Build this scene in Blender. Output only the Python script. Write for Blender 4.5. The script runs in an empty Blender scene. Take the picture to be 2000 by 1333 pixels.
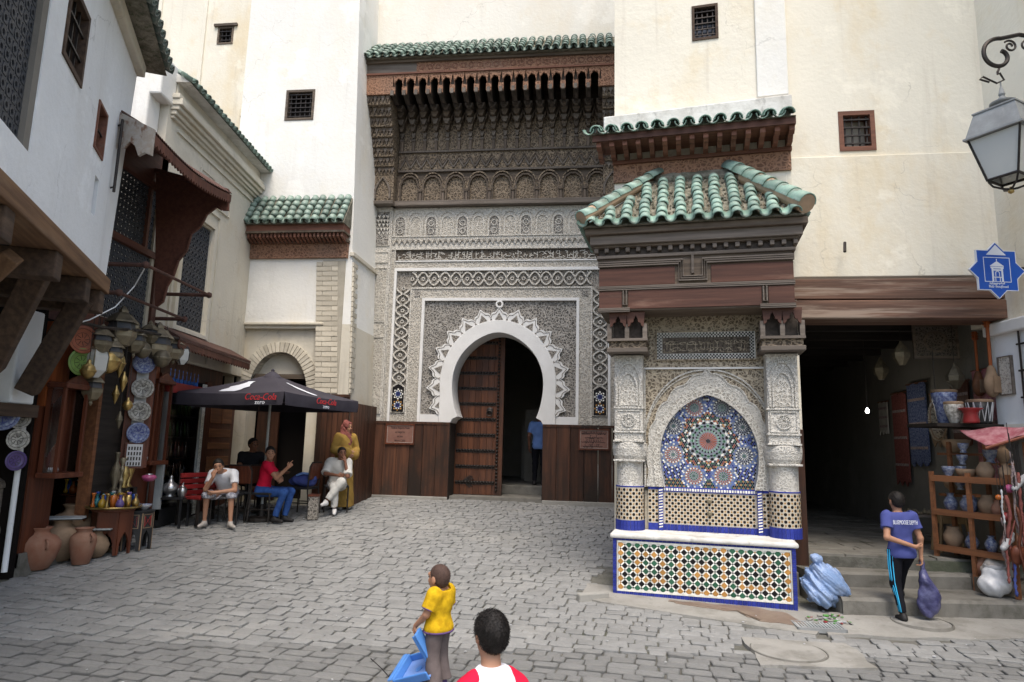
import bpy, math, random
import numpy as np
from mathutils import Vector, Matrix
random.seed(7); np.random.seed(7)
SC = bpy.context.scene
COL = SC.collection
R_ = math.radians

# ------------------------------------------------------------------ camera
CAM_H, PITCH, ROLL, FPX = 1.68, R_(8.92), R_(1.4), 1300.0
cam = bpy.data.cameras.new('camera'); cam_o = bpy.data.objects.new('camera', cam); COL.objects.link(cam_o)
cam.sensor_width = 36.0; cam.lens = 36.0*FPX/2000.0; cam.clip_end = 500; cam.clip_start = .05
cam_o.matrix_world = Matrix.Translation((0, 0, CAM_H)) @ Matrix.Rotation(math.pi/2+PITCH, 4, 'X') @ Matrix.Rotation(ROLL, 4, 'Z')
SC.camera = cam_o

# ------------------------------------------------------------------ light
SUN_EL, SUN_AZ = R_(64), R_(172)       # azimuth clockwise from +Y: the veiled sun stands behind the camera, a little to its right
w = bpy.data.worlds.new('World'); SC.world = w; w.use_nodes = True
wn = w.node_tree.nodes; wl = w.node_tree.links
sky = wn.new('ShaderNodeTexSky'); sky.sky_type = 'NISHITA'; sky.sun_disc = False
sky.sun_elevation = SUN_EL; sky.sun_rotation = SUN_AZ; sky.dust_density = 3.0; sky.air_density = 1.2; sky.ozone_density = .6
wl.new(sky.outputs[0], wn['Background'].inputs[0]); wn['Background'].inputs[1].default_value = .135
sun = bpy.data.lights.new('sun', 'SUN'); sun_o = bpy.data.objects.new('sun', sun); COL.objects.link(sun_o)
sun.energy = 1.5; sun.angle = R_(28); sun.color = (1, .93, .82)
sd = Vector((math.sin(SUN_AZ)*math.cos(SUN_EL), math.cos(SUN_AZ)*math.cos(SUN_EL), math.sin(SUN_EL)))
sun_o.rotation_euler = sd.to_track_quat('Z', 'Y').to_euler(); sun_o.location = (0, -10, 30)
vs = SC.view_settings
vs.view_transform = 'Standard'; vs.look = 'None'; vs.exposure = 1.05; vs.gamma = 1.0; vs.use_curve_mapping = False
SC.cycles.max_bounces = 5; SC.cycles.diffuse_bounces = 3; SC.cycles.glossy_bounces = 2; SC.cycles.transmission_bounces = 4; SC.cycles.caustics_reflective = False; SC.cycles.caustics_refractive = False

# ------------------------------------------------------------------ measuring: a photo pixel becomes a point on a known wall or depth
_RM = np.array((Matrix.Rotation(math.pi/2+PITCH, 3, 'X') @ Matrix.Rotation(ROLL, 3, 'Z')))
_O = np.array([0, 0, CAM_H])
def ray(px, py): return _RM @ np.array([(px-1000)/FPX, -(py-666.5)/FPX, -1.0])
def at_y(px, py, Y): d = ray(px, py); return _O + d*(Y/d[1])
def at_x(px, py, X): d = ray(px, py); return _O + d*(X/d[0])
def ground_z(y):
    t = y-6.0
    if t < -.6: return 0.0
    if t < .6: return .0675*(t+.6)**2/2.4
    return .0675*min(t, 8.7)
def at_g(px, py):
    d = ray(px, py); t = .5
    while t < 60:
        p = _O+d*t
        if p[2] <= ground_z(p[1]): return p
        t += .01
class Frame:
    """a wall's own axes: u to the right along it, d into it, z up"""
    def __init__(s, x, y, a):
        s.o = np.array([x, y, 0.]); s.a = a; c, n = math.cos(a), math.sin(a)
        s.u = np.array([c, n, 0]); s.n = np.array([-n, c, 0])
    def uv(s, px, py, d=0):
        r = ray(px, py); t = ((s.o+s.n*d-_O)@s.n)/(r@s.n); p = _O+r*t
        return float((p-s.o)@s.u), float(p[2])
    def w(s, u, d, z): return s.o+s.u*u+s.n*d+np.array([0, 0, z])
    def loc(s, p):
        q = np.array(p)-s.o; return float(q@s.u), float(q@s.n), float(q[2])

# ------------------------------------------------------------------ mesh helpers
class MB:
    def __init__(s): s.v = []; s.f = []; s.m = []
    def add(s, V, F, m=0):
        b = len(s.v); s.v.extend([tuple(map(float, p)) for p in V]); s.f.extend([tuple(i+b for i in f) for f in F]); s.m.extend([m]*len(F)); return s
    def box(s, x0, x1, y0, y1, z0, z1, m=0):
        V = [(x0,y0,z0),(x1,y0,z0),(x1,y1,z0),(x0,y1,z0),(x0,y0,z1),(x1,y0,z1),(x1,y1,z1),(x0,y1,z1)]
        return s.add(V, [(0,3,2,1),(4,5,6,7),(0,1,5,4),(1,2,6,5),(2,3,7,6),(3,0,4,7)], m)
    def prism(s, P, y0, y1, m=0, ax='y'):
        """polygon P of (x,z), counter-clockwise seen from the front (-y), pushed from y0 (front) to y1"""
        n = len(P); f3 = {'y': lambda a, b, c: (a, c, b), 'x': lambda a, b, c: (c, a, b), 'z': lambda a, b, c: (a, b, c)}[ax]
        V = [f3(a, b, y0) for a, b in P]+[f3(a, b, y1) for a, b in P]
        F = [tuple(range(n)), tuple(range(2*n-1, n-1, -1))]+[(i, i+n, (i+1) % n+n, (i+1) % n) for i in range(n)]
        return s.add(V, F, m)
    def strip(s, A, B, y0, y1, m=0, closed=False):
        """solid band between polylines A and B of (x,z): front y0, back y1"""
        n = len(A); V = [(a[0], y0, a[1]) for a in A]+[(b[0], y0, b[1]) for b in B]+[(a[0], y1, a[1]) for a in A]+[(b[0], y1, b[1]) for b in B]
        F = []; rng = range(n if closed else n-1)
        for i in rng:
            j = (i+1) % n
            F += [(i, j, n+j, n+i), (i, 2*n+i, 2*n+j, j), (n+i, n+j, 3*n+j, 3*n+i)]
        if not closed: F += [(0, n, 3*n, 2*n), (n-1, 2*n+n-1, 3*n+n-1, 2*n-1)]
        return s.add(V, F, m)
    def ribbon(s, P, wd, y0, y1, m=0, closed=False):
        P = [np.array(p, float) for p in P]; n = len(P); A = []; B = []
        for i in range(n):
            a = P[i-1] if (i > 0 or closed) else P[i]; b = P[(i+1) % n] if (i < n-1 or closed) else P[i]
            t = b-a; t = t/(np.linalg.norm(t)+1e-9); k = np.array([-t[1], t[0]])*wd/2; A.append(P[i]+k); B.append(P[i]-k)
        return s.strip(A, B, y0, y1, m, closed)
    def tube(s, P, r, n=8, m=0, cap=True):
        P = [np.array(p, float) for p in P]; k = len(P); rr = r if hasattr(r, '__len__') else [r]*k; V = []; F = []
        ref = None
        for i in range(k):
            t = P[min(i+1, k-1)]-P[max(i-1, 0)]; t = t/(np.linalg.norm(t)+1e-9)
            if ref is None: ref = np.array([0, 0, 1.]) if abs(t[2]) < .9 else np.array([1., 0, 0])
            a = np.cross(t, ref); a /= np.linalg.norm(a)+1e-9; b = np.cross(a, t); ref = b
            for j in range(n):
                q = 2*math.pi*j/n; V.append(P[i]+(a*math.cos(q)+b*math.sin(q))*rr[i])
        for i in range(k-1):
            for j in range(n): F.append((i*n+j, i*n+(j+1) % n, (i+1)*n+(j+1) % n, (i+1)*n+j))
        if cap: F += [tuple(range(n-1, -1, -1)), tuple((k-1)*n+j for j in range(n))]
        return s.add(V, F, m)
    def lathe(s, prof, n=24, c=(0, 0, 0), m=0, a0=0, sx=1, sy=1):
        """prof: (radius, z) from bottom to top"""
        V = []; F = []; k = len(prof)
        for r, z in prof:
            for j in range(n): q = a0+2*math.pi*j/n; V.append((c[0]+sx*r*math.cos(q), c[1]+sy*r*math.sin(q), c[2]+z))
        for i in range(k-1):
            for j in range(n): F.append((i*n+j, i*n+(j+1) % n, (i+1)*n+(j+1) % n, (i+1)*n+j))
        F += [tuple(range(n-1, -1, -1)), tuple((k-1)*n+j for j in range(n))]
        return s.add(V, F, m)
    def xf(s, M, i0=0):
        for i in range(i0, len(s.v)): s.v[i] = tuple(M @ Vector(s.v[i]))
        return s
    def mesh(s, name, mats, smooth=False):
        me = bpy.data.meshes.new(name); me.from_pydata(s.v, [], s.f)
        for m in (mats if isinstance(mats, (list, tuple)) else [mats]): me.materials.append(MAT[m])
        if any(s.m): me.polygons.foreach_set('material_index', s.m)
        if smooth: me.polygons.foreach_set('use_smooth', [True]*len(s.f))
        me.update(); return me
    def build(s, name, mats, parent=None, loc=None, rz=0, smooth=False, bevel=0, mtx=None):
        return link(name, s.mesh(name, mats, smooth), parent, loc, rz, bevel, mtx)
def link(name, me, parent=None, loc=None, rz=0, bevel=0, mtx=None):
    o = bpy.data.objects.new(name, me); COL.objects.link(o); o.parent = parent
    if mtx is not None: o.matrix_basis = mtx
    else:
        if loc is not None: o.location = loc
        if rz: o.rotation_euler = (0, 0, rz)
    if bevel:
        b = o.modifiers.new('bevel', 'BEVEL'); b.width = bevel; b.segments = 2; b.limit_method = 'ANGLE'; b.angle_limit = R_(40)
    return o
def tag(o, label=None, cat=None, group=None, kind=None):
    if label: o['label'] = label
    if cat: o['category'] = cat
    if group: o['group'] = group
    if kind: o['kind'] = kind
    return o
def thing(name, label, cat, loc=(0, 0, 0), rz=0, group=None):
    o = bpy.data.objects.new(name, None); COL.objects.link(o); o.location = [float(a) for a in loc]; o.rotation_euler = (0, 0, rz); o.empty_display_size = .1
    return tag(o, label, cat, group)
def copy_tree(o, parent=None, loc=None, rz=None):
    c = o.copy(); COL.objects.link(c); c.parent = parent
    if loc is not None: c.location = [float(a) for a in loc]
    if rz is not None: c.rotation_euler = (0, 0, rz)
    for ch in [x for x in bpy.data.objects if x.parent == o]: copy_tree(ch, c)
    return c
def circ(cx, cz, r, a0, a1, n, sx=1, sz=1): return [(cx+sx*r*math.cos(a0+(a1-a0)*i/n), cz+sz*r*math.sin(a0+(a1-a0)*i/n)) for i in range(n+1)]

# ------------------------------------------------------------------ implicit surfaces (people, bags): smooth union on a grid, then surface nets
def blob(prims, h=.01, k=.02, noise=0, seed=0):
    lo = np.full(3, 1e9); hi = -lo
    for p in prims:
        if p[0] == 'cut': continue
        if p[0] == 'c': a, b, r = np.array(p[1]), np.array(p[2]), max(p[3], p[4]); l, u = np.minimum(a, b)-r, np.maximum(a, b)+r
        else: c = np.array(p[1]); r = max(p[2]); l, u = c-r, c+r
        lo = np.minimum(lo, l); hi = np.maximum(hi, u)
    lo -= 4*h+k; hi += 4*h+k
    n = np.ceil((hi-lo)/h).astype(int)+1
    D = np.full(n, .3, np.float32); ax = [lo[i]+h*np.arange(n[i]) for i in range(3)]
    def block(l, u):
        i0 = np.maximum(((l-lo)/h).astype(int), 0); i1 = np.minimum(((u-lo)/h).astype(int)+2, n)
        sl = tuple(slice(a, b) for a, b in zip(i0, i1))
        return sl, ax[0][sl[0]][:, None, None], ax[1][sl[1]][None, :, None], ax[2][sl[2]][None, None, :]
    for p in prims:
        if p[0] == 'cut':
            c, nn, rad = np.array(p[1]), np.array(p[2], float), p[3]; nn /= np.linalg.norm(nn)
            sl, X, Y, Z = block(c-rad, c+rad)
            pl = (X-c[0])*nn[0]+(Y-c[1])*nn[1]+(Z-c[2])*nn[2]; ins = ((X-c[0])**2+(Y-c[1])**2+(Z-c[2])**2) < rad*rad
            D[sl] = np.where(ins, np.maximum(D[sl], pl), D[sl]); continue
        if p[0] == 'c':
            a, b, ra, rb = np.array(p[1], float), np.array(p[2], float), p[3], p[4]; kk = p[5] if len(p) > 5 else k
            r = max(ra, rb)+kk*2+3*h; sl, X, Y, Z = block(np.minimum(a, b)-r, np.maximum(a, b)+r)
            ab = b-a; L = ab@ab+1e-12
            t = np.clip(((X-a[0])*ab[0]+(Y-a[1])*ab[1]+(Z-a[2])*ab[2])/L, 0, 1)
            d = np.sqrt((X-a[0]-t*ab[0])**2+(Y-a[1]-t*ab[1])**2+(Z-a[2]-t*ab[2])**2)-(ra+(rb-ra)*t)
        else:
            c, rr = np.array(p[1], float), np.array(p[2], float); M = p[3] if len(p) > 3 and p[3] is not None else np.eye(3); kk = p[4] if len(p) > 4 else k
            r = rr.max()+kk*2+3*h; sl, X, Y, Z = block(c-r, c+r)
            x, y, z = X-c[0], Y-c[1], Z-c[2]
            q = [(x*M[0][i]+y*M[1][i]+z*M[2][i])/rr[i] for i in range(3)]
            l = np.sqrt(q[0]**2+q[1]**2+q[2]**2); g = np.sqrt((q[0]/rr[0])**2+(q[1]/rr[1])**2+(q[2]/rr[2])**2)+1e-9
            d = l*(l-1)/g
        E = D[sl]; hh = np.clip(.5+.5*(E-d)/kk, 0, 1); D[sl] = E*(1-hh)+d*hh-kk*hh*(1-hh)
    if noise:
        X, Y, Z = ax[0][:, None, None], ax[1][None, :, None], ax[2][None, None, :]
        for f, am in ((17, .5), (31, .35), (55, .2)):
            s1, s2, s3 = np.random.RandomState(seed+f).uniform(0, 6, 3)
            w_ = np.sin(f*(X*.8+Z*.5)+s1+1.5*np.sin(f*.5*Y+s2))*np.sin(f*(.6*Z-.5*Y+.3*X)+s3)
            D += noise*am*(w_ if seed < 100 else 1.0-2.2*np.abs(w_)**.6)          # from 100 up: sharp creases, as in thin plastic
    S = D < 0
    c = [S[a:n[0]-1+a, b:n[1]-1+b, e:n[2]-1+e] for a in (0, 1) for b in (0, 1) for e in (0, 1)]
    cnt = sum(x.astype(np.int8) for x in c); act = (cnt > 0) & (cnt < 8)
    I = np.argwhere(act); idx = np.full(act.shape, -1, np.int64); idx[act] = np.arange(len(I))
    acc = np.zeros((len(I), 3)); num = np.zeros(len(I))
    cor = [(a, b, e) for a in (0, 1) for b in (0, 1) for e in (0, 1)]
    val = [D[I[:, 0]+a, I[:, 1]+b, I[:, 2]+e] for a, b, e in cor]
    for i in range(8):
        for j in range(i+1, 8):
            if sum(abs(cor[i][q]-cor[j][q]) for q in range(3)) != 1: continue
            m = (val[i] < 0) != (val[j] < 0); t = val[i]/(val[i]-val[j]+1e-12)
            P = np.array(cor[i])[None]+t[:, None]*(np.array(cor[j])-np.array(cor[i]))[None]
            acc[m] += P[m]; num[m] += 1
    V = lo+(I+acc/num[:, None])*h
    F = []
    for axx in range(3):
        o1, o2 = [(1, 2), (2, 0), (0, 1)][axx]
        sa = [slice(1, -1)]*3; sb = [slice(1, -1)]*3; sa[axx] = slice(0, -1); sb[axx] = slice(1, None)
        A, B = S[tuple(sa)], S[tuple(sb)]; E = np.argwhere(A != B); off = np.array([1, 1, 1]); off[axx] = 0; E = E+off
        if not len(E): continue
        fl = S[E[:, 0], E[:, 1], E[:, 2]]
        d1 = np.zeros(3, int); d1[o1] = 1; d2 = np.zeros(3, int); d2[o2] = 1
        q = [idx[tuple((E-x).T)] for x in (d1+d2, d2, 0*d1, d1)]
        Q = np.stack(q, 1); Q[~fl] = Q[~fl][:, ::-1]; F.append(Q)
    F = np.concatenate(F)
    return V, F
def blob_obj(name, prims, mat, parent, h=.01, k=.02, noise=0, seed=0):
    V, F = blob(prims, h, k, noise, seed)
    me = bpy.data.meshes.new(name); me.from_pydata(V.tolist(), [], F.tolist()); me.materials.append(MAT[mat])
    me.polygons.foreach_set('use_smooth', [True]*len(me.polygons)); me.update()
    return link(name, me, parent)
# ------------------------------------------------------------------ materials
MAT = {}
def _new(name):
    m = bpy.data.materials.new(name); m.use_nodes = True; MAT[name] = m
    nt = m.node_tree; return m, nt, nt.nodes, nt.links, nt.nodes['Principled BSDF']
def _mixc(N, L, fac, a, b, mode='MIX'):
    x = N.new('ShaderNodeMix'); x.data_type = 'RGBA'; x.blend_type = mode
    for sock, v in ((x.inputs[0], fac), (x.inputs[6], a), (x.inputs[7], b)):
        if hasattr(v, 'links'): L.new(v, sock)
        elif isinstance(v, (int, float)): sock.default_value = v
        else: sock.default_value = (*v[:3], 1)
    return x.outputs[2]
def _noise(N, L, co, scale, detail=5, st=(1, 1, 1), rough=.6, dist=0):
    mp = N.new('ShaderNodeMapping'); L.new(co, mp.inputs[0]); mp.inputs['Scale'].default_value = st
    n = N.new('ShaderNodeTexNoise'); L.new(mp.outputs[0], n.inputs['Vector']); n.inputs['Scale'].default_value = scale
    n.inputs['Detail'].default_value = detail; n.inputs['Roughness'].default_value = rough; n.inputs['Distortion'].default_value = dist
    return n.outputs['Fac']
def _ramp(N, L, f, a, b):
    r = N.new('ShaderNodeMapRange'); L.new(f, r.inputs[0]); r.inputs[1].default_value = a; r.inputs[2].default_value = b; r.interpolation_type = 'SMOOTHSTEP'; return r.outputs[0]
def mat(name, c, c2=None, scale=3, rough=.85, bump=.15, bscale=30, metal=0, rnd=.1, isl=0, st=(1, 1, 1), stains=(), coat=0, bd=.01, spec=.3, rr=.0):
    m, nt, N, L, P = _new(name)
    tc = N.new('ShaderNodeTexCoord'); co = tc.outputs['Object']
    col = c
    if c2 is not None:
        f = _ramp(N, L, _noise(N, L, co, scale, 6, st), .3, .7); col = _mixc(N, L, f, c, c2)
    for (sc, ssc, sst, lo, hi, amt) in stains:
        f = _ramp(N, L, _noise(N, L, co, ssc, 6, sst, .65), lo, hi)
        mu = N.new('ShaderNodeMath'); mu.operation = 'MULTIPLY'; L.new(f, mu.inputs[0]); mu.inputs[1].default_value = amt
        col = _mixc(N, L, mu.outputs[0], col, sc)
    if rnd or isl:
        hs = N.new('ShaderNodeHueSaturation')
        src = N.new('ShaderNodeNewGeometry').outputs['Random Per Island'] if isl else N.new('ShaderNodeObjectInfo').outputs['Random']
        mr = N.new('ShaderNodeMapRange'); L.new(src, mr.inputs[0]); v = isl or rnd; mr.inputs[3].default_value = 1-v; mr.inputs[4].default_value = 1+v
        L.new(mr.outputs[0], hs.inputs['Value'])
        if hasattr(col, 'links'): L.new(col, hs.inputs['Color'])
        else: hs.inputs['Color'].default_value = (*col, 1)
        col = hs.outputs[0]
    if hasattr(col, 'links'): L.new(col, P.inputs['Base Color'])
    else: P.inputs['Base Color'].default_value = (*col, 1)
    P.inputs['Roughness'].default_value = rough; P.inputs['Metallic'].default_value = metal; P.inputs['Specular IOR Level'].default_value = spec
    if rr:
        mr = N.new('ShaderNodeMapRange'); L.new(_noise(N, L, co, 6, 4), mr.inputs[0]); mr.inputs[1].default_value = .3; mr.inputs[2].default_value = .7
        mr.inputs[3].default_value = max(rough-rr, .02); mr.inputs[4].default_value = min(rough+rr, 1); L.new(mr.outputs[0], P.inputs['Roughness'])
    if coat: P.inputs['Coat Weight'].default_value = coat; P.inputs['Coat Roughness'].default_value = .15
    if bump:
        b = N.new('ShaderNodeBump'); b.inputs['Strength'].default_value = bump; b.inputs['Distance'].default_value = bd
        L.new(_noise(N, L, co, bscale, 6, st), b.inputs['Height']); L.new(b.outputs[0], P.inputs['Normal'])
    return m
def plaster(name, c, warm, dirt, amt=.5, sc=1.0):
    m = mat(name, c, tuple(a*.93 for a in c), .8*sc, .92, .35, 14, rnd=0, bd=.02,
               stains=((warm, .5*sc, (1, 1, .5), .46, .68, amt), (warm, 1.9*sc, (1, 1, .8), .52, .7, amt*.6), (dirt, 1.5*sc, (2.2, 2.2, .14), .54, .76, amt*.75), (dirt, 5*sc, (1, 1, 1), .6, .76, amt*.4), (tuple(min(1, x*1.12) for x in c), .9*sc, (1, 1, 1), .56, .62, .5)))
    # hairline cracks: thin edges of a large distorted net, shown only in patches
    nt = m.node_tree; N, L, P = nt.nodes, nt.links, nt.nodes['Principled BSDF']; tc = N.new('ShaderNodeTexCoord'); co = tc.outputs['Object']
    nz = N.new('ShaderNodeTexNoise'); L.new(co, nz.inputs['Vector']); nz.inputs['Scale'].default_value = 2.5; nz.inputs['Detail'].default_value = 6
    ad = N.new('ShaderNodeVectorMath'); ad.operation = 'MULTIPLY_ADD'; L.new(nz.outputs['Color'], ad.inputs[0]); ad.inputs[1].default_value = (.55, .55, .55); L.new(co, ad.inputs[2])
    v = N.new('ShaderNodeTexVoronoi'); v.feature = 'DISTANCE_TO_EDGE'; L.new(ad.outputs[0], v.inputs['Vector']); v.inputs['Scale'].default_value = .85
    ln = _ramp(N, L, v.outputs['Distance'], .007, .001); pt = _ramp(N, L, _noise(N, L, co, .7, 3), .50, .60)
    mu = N.new('ShaderNodeMath'); mu.operation = 'MULTIPLY'; L.new(ln, mu.inputs[0]); L.new(pt, mu.inputs[1])
    m2 = N.new('ShaderNodeMath'); m2.operation = 'MULTIPLY'; L.new(mu.outputs[0], m2.inputs[0]); m2.inputs[1].default_value = .28
    src = P.inputs['Base Color'].links[0].from_socket; L.new(_mixc(N, L, m2.outputs[0], src, tuple(a*.45 for a in dirt)), P.inputs['Base Color'])
    return m
def carved(name, light, dark, scale, depth=.5, bd=.02, amt=.75, dist=1.2, dirt=None):
    """fine carving too small to model: scrolls and cells cut into a flat ground"""
    m, nt, N, L, P = _new(name)
    tc = N.new('ShaderNodeTexCoord'); co = tc.outputs['Object']
    nz = N.new('ShaderNodeTexNoise'); L.new(co, nz.inputs['Vector']); nz.inputs['Scale'].default_value = scale*.6; nz.inputs['Detail'].default_value = 2
    ad = N.new('ShaderNodeVectorMath'); ad.operation = 'MULTIPLY_ADD'; L.new(nz.outputs['Color'], ad.inputs[0]); ad.inputs[1].default_value = (dist/scale,)*3; L.new(co, ad.inputs[2])
    def vor(s, feat):
        v = N.new('ShaderNodeTexVoronoi'); v.feature = feat; L.new(ad.outputs[0], v.inputs['Vector']); v.inputs['Scale'].default_value = s; return v.outputs['Distance']
    def math2(op, a, b):
        x = N.new('ShaderNodeMath'); x.operation = op
        for k, v in enumerate((a, b)):
            if hasattr(v, 'links'): L.new(v, x.inputs[k])
            else: x.inputs[k].default_value = v
        return x.outputs[0]
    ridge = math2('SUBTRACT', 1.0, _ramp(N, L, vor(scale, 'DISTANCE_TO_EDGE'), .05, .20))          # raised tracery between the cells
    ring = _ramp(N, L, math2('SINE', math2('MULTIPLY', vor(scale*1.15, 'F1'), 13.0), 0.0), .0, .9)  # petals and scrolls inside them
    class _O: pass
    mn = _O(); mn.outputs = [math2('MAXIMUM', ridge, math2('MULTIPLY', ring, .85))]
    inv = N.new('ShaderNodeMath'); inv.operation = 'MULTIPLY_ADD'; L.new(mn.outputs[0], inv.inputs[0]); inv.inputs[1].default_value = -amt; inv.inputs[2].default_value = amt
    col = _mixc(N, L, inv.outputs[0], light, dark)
    big = _ramp(N, L, _noise(N, L, co, 1.1, 5), .42, .72); mu2 = N.new('ShaderNodeMath'); mu2.operation = 'MULTIPLY'; L.new(big, mu2.inputs[0]); mu2.inputs[1].default_value = .4
    col = _mixc(N, L, mu2.outputs[0], col, dirt or tuple(.5*(a+b) for a, b in zip(light, dark)))
    L.new(col, P.inputs['Base Color']); P.inputs['Roughness'].default_value = .9; P.inputs['Specular IOR Level'].default_value = .2
    b = N.new('ShaderNodeBump'); b.inputs['Strength'].default_value = depth; b.inputs['Distance'].default_value = bd
    L.new(mn.outputs[0], b.inputs['Height']); L.new(b.outputs[0], P.inputs['Normal'])
    return m
def wood(name, c, c2, grain='x', rough=.7, stains=(), rnd=.18, scale=3, bump=.4):
    st = {'x': (.08, 1.6, 1.6), 'y': (1.6, .08, 1.6), 'z': (1.6, 1.6, .08)}[grain]
    return mat(name, c, c2, scale*4, rough, bump, 26, rnd=rnd, st=st, stains=stains, bd=.006, spec=.25)
def glaze(name, c, c2, rough=.25, rnd=.2, stains=(), scale=9): return mat(name, c, c2, scale, rough, .1, 20, rnd=rnd, stains=stains, coat=.0, spec=.5, rr=.12)
def emit(name, c, s):
    m, nt, N, L, P = _new(name); P.inputs['Emission Color'].default_value = (*c, 1); P.inputs['Emission Strength'].default_value = s; P.inputs['Base Color'].default_value = (*c, 1)
def glass(name, c=(1, 1, 1), rough=.05, tr=1.0, alpha=1):
    m, nt, N, L, P = _new(name); P.inputs['Base Color'].default_value = (*c, 1); P.inputs['Roughness'].default_value = rough
    P.inputs['Transmission Weight'].default_value = tr; P.inputs['Alpha'].default_value = alpha

GREY = (.30, .28, .25)
# walls
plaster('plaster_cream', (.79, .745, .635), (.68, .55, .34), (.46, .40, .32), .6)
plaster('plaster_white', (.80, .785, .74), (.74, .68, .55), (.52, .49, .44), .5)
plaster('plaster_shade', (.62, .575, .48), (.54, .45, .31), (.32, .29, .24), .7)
plaster('plaster_cool', (.82, .84, .86), (.62, .60, .56), (.40, .39, .38), .35)
plaster('plaster_portal', (.80, .77, .70), (.70, .60, .45), (.5, .45, .38), .4)
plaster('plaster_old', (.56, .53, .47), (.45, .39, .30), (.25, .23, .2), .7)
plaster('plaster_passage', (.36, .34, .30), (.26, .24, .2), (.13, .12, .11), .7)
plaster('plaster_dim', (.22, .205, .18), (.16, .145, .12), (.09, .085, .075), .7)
mat('white_stone', (.72, .71, .69), (.65, .64, .62), 2.2, .7, .12, 20, rnd=0, stains=(((.52, .48, .42), 3, (1, 1, .3), .6, .8, .3),))
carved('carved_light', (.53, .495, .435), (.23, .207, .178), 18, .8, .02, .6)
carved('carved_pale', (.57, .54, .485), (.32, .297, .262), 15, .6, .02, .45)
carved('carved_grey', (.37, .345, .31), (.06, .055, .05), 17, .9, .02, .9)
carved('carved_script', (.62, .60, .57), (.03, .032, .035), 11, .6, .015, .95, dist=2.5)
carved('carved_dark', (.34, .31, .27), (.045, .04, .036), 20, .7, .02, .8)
carved('carved_wood', (.275, .215, .155), (.045, .036, .03), 14, .9, .02, .8)
carved('carved_wood_red', (.35, .195, .125), (.09, .04, .027), 15, .7, .015, .7, dirt=(.24, .17, .13))
carved('carved_fine', (.66, .63, .57), (.20, .175, .14), 24, .9, .012, .65)
carved('carved_fine_dim', (.48, .41, .31), (.09, .07, .05), 20, .9, .012, .85)
carved('carved_column', (.62, .595, .545), (.34, .318, .283), 26, .9, .012, .45)
carved('carved_black', (.15, .125, .10), (.03, .026, .022), 26, .8, .012, .8)
carved('dirty_stone', (.42, .40, .36), (.22, .21, .19), 5, .5, .02, .5)
# wood
wood('wood_bracket', (.035, .028, .023), (.075, .06, .05), 'y')
wood('wood_old', (.15, .115, .085), (.072, .055, .042), 'x', stains=(((.30, .27, .24), 4, (.3, 1, 1), .58, .78, .5),))
wood('wood_old_z', (.17, .13, .10), (.085, .066, .052), 'z')
wood('wood_frieze', (.22, .098, .064), (.14, .064, .044), 'x', stains=(((.33, .24, .18), 5, (.25, 1, 1), .55, .8, .6),))
wood('wood_panel', (.12, .056, .040), (.07, .034, .026), 'x', stains=(((.30, .19, .14), 6, (.2, 1, 1), .55, .8, .55),))
wood('wood_grey', (.185, .155, .13), (.10, .082, .068), 'x')
wood('wood_wain', (.10, .042, .023), (.043, .020, .013), 'z', .55, stains=(((.025, .019, .015), 1.6, (1, 1, .5), .42, .68, .85),), rnd=.35)
wood('wood_door', (.15, .056, .026), (.08, .031, .017), 'z', .55, stains=(((.06, .035, .028), 1.0, (1, 1, .6), .42, .66, .85),), rnd=.3)
wood('wood_red', (.125, .052, .034), (.085, .035, .025), 'z', .6)
wood('wood_red_x', (.13, .052, .034), (.085, .034, .024), 'x', .6)
wood('wood_orange', (.36, .10, .03), (.20, .05, .018), 'z', .5, stains=(((.09, .03, .015), 2, (1, 1, .4), .5, .75, .6),))
wood('wood_cabinet', (.13, .04, .02), (.07, .022, .013), 'z', .4)
wood('wood_beam', (.10, .065, .045), (.05, .034, .026), 'x', .8, stains=(((.30, .20, .13), 3, (.2, 1, 1), .55, .8, .5),))
wood('wood_fascia', (.27, .155, .085), (.15, .085, .05), 'x', .8, stains=(((.40, .30, .2), 4, (.2, 1, 1), .55, .8, .4),))
wood('wood_black', (.022, .018, .015), (.04, .032, .027), 'x', .7)
wood('wood_lintel', (.205, .115, .08), (.095, .056, .042), 'x', .75, stains=(((.36, .28, .22), 4, (.1, 1, 2.2), .50, .62, .8), ((.10, .06, .04), 2, (.3, 1, 1), .55, .8, .5)))
wood('wood_shelf', (.24, .10, .045), (.14, .06, .03), 'x', .6)
wood('wood_stool', (.30, .20, .10), (.20, .13, .07), 'z', .6)
wood('wood_peel', (.46, .43, .40), (.40, .35, .30), 'x', .8, stains=(((.22, .12, .08), 7, (1, 1, .5), .52, .6, .9),))
wood('wood_crate', (.18, .15, .12), (.09, .075, .06), 'x', .8)
# tiles, brick, paving
glaze('tile_green', (.105, .16, .125), (.20, .27, .225), .5, .28, stains=(((.36, .37, .33), 12, (1, 1, 1), .56, .72, .6), ((.05, .07, .05), 5, (1, 1, 1), .58, .75, .6)))
glaze('tile_green_bright', (.165, .275, .22), (.27, .38, .32), .6, .26, stains=(((.36, .40, .35), 14, (1, 1, 1), .58, .74, .5), ((.11, .10, .08), 5, (1, 1, 1), .52, .66, .75)))
glaze('tile_dark', (.045, .07, .056), (.09, .12, .10), .4, .3, stains=(((.25, .25, .22), 9, (1, 1, 1), .55, .7, .6),))
mat('tile_clay', (.50, .34, .22), (.40, .29, .2), 8, .9, .3, 30)
mat('tile_bed', (.27, .25, .20), (.13, .12, .09), 9, .95, .8, 22, rnd=0, bd=.03, stains=(((.06, .075, .04), 14, (1, 1, 1), .5, .65, .7),))
mat('lime', (.72, .71, .68), (.50, .48, .44), 4, .9, .5, 20, rnd=0, stains=(((.22, .21, .19), 5, (1, 1, .6), .55, .72, .7),))
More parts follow.
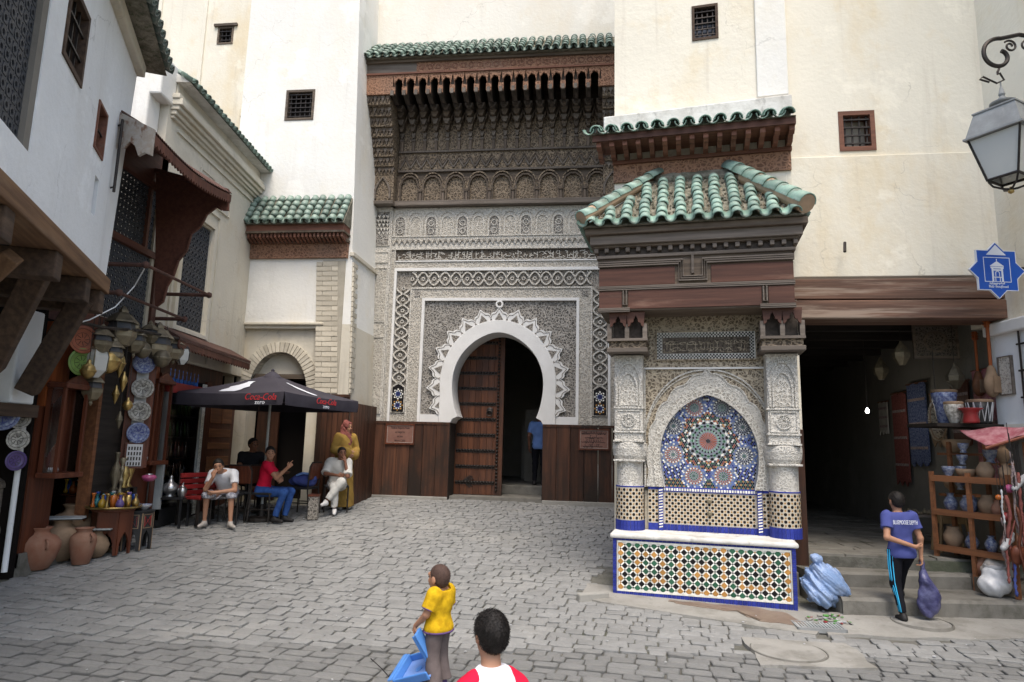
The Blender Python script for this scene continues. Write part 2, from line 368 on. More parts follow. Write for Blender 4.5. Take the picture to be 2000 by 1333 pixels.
mat('brick_cream', (.62, .57, .47), (.50, .45, .36), 6, .9, .4, 25, rnd=.16)
mat('brick_cream_isl', (.60, .55, .45), (.50, .45, .36), 6, .9, .4, 25, isl=.16)
mat('mortar', (.42, .38, .31), (.34, .31, .25), 5, .95, .3, 30, rnd=0)
_cs = (((.19, .19, .184), .45, (1, 1, 1), .45, .62, .5), ((.30, .293, .275), .6, (1, 1, 1), .50, .68, .6), ((.185, .178, .162), 2.2, (1, 1, 1), .56, .76, .3), ((.39, .38, .355), 26, (1, 1, 1), .6, .7, .4))
mat('cobble', (.252, .252, .246), (.212, .212, .206), 7, .82, .9, 18, rnd=.09, stains=_cs, bd=.02, spec=.3)
mat('cobble_isl', (.252, .252, .246), (.212, .212, .206), 7, .82, .9, 18, isl=.09, stains=_cs, bd=.02, spec=.3)
mat('joint', (.16, .155, .138), (.095, .092, .078), 6, .95, .8, 24, rnd=0, bd=.02, stains=(((.05, .065, .03), .9, (1, 1, 1), .5, .65, .6),))
mat('cement', (.31, .30, .275), (.25, .24, .22), 2.5, .85, .5, 22, rnd=0, stains=(((.16, .152, .132), 2.2, (1, 1, 1), .46, .66, .6), ((.34, .33, .305), 22, (1, 1, 1), .58, .68, .5), ((.17, .16, .14), 9, (1, 1, 1), .6, .68, .5)))
mat('cement_wet', (.22, .17, .13), (.17, .12, .09), 5, .45, .4, 22, rnd=0)
mat('step_stone', (.20, .19, .168), (.135, .127, .112), 3, .85, .6, 20, rnd=.1, stains=(((.07, .07, .05), 3, (1, 1, 1), .52, .7, .6),))
for nme, c in (('z_white', (.66, .65, .60)), ('z_black', (.007, .006, .007)), ('z_green', (.025, .09, .05)), ('z_ochre', (.36, .185, .05)), ('z_blue', (.022, .032, .20)), ('z_sky', (.085, .135, .32)), ('z_rust', (.30, .075, .03)), ('z_mint', (.20, .32, .25))):
    mat(nme, c, tuple(min(1, a*1.35+.003) for a in c), 25, .45, .12, 30, isl=.22, spec=.18)
    mat(nme+'_o', c, tuple(min(1, a*1.35+.003) for a in c), 25, .45, .12, 30, rnd=.22, spec=.18)
mat('mosaic_bed', (.20, .22, .27), (.26, .27, .30), 9, .6, .1, 30, rnd=0)
mat('mosaic_bed_ochre', (.56, .52, .44), (.50, .43, .32), 60, .6, .1, 30, rnd=0)
mat('grout', (.50, .47, .42), (.38, .36, .32), 9, .9, .3, 30, rnd=0)
# metals, glass, cloth
mat('iron', (.035, .032, .03), (.06, .05, .045), 9, .5, .2, 30, metal=.7)
mat('iron_rust', (.105, .05, .037), (.065, .033, .026), 9, .7, .4, 30, rnd=.1)
mat('stud', (.03, .026, .024), (.05, .04, .035), 12, .45, .1, 30, metal=.6)
mat('brass', (.50, .36, .14), (.28, .19, .07), 6, .35, .2, 25, metal=.9, rnd=.3)
mat('brass_dull', (.26, .22, .15), (.14, .12, .085), 7, .5, .3, 25, metal=.6, rnd=.25)
mat('silver', (.55, .55, .55), (.35, .35, .36), 8, .3, .15, 25, metal=.9)
mat('lamp_grey', (.30, .31, .31), (.22, .225, .225), 4, .6, .2, 20, rnd=0, stains=(((.40, .40, .38), 5, (1, 1, .5), .55, .75, .5),))
mat('steel_grey', (.40, .42, .42), (.30, .32, .32), 4, .5, .1, 20, rnd=.05)
glass('lamp_glass', (.74, .74, .70), .5, .3)
glass('glass_clear', (1, 1, 1), .03, 1.0)
mat('glass_dark', (.03, .035, .045), None, 1, .12, 0, rnd=0, spec=.6)
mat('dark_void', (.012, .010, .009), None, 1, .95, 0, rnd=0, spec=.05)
mat('lattice_dark', (.045, .05, .06), (.07, .07, .075), 8, .6, .2, 20, rnd=0)
mat('terracotta', (.27, .115, .07), (.33, .20, .14), 3, .9, .4, 22, rnd=.15, stains=(((.16, .10, .07), 2.5, (1, 1, .6), .5, .72, .6),))
mat('pottery_tan', (.33, .225, .145), (.22, .15, .095), 5, .8, .3, 22, rnd=.25)
mat('pottery_blue', (.34, .36, .40), (.04, .065, .19), 34, .3, .05, 20, rnd=.2, spec=.5)
mat('plate_blue', (.24, .28, .40), (.03, .045, .16), 34, .25, .05, 20, rnd=.15, spec=.5)
mat('plate_grey', (.55, .53, .48), (.16, .15, .13), 30, .35, .05, 20, rnd=.15)
mat('rubber', (.02, .02, .02), None, 1, .7, 0, rnd=0)
for nme, c, ro in (('c_blue', (.015, .06, .30), .2), ('c_orange', (.45, .12, .02), .2), ('c_yellow', (.48, .30, .03), .25), ('c_white', (.52, .52, .53), .35), ('c_teal', (.02, .17, .19), .2), ('c_violet', (.14, .09, .28), .25),
                   ('c_pink', (.50, .10, .24), .3), ('c_red', (.30, .025, .025), .4), ('c_green', (.10, .32, .06), .4), ('c_black', (.02, .02, .022), .5), ('c_bottle', (.03, .12, .42), .12), ('c_lime', (.22, .36, .08), .5), ('c_coral', (.40, .12, .06), .5)):
    mat(nme, c, tuple(a*.7 for a in c), 9, ro, .05, 20, rnd=.25, spec=.5)
def cloth(name, c, c2=None, scale=7, rough=.9, bump=.25): mat(name, c, c2 or tuple(a*.82 for a in c), scale, rough, bump, 160, rnd=0, bd=.004, spec=.1)
cloth('f_white', (.74, .74, .78)); cloth('f_cream', (.60, .585, .55), (.50, .49, .46)); cloth('f_red', (.62, .015, .05)); cloth('f_yellow', (.66, .41, .015), (.46, .27, .01), 22); cloth('f_mustard', (.34, .215, .055), (.26, .16, .045))
cloth('f_scarf', (.27, .095, .08), (.16, .055, .05), 30); cloth('f_navy', (.055, .075, .24), (.07, .09, .27)); cloth('f_blue_shirt', (.075, .09, .27), (.06, .072, .23)); cloth('f_black', (.012, .012, .016)); cloth('f_jean', (.04, .10, .30), (.025, .06, .20), 12)
cloth('f_greybrown', (.15, .12, .115), (.11, .088, .085), 9); cloth('f_plaid', (.50, .50, .54), (.07, .075, .11), 30); cloth('f_cyan', (.06, .48, .80)); cloth('f_purple', (.12, .07, .18)); cloth('f_dark', (.02, .02, .024)); cloth('f_sky', (.18, .30, .62)); cloth('f_crimson', (.60, .015, .05))
cloth('f_umbrella', (.058, .053, .066), (.045, .041, .052), 3, .65, .1); cloth('f_pinkcloth', (.52, .26, .27), (.36, .10, .12), 14, .8); cloth('sack', (.46, .42, .38), (.34, .31, .28), 8); cloth('f_beads', (.16, .13, .15), (.42, .32, .28), 40, .6)
mat('skin', (.40, .215, .135), (.36, .18, .11), 8, .55, .08, 60, rnd=0); mat('skin_dark', (.22, .10, .06), (.18, .08, .05), 8, .55, .08, 60, rnd=0)
mat('hair', (.010, .008, .007), (.02, .016, .014), 40, .55, .8, 130, rnd=0, bd=.006); mat('hair_short', (.085, .05, .038), (.06, .035, .028), 60, .75, .3, 200, rnd=0, bd=.003)
mat('shoe_white', (.62, .61, .60), None, 1, .6, 0); mat('shoe_dark', (.02, .018, .018), None, 1, .6, 0)
mat('plastic_blue', (.07, .21, .56), (.09, .25, .60), 6, .4, .1, 20, rnd=0, spec=.5); mat('bag_blue', (.17, .27, .48), (.30, .39, .58), 9, .28, .6, 34, rnd=0, bd=.02, spec=.4)
mat('bag_navy', (.03, .03, .09), (.10, .10, .22), 9, .25, .5, 22, rnd=0, bd=.02, spec=.5)
mat('sign_blue', (.008, .075, .40), (.01, .085, .43), 2, .35, .02, 10, rnd=0, spec=.5); mat('sign_white', (.70, .72, .78), None, 1, .5, 0, rnd=0); mat('ink', (.03, .018, .018), None, 1, .7, 0, rnd=0); mat('ink_red', (.50, .03, .035), None, 1, .7, 0, rnd=0)
mat('plaque', (.235, .125, .095), (.18, .088, .068), 4, .5, .1, 30, rnd=0)
emit('bulb', (1, .98, .92), 14); emit('fridge_light', (.55, .75, 1), .5)
# ------------------------------------------------------------------ frames of the walls
FA = Frame(-.28, 14.0, R_(-7))                       # carved portal
TW = Frame(*(FA.o-FA.n*1.5)[:2], R_(-7))             # white tower block left of it
PF = Frame(1.17, 7.61, R_(-15))                      # fountain: origin at the left foot of its basin
RW = Frame(*PF.w(1.83, .9, 0)[:2], R_(-8))           # house over the covered passage
LW = Frame(-5.35, 9.0, R_(90))                       # wall on the left: u runs away from the camera, origin at y 9
WH = Frame(-4.9, 8.0, math.atan2(.941, -.339))       # jettied white house
RS = Frame(5.75, 8.0, R_(-90))                       # house on the right: u runs toward the camera

# ------------------------------------------------------------------ ground
xs = [-40, -20, -12]+[-9+.75*i for i in range(25)]+[12, 20, 40]; ys = [-40, -15]+[-5+.5*i for i in range(43)]+[20, 30, 45]
mb = MB(); V = [(x, y, ground_z(y)-.022) for y in ys for x in xs]; nx = len(xs)
mb.add(V, [(j*nx+i, j*nx+i+1, (j+1)*nx+i+1, (j+1)*nx+i) for j in range(len(ys)-1) for i in range(nx-1)])
ground = mb.build('ground', 'joint'); tag(ground, kind='structure')

def in_cement(x, y):
    if 2.08 < x < 2.96 and 5.66 < y < 6.2: return True          # slab round the manhole
    u, d, _ = PF.loc((x, y, 0))
    if -.30 < u < 2.0 and -.30-.22*max(0, u) < d < 1.2: return True          # apron of the basin
    if 2.95 < x < 5.3 and 6.45+.10*math.sin(3*x) < y < 7.3: return True      # strip before the steps
    return False
def blocked(x, y):
    u, d, _ = PF.loc((x, y, 0))
    if -.02 < u < 2.2 and d > -.02: return True
    if x > 3.0 and y > 6.95: return True
    if x < -5.4-.0*y or x > 5.8: return True
    u, d, _ = FA.loc((x, y, 0))
    if d > .12: return True
    u, d, _ = TW.loc((x, y, 0))
    if u < -2.62 and d > .05: return True
    return False
rs = random.Random(3)
def stone_mesh(seed):
    r = random.Random(seed); b = MB(); P = []
    for cx, cz in ((-.5, -.5), (.5, -.5), (.5, .5), (-.5, .5)):
        for k in (0, 1):
            sx, sz = (1, 0) if (k == 0) == ((cx < 0) == (cz < 0)) else (0, 1)
            if cx*cz > 0: sx, sz = ((0, 1), (1, 0))[k]
            else: sx, sz = ((1, 0), (0, 1))[k]
            P.append((cx*(1-.18*sx*r.uniform(.5, 1.4))+r.uniform(-.035, .035), cz*(1-.22*sz*r.uniform(.5, 1.4))+r.uniform(-.05, .05)))
    c = sum(p[0] for p in P)/8, sum(p[1] for p in P)/8
    P.sort(key=lambda p: math.atan2(p[1]-c[1], p[0]-c[0]))
    tz = [r.uniform(-.12, .12) for _ in P]
    V = [(x, y, -1.3) for x, y in P]+[(x, y, -.22) for x, y in P]+[(x*.90, y*.86, .0+t) for (x, y), t in zip(P, tz)]+[(0, 0, .12)]
    F = []
    for a in (0, 8):
        for i in range(8): j = (i+1) % 8; F.append((a+i, a+j, a+8+j, a+8+i))
    F += [(16+i, 16+(i+1) % 8, 24) for i in range(8)]
    b.add(V, F); return b
variants = [stone_mesh(i) for i in range(28)]
vmesh = [v.mesh('cobblestone', 'cobble') for v in variants]
ca, sa = math.cos(R_(-13)), math.sin(R_(-13))
stones = []
v = -4.0
while v < 16:
    wd = rs.uniform(.115, .145); uu = -9+rs.uniform(0, .3)
    while uu < 9:
        ln = rs.uniform(.15, .24) if rs.random() > .14 else rs.uniform(.08, .13)
        cu, cv = uu+ln/2, v+wd/2+.06*math.sin(uu*.5+v*.25)+rs.uniform(-.005, .005)
        x = cu*ca-cv*sa; y = 2.0+cu*sa+cv*ca
        if 1.6 < y and not blocked(x, y) and not in_cement(x, y) and rs.random() > .001:
            stones.append((x, y, ln-rs.uniform(.004, .016), wd-rs.uniform(.004, .016), rs.uniform(-.02, .02), rs.randrange(28), rs.uniform(-.010, .005), rs.uniform(-.035, .035), rs.uniform(-.025, .025)))
        uu += ln
    v += wd
def stone_mtx(s):
    x, y, ln, wd, a, vi, dz, t1, t2 = s
    return Matrix.Translation((x, y, ground_z(y)+dz)) @ Matrix.Rotation(R_(-13)+a, 4, 'Z') @ Matrix.Rotation(.06 if y > 6 else .0, 4, 'X') @ Matrix.Rotation(t1, 4, 'X') @ Matrix.Rotation(t2, 4, 'Y') @ Matrix.Diagonal((ln, wd, .022, 1))
def in_view(s):
    q = _RM.T @ (np.array([s[0], s[1], ground_z(s[1])])-_O)
    if q[2] > -.3: return -1
    X, Y = 1000+FPX*q[0]/-q[2], 666.5-FPX*q[1]/-q[2]
    return 1/-q[2] if -20 < X < 2020 and Y < 1345 else -1
order = sorted(range(len(stones)), key=lambda i: -in_view(stones[i]))
near = set(order[:300])
rest = MB()
for i, s in enumerate(stones):
    M = stone_mtx(s)
    if i in near: link('cobblestone', vmesh[s[5]], ground, mtx=M)
    else:
        vb = variants[s[5]]; rest.add([M @ Vector(p) for p in vb.v], vb.f)
o = rest.build('cobblestones_beyond', 'cobble_isl', ground); o['kind'] = 'stuff'

# cement patches, each a few millimetres thick slab following the ground
def slab(name, P, m, th=.012, parent=None, sub=1):
    b = MB(); n = len(P); c = (sum(p[0] for p in P)/n, sum(p[1] for p in P)/n)
    V = [(x, y, ground_z(y)+th) for x, y in P]+[(x, y, ground_z(y)-.05) for x, y in P]+[(c[0], c[1], ground_z(c[1])+th)]
    F = [(i, (i+1) % n, 2*n) for i in range(n)]+[(i, n+i, n+(i+1) % n, (i+1) % n) for i in range(n)]
    b.add(V, F); return b.build(name, m, parent)
def wob(P, a=.03, k=4):
    Q = []
    for i in range(len(P)):
        p, q = P[i], P[(i+1) % len(P)]
        for j in range(k): t = j/k; Q.append((p[0]+(q[0]-p[0])*t+rs.uniform(-a, a), p[1]+(q[1]-p[1])*t+rs.uniform(-a, a)))
    return Q
slab('cement_slab', wob([(2.05, 5.62), (2.95, 5.58), (3.02, 6.22), (2.12, 6.28)]), 'cement', parent=ground)
ap = [PF.w(u, d, 0)[:2] for u, d in ((-.32, -.26), (-.1, -.36), (.6, -.5), (1.3, -.62), (1.95, -.72), (2.1, -.2), (2.1, .3), (-.32, .3))]
slab('cement_apron', wob(ap, .02, 3), 'cement', .009, parent=ground)
slab('wet_patch', wob([PF.w(u, d, 0)[:2] for u, d in ((.55, -.06), (1.2, -.05), (1.75, -.08), (1.85, -.5), (1.5, -.52), (1.25, -.26), (.75, -.2))], .05, 4), 'cement_wet', .0135, parent=ground)
slab('cement_strip', wob([(3.0, 6.45), (4.2, 6.42), (5.5, 6.5), (5.5, 7.12), (3.05, 7.12)], .04, 5), 'cement', .007, parent=ground)
def manhole(c, r, label):
    z = ground_z(c[1])+.015; t = thing('manhole_cover', label, 'manhole cover', (c[0], c[1], z), 0, 'manhole covers')
    MB().strip([(r*math.cos(q*math.pi/20), 0) for q in range(0)], [], 0, 0) if False else None
    b = MB(); n = 40
    A = [(r*math.cos(2*math.pi*i/n), r*math.sin(2*math.pi*i/n)) for i in range(n)]
    for ra, rb, za, zb in ((1.0, .97, .003, .003), (.97, .955, .003, -.012), (.955, .925, -.012, -.012), (1.03, 1.0, -.03, .003)):
        b.add([(x*ra, y*ra, za) for x, y in A]+[(x*rb, y*rb, zb) for x, y in A], [(i, (i+1) % n, n+(i+1) % n, n+i) for i in range(n)])
    b.build('rim', 'step_stone', t)
    MB().lathe([(r*.925, -.02), (r*.925, -.002), (r*.90, .002), (.01, .006)], 40).build('lid', 'cement', t)
p = at_g(1540, 1274); manhole(p, .31, 'round manhole cover set in the pale cement slab before the fountain')
p = at_g(1800, 1218); manhole(p, .27, 'round manhole cover at the foot of the passage steps')
p = at_g(1598, 1226); t = thing('drain_grate', 'rectangular iron drain grate beside the fountain basin', 'drain grate', (p[0], p[1], ground_z(p[1])+.012), R_(-8))
MB().box(-.22, .22, -.14, -.115, -.03, .012).box(-.22, .22, .115, .14, -.03, .012).box(-.22, -.2, -.14, .14, -.03, .0118).box(.2, .22, -.14, .14, -.03, .0118).build('frame', 'lamp_grey', t)
for i in range(14): MB().box(-.198+.029*i, -.183+.029*i, -.114, .114, -.02, .009).build('bar', 'steel_grey', t)

# ------------------------------------------------------------------ steps and the covered passage
st = MB().box(0, 1, 0, 1, 0, 1)
steps = bpy.data.objects.new('passage_steps', None); COL.objects.link(steps); tag(steps, kind='structure')
def worn_step(x0, x1, y0, y1, z0, z1, seed):
    r = random.Random(seed); b = MB(); n = 22; V = []; F = []
    for i in range(n+1):
        x = x0+(x1-x0)*i/n; e = r.uniform(-.012, .012); g = r.uniform(-.006, .004)
        V += [(x, y0+e, z0), (x, y0+e*.6-.004, z1-.03), (x, y0+.03+e, z1+g), (x, y1, z1)]
    for i in range(n):
        for k in range(3): F.append((i*4+k, i*4+4+k, i*4+5+k, i*4+1+k))
    b.add(V, F); b.box(x0, x1, y0+.04, y1, z0, z1-.01); return b
worn_step(3.40, 5.75, 7.04, 7.63, -.05, .24, 1).build('step', 'step_stone', steps)
worn_step(3.30, 5.45, 7.60, 7.98, .0, .40, 2).build('step', 'step_stone', steps)
worn_step(3.25, 5.35, 7.95, 8.3, .1, .54, 3).build('step', 'step_stone', steps)
MB().box(2.95, 3.28, 7.75, 8.4, 0, .36).box(5.34, 5.9, 7.64, 8.4, .0, .52).build('step_cheek', 'step_stone', steps, bevel=.02)
# passage floor slabs, in the frame of the house wall
pas = bpy.data.objects.new('passage_floor', None); COL.objects.link(pas); pas.location = (*RW.o[:2], 0); pas.rotation_euler = (0, 0, RW.a); tag(pas, kind='structure')
MB().box(.0, 3.2, -.02, 13.5, .2, .515).build('floor_bed', 'joint', pas)
r = random.Random(5); y = .0; nfl = 0
while y < 6:
    x = .27; d = r.uniform(.24, .32)
    while x < 2.75:
        l = min(r.uniform(.3, .5), 2.8-x)
        MB().box(x+.006, x+l-.006, y+.006, y+d-.006, .4, .538+r.uniform(-.006, .004)).build('paving_slab', 'step_stone', pas); x += l
    y += d
# ------------------------------------------------------------------ roof tiles
_tm = {}
def tile_mesh(r, l, mats, key, pan=False, taper=.90):
    k = (round(r, 4), round(l, 4), key, pan)
    if k in _tm: return _tm[k]
    b = MB(); n = 8; V = []; s = -1 if pan else 1; t = .014
    for yy, rr in ((0, r), (l, r*taper)):
        for rad in (rr, rr-t):
            for i in range(n+1): q = math.pi*i/n; V.append((-rad*math.cos(q), yy, s*rad*math.sin(q)))
    m = n+1; F = []
    for i in range(n):
        o = [(i, 2*m+i, 2*m+i+1, i+1), (m+i, m+i+1, 3*m+i+1, 3*m+i), (i, i+1, m+i+1, m+i), (2*m+i, 3*m+i, 3*m+i+1, 2*m+i+1)]
        F += [f[::-1] for f in o] if not pan else o
    b.add(V, F); me = b.mesh('roof_tile', mats, True); _tm[k] = me; return me
def tiles(parent, P0, U, S, ncol, nrow, pitch, rl, mats, rows_of=None, seed=1, pans=True, lift=.012, rad=.40):
    U, S = Vector(U).normalized(), Vector(S).normalized(); Nn = U.cross(S).normalized(); r = random.Random(seed)
    me = tile_mesh(pitch*rad, rl*1.12, mats, mats); pm = tile_mesh(pitch*rad, rl*1.1, mats, mats, True)
    for c in range(ncol):
        nr = rows_of(c) if rows_of else nrow
        for k in range(nr):
            j = r.uniform(-.012, .012); tilt = Matrix.Rotation(-.07, 4, 'X') @ Matrix.Rotation(r.uniform(-.03, .03), 4, 'Z') @ Matrix.Rotation(r.uniform(-.05, .05), 4, 'Y')
            M3 = Matrix((U, S, Nn)).transposed().to_4x4()
            p = Vector(P0)+U*(pitch*(c+.5)+j)+S*(rl*k)+Nn*(lift+r.uniform(-.004, .004))
            link('roof_tile', me, parent, mtx=Matrix.Translation(p) @ M3 @ tilt)
        if pans and nr:
            p = Vector(P0)+U*(pitch*c)+S*(-.01)+Nn*(lift+pitch*.17)
            link('channel_tile', pm, parent, mtx=Matrix.Translation(p) @ M3)
def hipcap(parent, a, b, r, n, mats, seed=0, end=True):
    a, b = Vector(a), Vector(b); d = (b-a); L = d.length; d.normalize(); sx = d.cross(Vector((0, 0, 1))).normalized(); up = sx.cross(d)
    M3 = Matrix((sx, d, up)).transposed().to_4x4(); rl = L/n; rr = random.Random(seed)
    me = tile_mesh(r, rl*1.12, mats, mats, False, .9)
    for k in range(n):
        link('ridge_tile', me, parent, mtx=Matrix.Translation(a+d*rl*k+up*.01) @ M3 @ Matrix.Rotation(-.05+rr.uniform(-.03, .03), 4, 'X'))
def lattice_window(parent, u0, u1, z0, z1, y, nx, nz, bar=.018, frame=.045, mats=('iron', 'wood_old', 'dark_void'), deep=.22, name='window', sill=False):
    """a barred window: pane of darkness deep in the wall, wooden frame, iron bars"""
    w_ = MB().box(u0, u1, y+deep-.02, y+deep, z0, z1).build(name, mats[2], parent)
    MB().box(u0-.0, u0+frame, y-.015, y+deep-.03, z0, z1).box(u1-frame, u1, y-.015, y+deep-.03, z0, z1).box(u0+frame, u1-frame, y-.015, y+deep-.03, z1-frame, z1).box(u0+frame, u1-frame, y-.015, y+deep-.03, z0, z0+frame).build('frame', mats[1], w_)
    for i in range(1, nx): x = u0+(u1-u0)*i/nx; MB().box(x-bar/2, x+bar/2, y+.03, y+.03+bar, z0+frame, z1-frame).build('bar', mats[0], w_)
    for i in range(1, nz): z = z0+(z1-z0)*i/nz; MB().box(u0+frame, u1-frame, y+.028-bar, y+.028, z-bar/2, z+bar/2).build('bar', mats[0], w_)
    return w_
def wall_with_holes(parent, name, u0, u1, z0, z1, y0, y1, holes, m, lean=None):
    """a solid wall in strips between window openings (holes: u0,u1,z0,z1)"""
    us = sorted({u0, u1, *[h[0] for h in holes], *[h[1] for h in holes]}); b = MB()
    for a, c in zip(us, us[1:]):
        hs = sorted([h for h in holes if h[0] <= a+1e-6 and h[1] >= c-1e-6], key=lambda h: h[2]); z = z0
        for h in hs:
            if h[2] > z: b.box(a, c, y0, y1, z, h[2])
            z = h[3]
        if z < z1: b.box(a, c, y0, y1, z, z1)
    if lean: b.v = [(x+lean(x, z), y, z) for x, y, z in b.v]
    return b.build(name, m, parent)

# ------------------------------------------------------------------ the carved portal
por = thing('carved_portal', 'monumental carved plaster and cedar portal with white horseshoe arch', 'portal', FA.w(0, 0, 0), FA.a)
ZC = 2.95
def arch_in():
    L = [(-.97, .45), (-.97, 2.12), (-.93, 2.2), (-.85, 2.24)]
    for i in range(0, 57):
        q = R_(211-242*i/56); s_, c_ = math.sin(q), math.cos(q)
        z = ZC+(1.04*s_+.05*max(0, s_)**10 if s_ > 0 else 1.36*s_); L.append((.965*c_, z))
    return L+[(.85, 2.24), (.93, 2.2), (.97, 2.12), (.97, .45)]
AI = arch_in()
def ell_out(q, off=0):
    s_, c_ = math.sin(q), math.cos(q); a, b = 1.23, 1.36
    nx_, nz_ = c_/a, s_/b; n = math.hypot(nx_, nz_); return (a*c_+off*nx_/n, ZC+b*s_+off*nz_/n)
def arch_out(n):
    L = []
    for i in range(n):
        x, z = AI[i]
        if z < 2.13: L.append((math.copysign(1.22, x), z)); continue
        q = math.atan2((z-ZC)/1.36, x/1.23)
        p = ell_out(q)
        if q < -.15 or q > math.pi-.0 or z < ZC-.25: p = (math.copysign(1.225, x), z)
        L.append(p)
    return L
AO = arch_out(len(AI))
def rect_out(P, hw, zt):
    L = []
    for x, z in P:
        if z <= ZC: L.append((math.copysign(hw, x), z)); continue
        dx, dz = x, z-ZC; t = min(hw/abs(dx) if abs(dx) > 1e-6 else 1e9, (zt-ZC)/dz); L.append((dx*t, ZC+dz*t))
    for i in range(1, len(L)-1):                      # keep the corners square
        for sx in (-1, 1):
            if abs(L[i][0]-sx*hw) < .25 and abs(L[i][1]-zt) < .12 and not (L[i][0] == sx*hw and L[i][1] == zt):
                pass
    return L
iz = [i for i, p in enumerate(AI) if p[1] >= 2.11]; i0, i1 = iz[0], iz[-1]
# white stone ring with its deep reveal
MB().strip(AI[1:-1], AO[1:-1], -.075, .55).build('arch_ring', 'white_stone', por, bevel=.01)
# spandrel field behind the festoon
fld = MB()
fld.strip(AO[i0:i1+1], rect_out(AO[i0:i1+1], 1.64, 4.74), .0, .5)
for sx in (-1, 1): fld.prism([(sx*1.64-.30, 4.40), (sx*1.64+.30 if sx < 0 else 1.64, 4.40), (sx*1.64+.30 if sx < 0 else 1.64, 4.74), (sx*1.64-.3 if sx > 0 else -1.64, 4.74)] if False else [(min(sx*1.64, sx*1.2), 4.3), (max(sx*1.64, sx*1.2), 4.3), (max(sx*1.64, sx*1.2), 4.738), (min(sx*1.64, sx*1.2), 4.738)], .006, .3)
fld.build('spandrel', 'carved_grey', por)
# festoon round the arch
NL = 15; A0, A1 = R_(-27), R_(207); fa, fb, fl = [], [], []
for i in range(NL*16+1):
    t = i/(NL*16); q = A1+(A0-A1)*t; f = (t*NL) % 1.0; tri = 1-abs(2*f-1)
    off = .10+.175*(tri**.8) + .022*math.sin(tri*math.pi*2.5)
    fa.append(ell_out(q, .0)); fb.append(ell_out(q, off)); fl.append(ell_out(q, off-.045))
fst = MB(); fst.strip(fa, fb, -.05, .02); fst.build('festoon', 'white_stone', por)
MB().ribbon(fl, .014, -.056, -.04).build('festoon_line', 'carved_dark', por)
for k in range(NL):
    qa = A1+(A0-A1)*(k+.24)/NL; qb = A1+(A0-A1)*(k+.76)/NL; qm = (qa+qb)/2
    MB().prism([ell_out(qb, .012), ell_out((qb+qm)/2, .085), ell_out(qm, .165), ell_out((qa+qm)/2, .085), ell_out(qa, .012)], -.058, -.03).build('festoon_leaf', 'carved_dark', por)
    qa2 = A1+(A0-A1)*(k+.93)/NL; qb2 = A1+(A0-A1)*(k+1.07)/NL
    if k < NL-1: MB().prism([ell_out(qb2, .012), ell_out((qa2+qb2)/2, .06), ell_out(qa2, .012)], -.058, -.03).build('festoon_drop', 'carved_dark', por)
MB().ribbon(circ(0, 4.665, .065, 0, 2*math.pi, 20)[:-1], .036, -.06, .0, closed=True).build('finial_loop', 'white_stone', por)
def frame3(name, hw0, hw1, zt0, zt1, zb, y, m):
    """an upside-down U of carved band between half widths and tops"""
    MB().box(-hw1, -hw0, y, .3, zb, zt0).build(name, m, por); MB().box(hw0, hw1, y, .3, zb, zt0).build(name, m, por); MB().box(-hw1, hw1, y, .3, zt0, zt1).build(name, m, por)
frame3('white_fillet', 1.64, 1.70, 4.74, 4.80, 2.13, -.055, 'white_stone')
frame3('carved_band', 1.70, 1.94, 4.80, 5.01, 2.13, -.02, 'carved_light')
frame3('plain_fillet', 1.94, 1.975, 5.01, 5.045, 2.13, -.038, 'carved_pale')
frame3('lattice_ground', 1.975, 2.30, 5.045, 5.41, 2.30, .012, 'carved_dark')
frame3('lattice_border', 2.30, 2.35, 5.41, 5.475, 2.13, -.05, 'white_stone')
for sx in (-1, 1):
    MB().box(sx*1.82-.065, sx*1.82+.065, -.03, .0, 4.84, 4.97).build('corner_tile', 'carved_grey', por)
    a, c = sorted((sx*1.975, sx*2.30)); MB().box(a, c, -.015, .3, 2.13, 2.298).build('band_foot', 'carved_light', por)
    a, c = sorted((sx*1.225, sx*1.64)); MB().box(a, c, -.03, .3, 2.13, 2.29).build('band_foot', 'white_stone', por)
    a, c = sorted((sx*2.35, sx*2.46)); MB().box(a, c, -.022, .3, 2.13, 6.18).build('side_band', 'carved_light', por)
    MB().box(a+.005, a+.02, -.04, .0, 2.13, 6.18).box(c-.02, c-.005, -.04, .0, 2.13, 6.18).build('side_fillet', 'carved_pale', por)
# interlaced straps of the lattice: two strands that swing across each other, doubled by a thin inner line
def strands(path, half, period, wd, name):
    """path(t) -> centre, normal; t in metres"""
    L, fn = path; n = int(L/.012)
    for ph in (0, math.pi):
        P = []
        for i in range(n+1):
            t = L*i/n; c, nn = fn(t); s_ = math.cos(2*math.pi*t/period+ph); s_ = math.copysign(abs(s_)**.8, s_); P.append((c[0]+nn[0]*half*s_, c[1]+nn[1]*half*s_))
        MB().ribbon(P, wd, -.035, .02).build(name, 'carved_pale', por)
    for i in range(int(L/period*2+.5)):
        t = period*(.5*i); c, nn = fn(min(t, L))
        b = MB(); b.ribbon(circ(c[0], c[1], .033, 0, 2*math.pi, 8)[:-1], .02, -.02, .02, closed=True); b.build('lattice_bud', 'carved_pale', por)
for sx in (-1, 1): strands((2.15, lambda t, sx=sx: ((sx*2.1375, 5.02-t), (1, 0))), .14, .49, .030, 'lattice_strap')
strands((3.9, lambda t: ((-1.95+t, 5.235), (0, 1))), .14, .49, .030, 'lattice_strap')
for i in range(12): MB().ribbon(circ(-1.9+.345*i, 5.385, .03, 0, 2*math.pi, 8)[:-1], .02, -.03, .02, closed=True).build('lattice_loop', 'carved_pale', por)
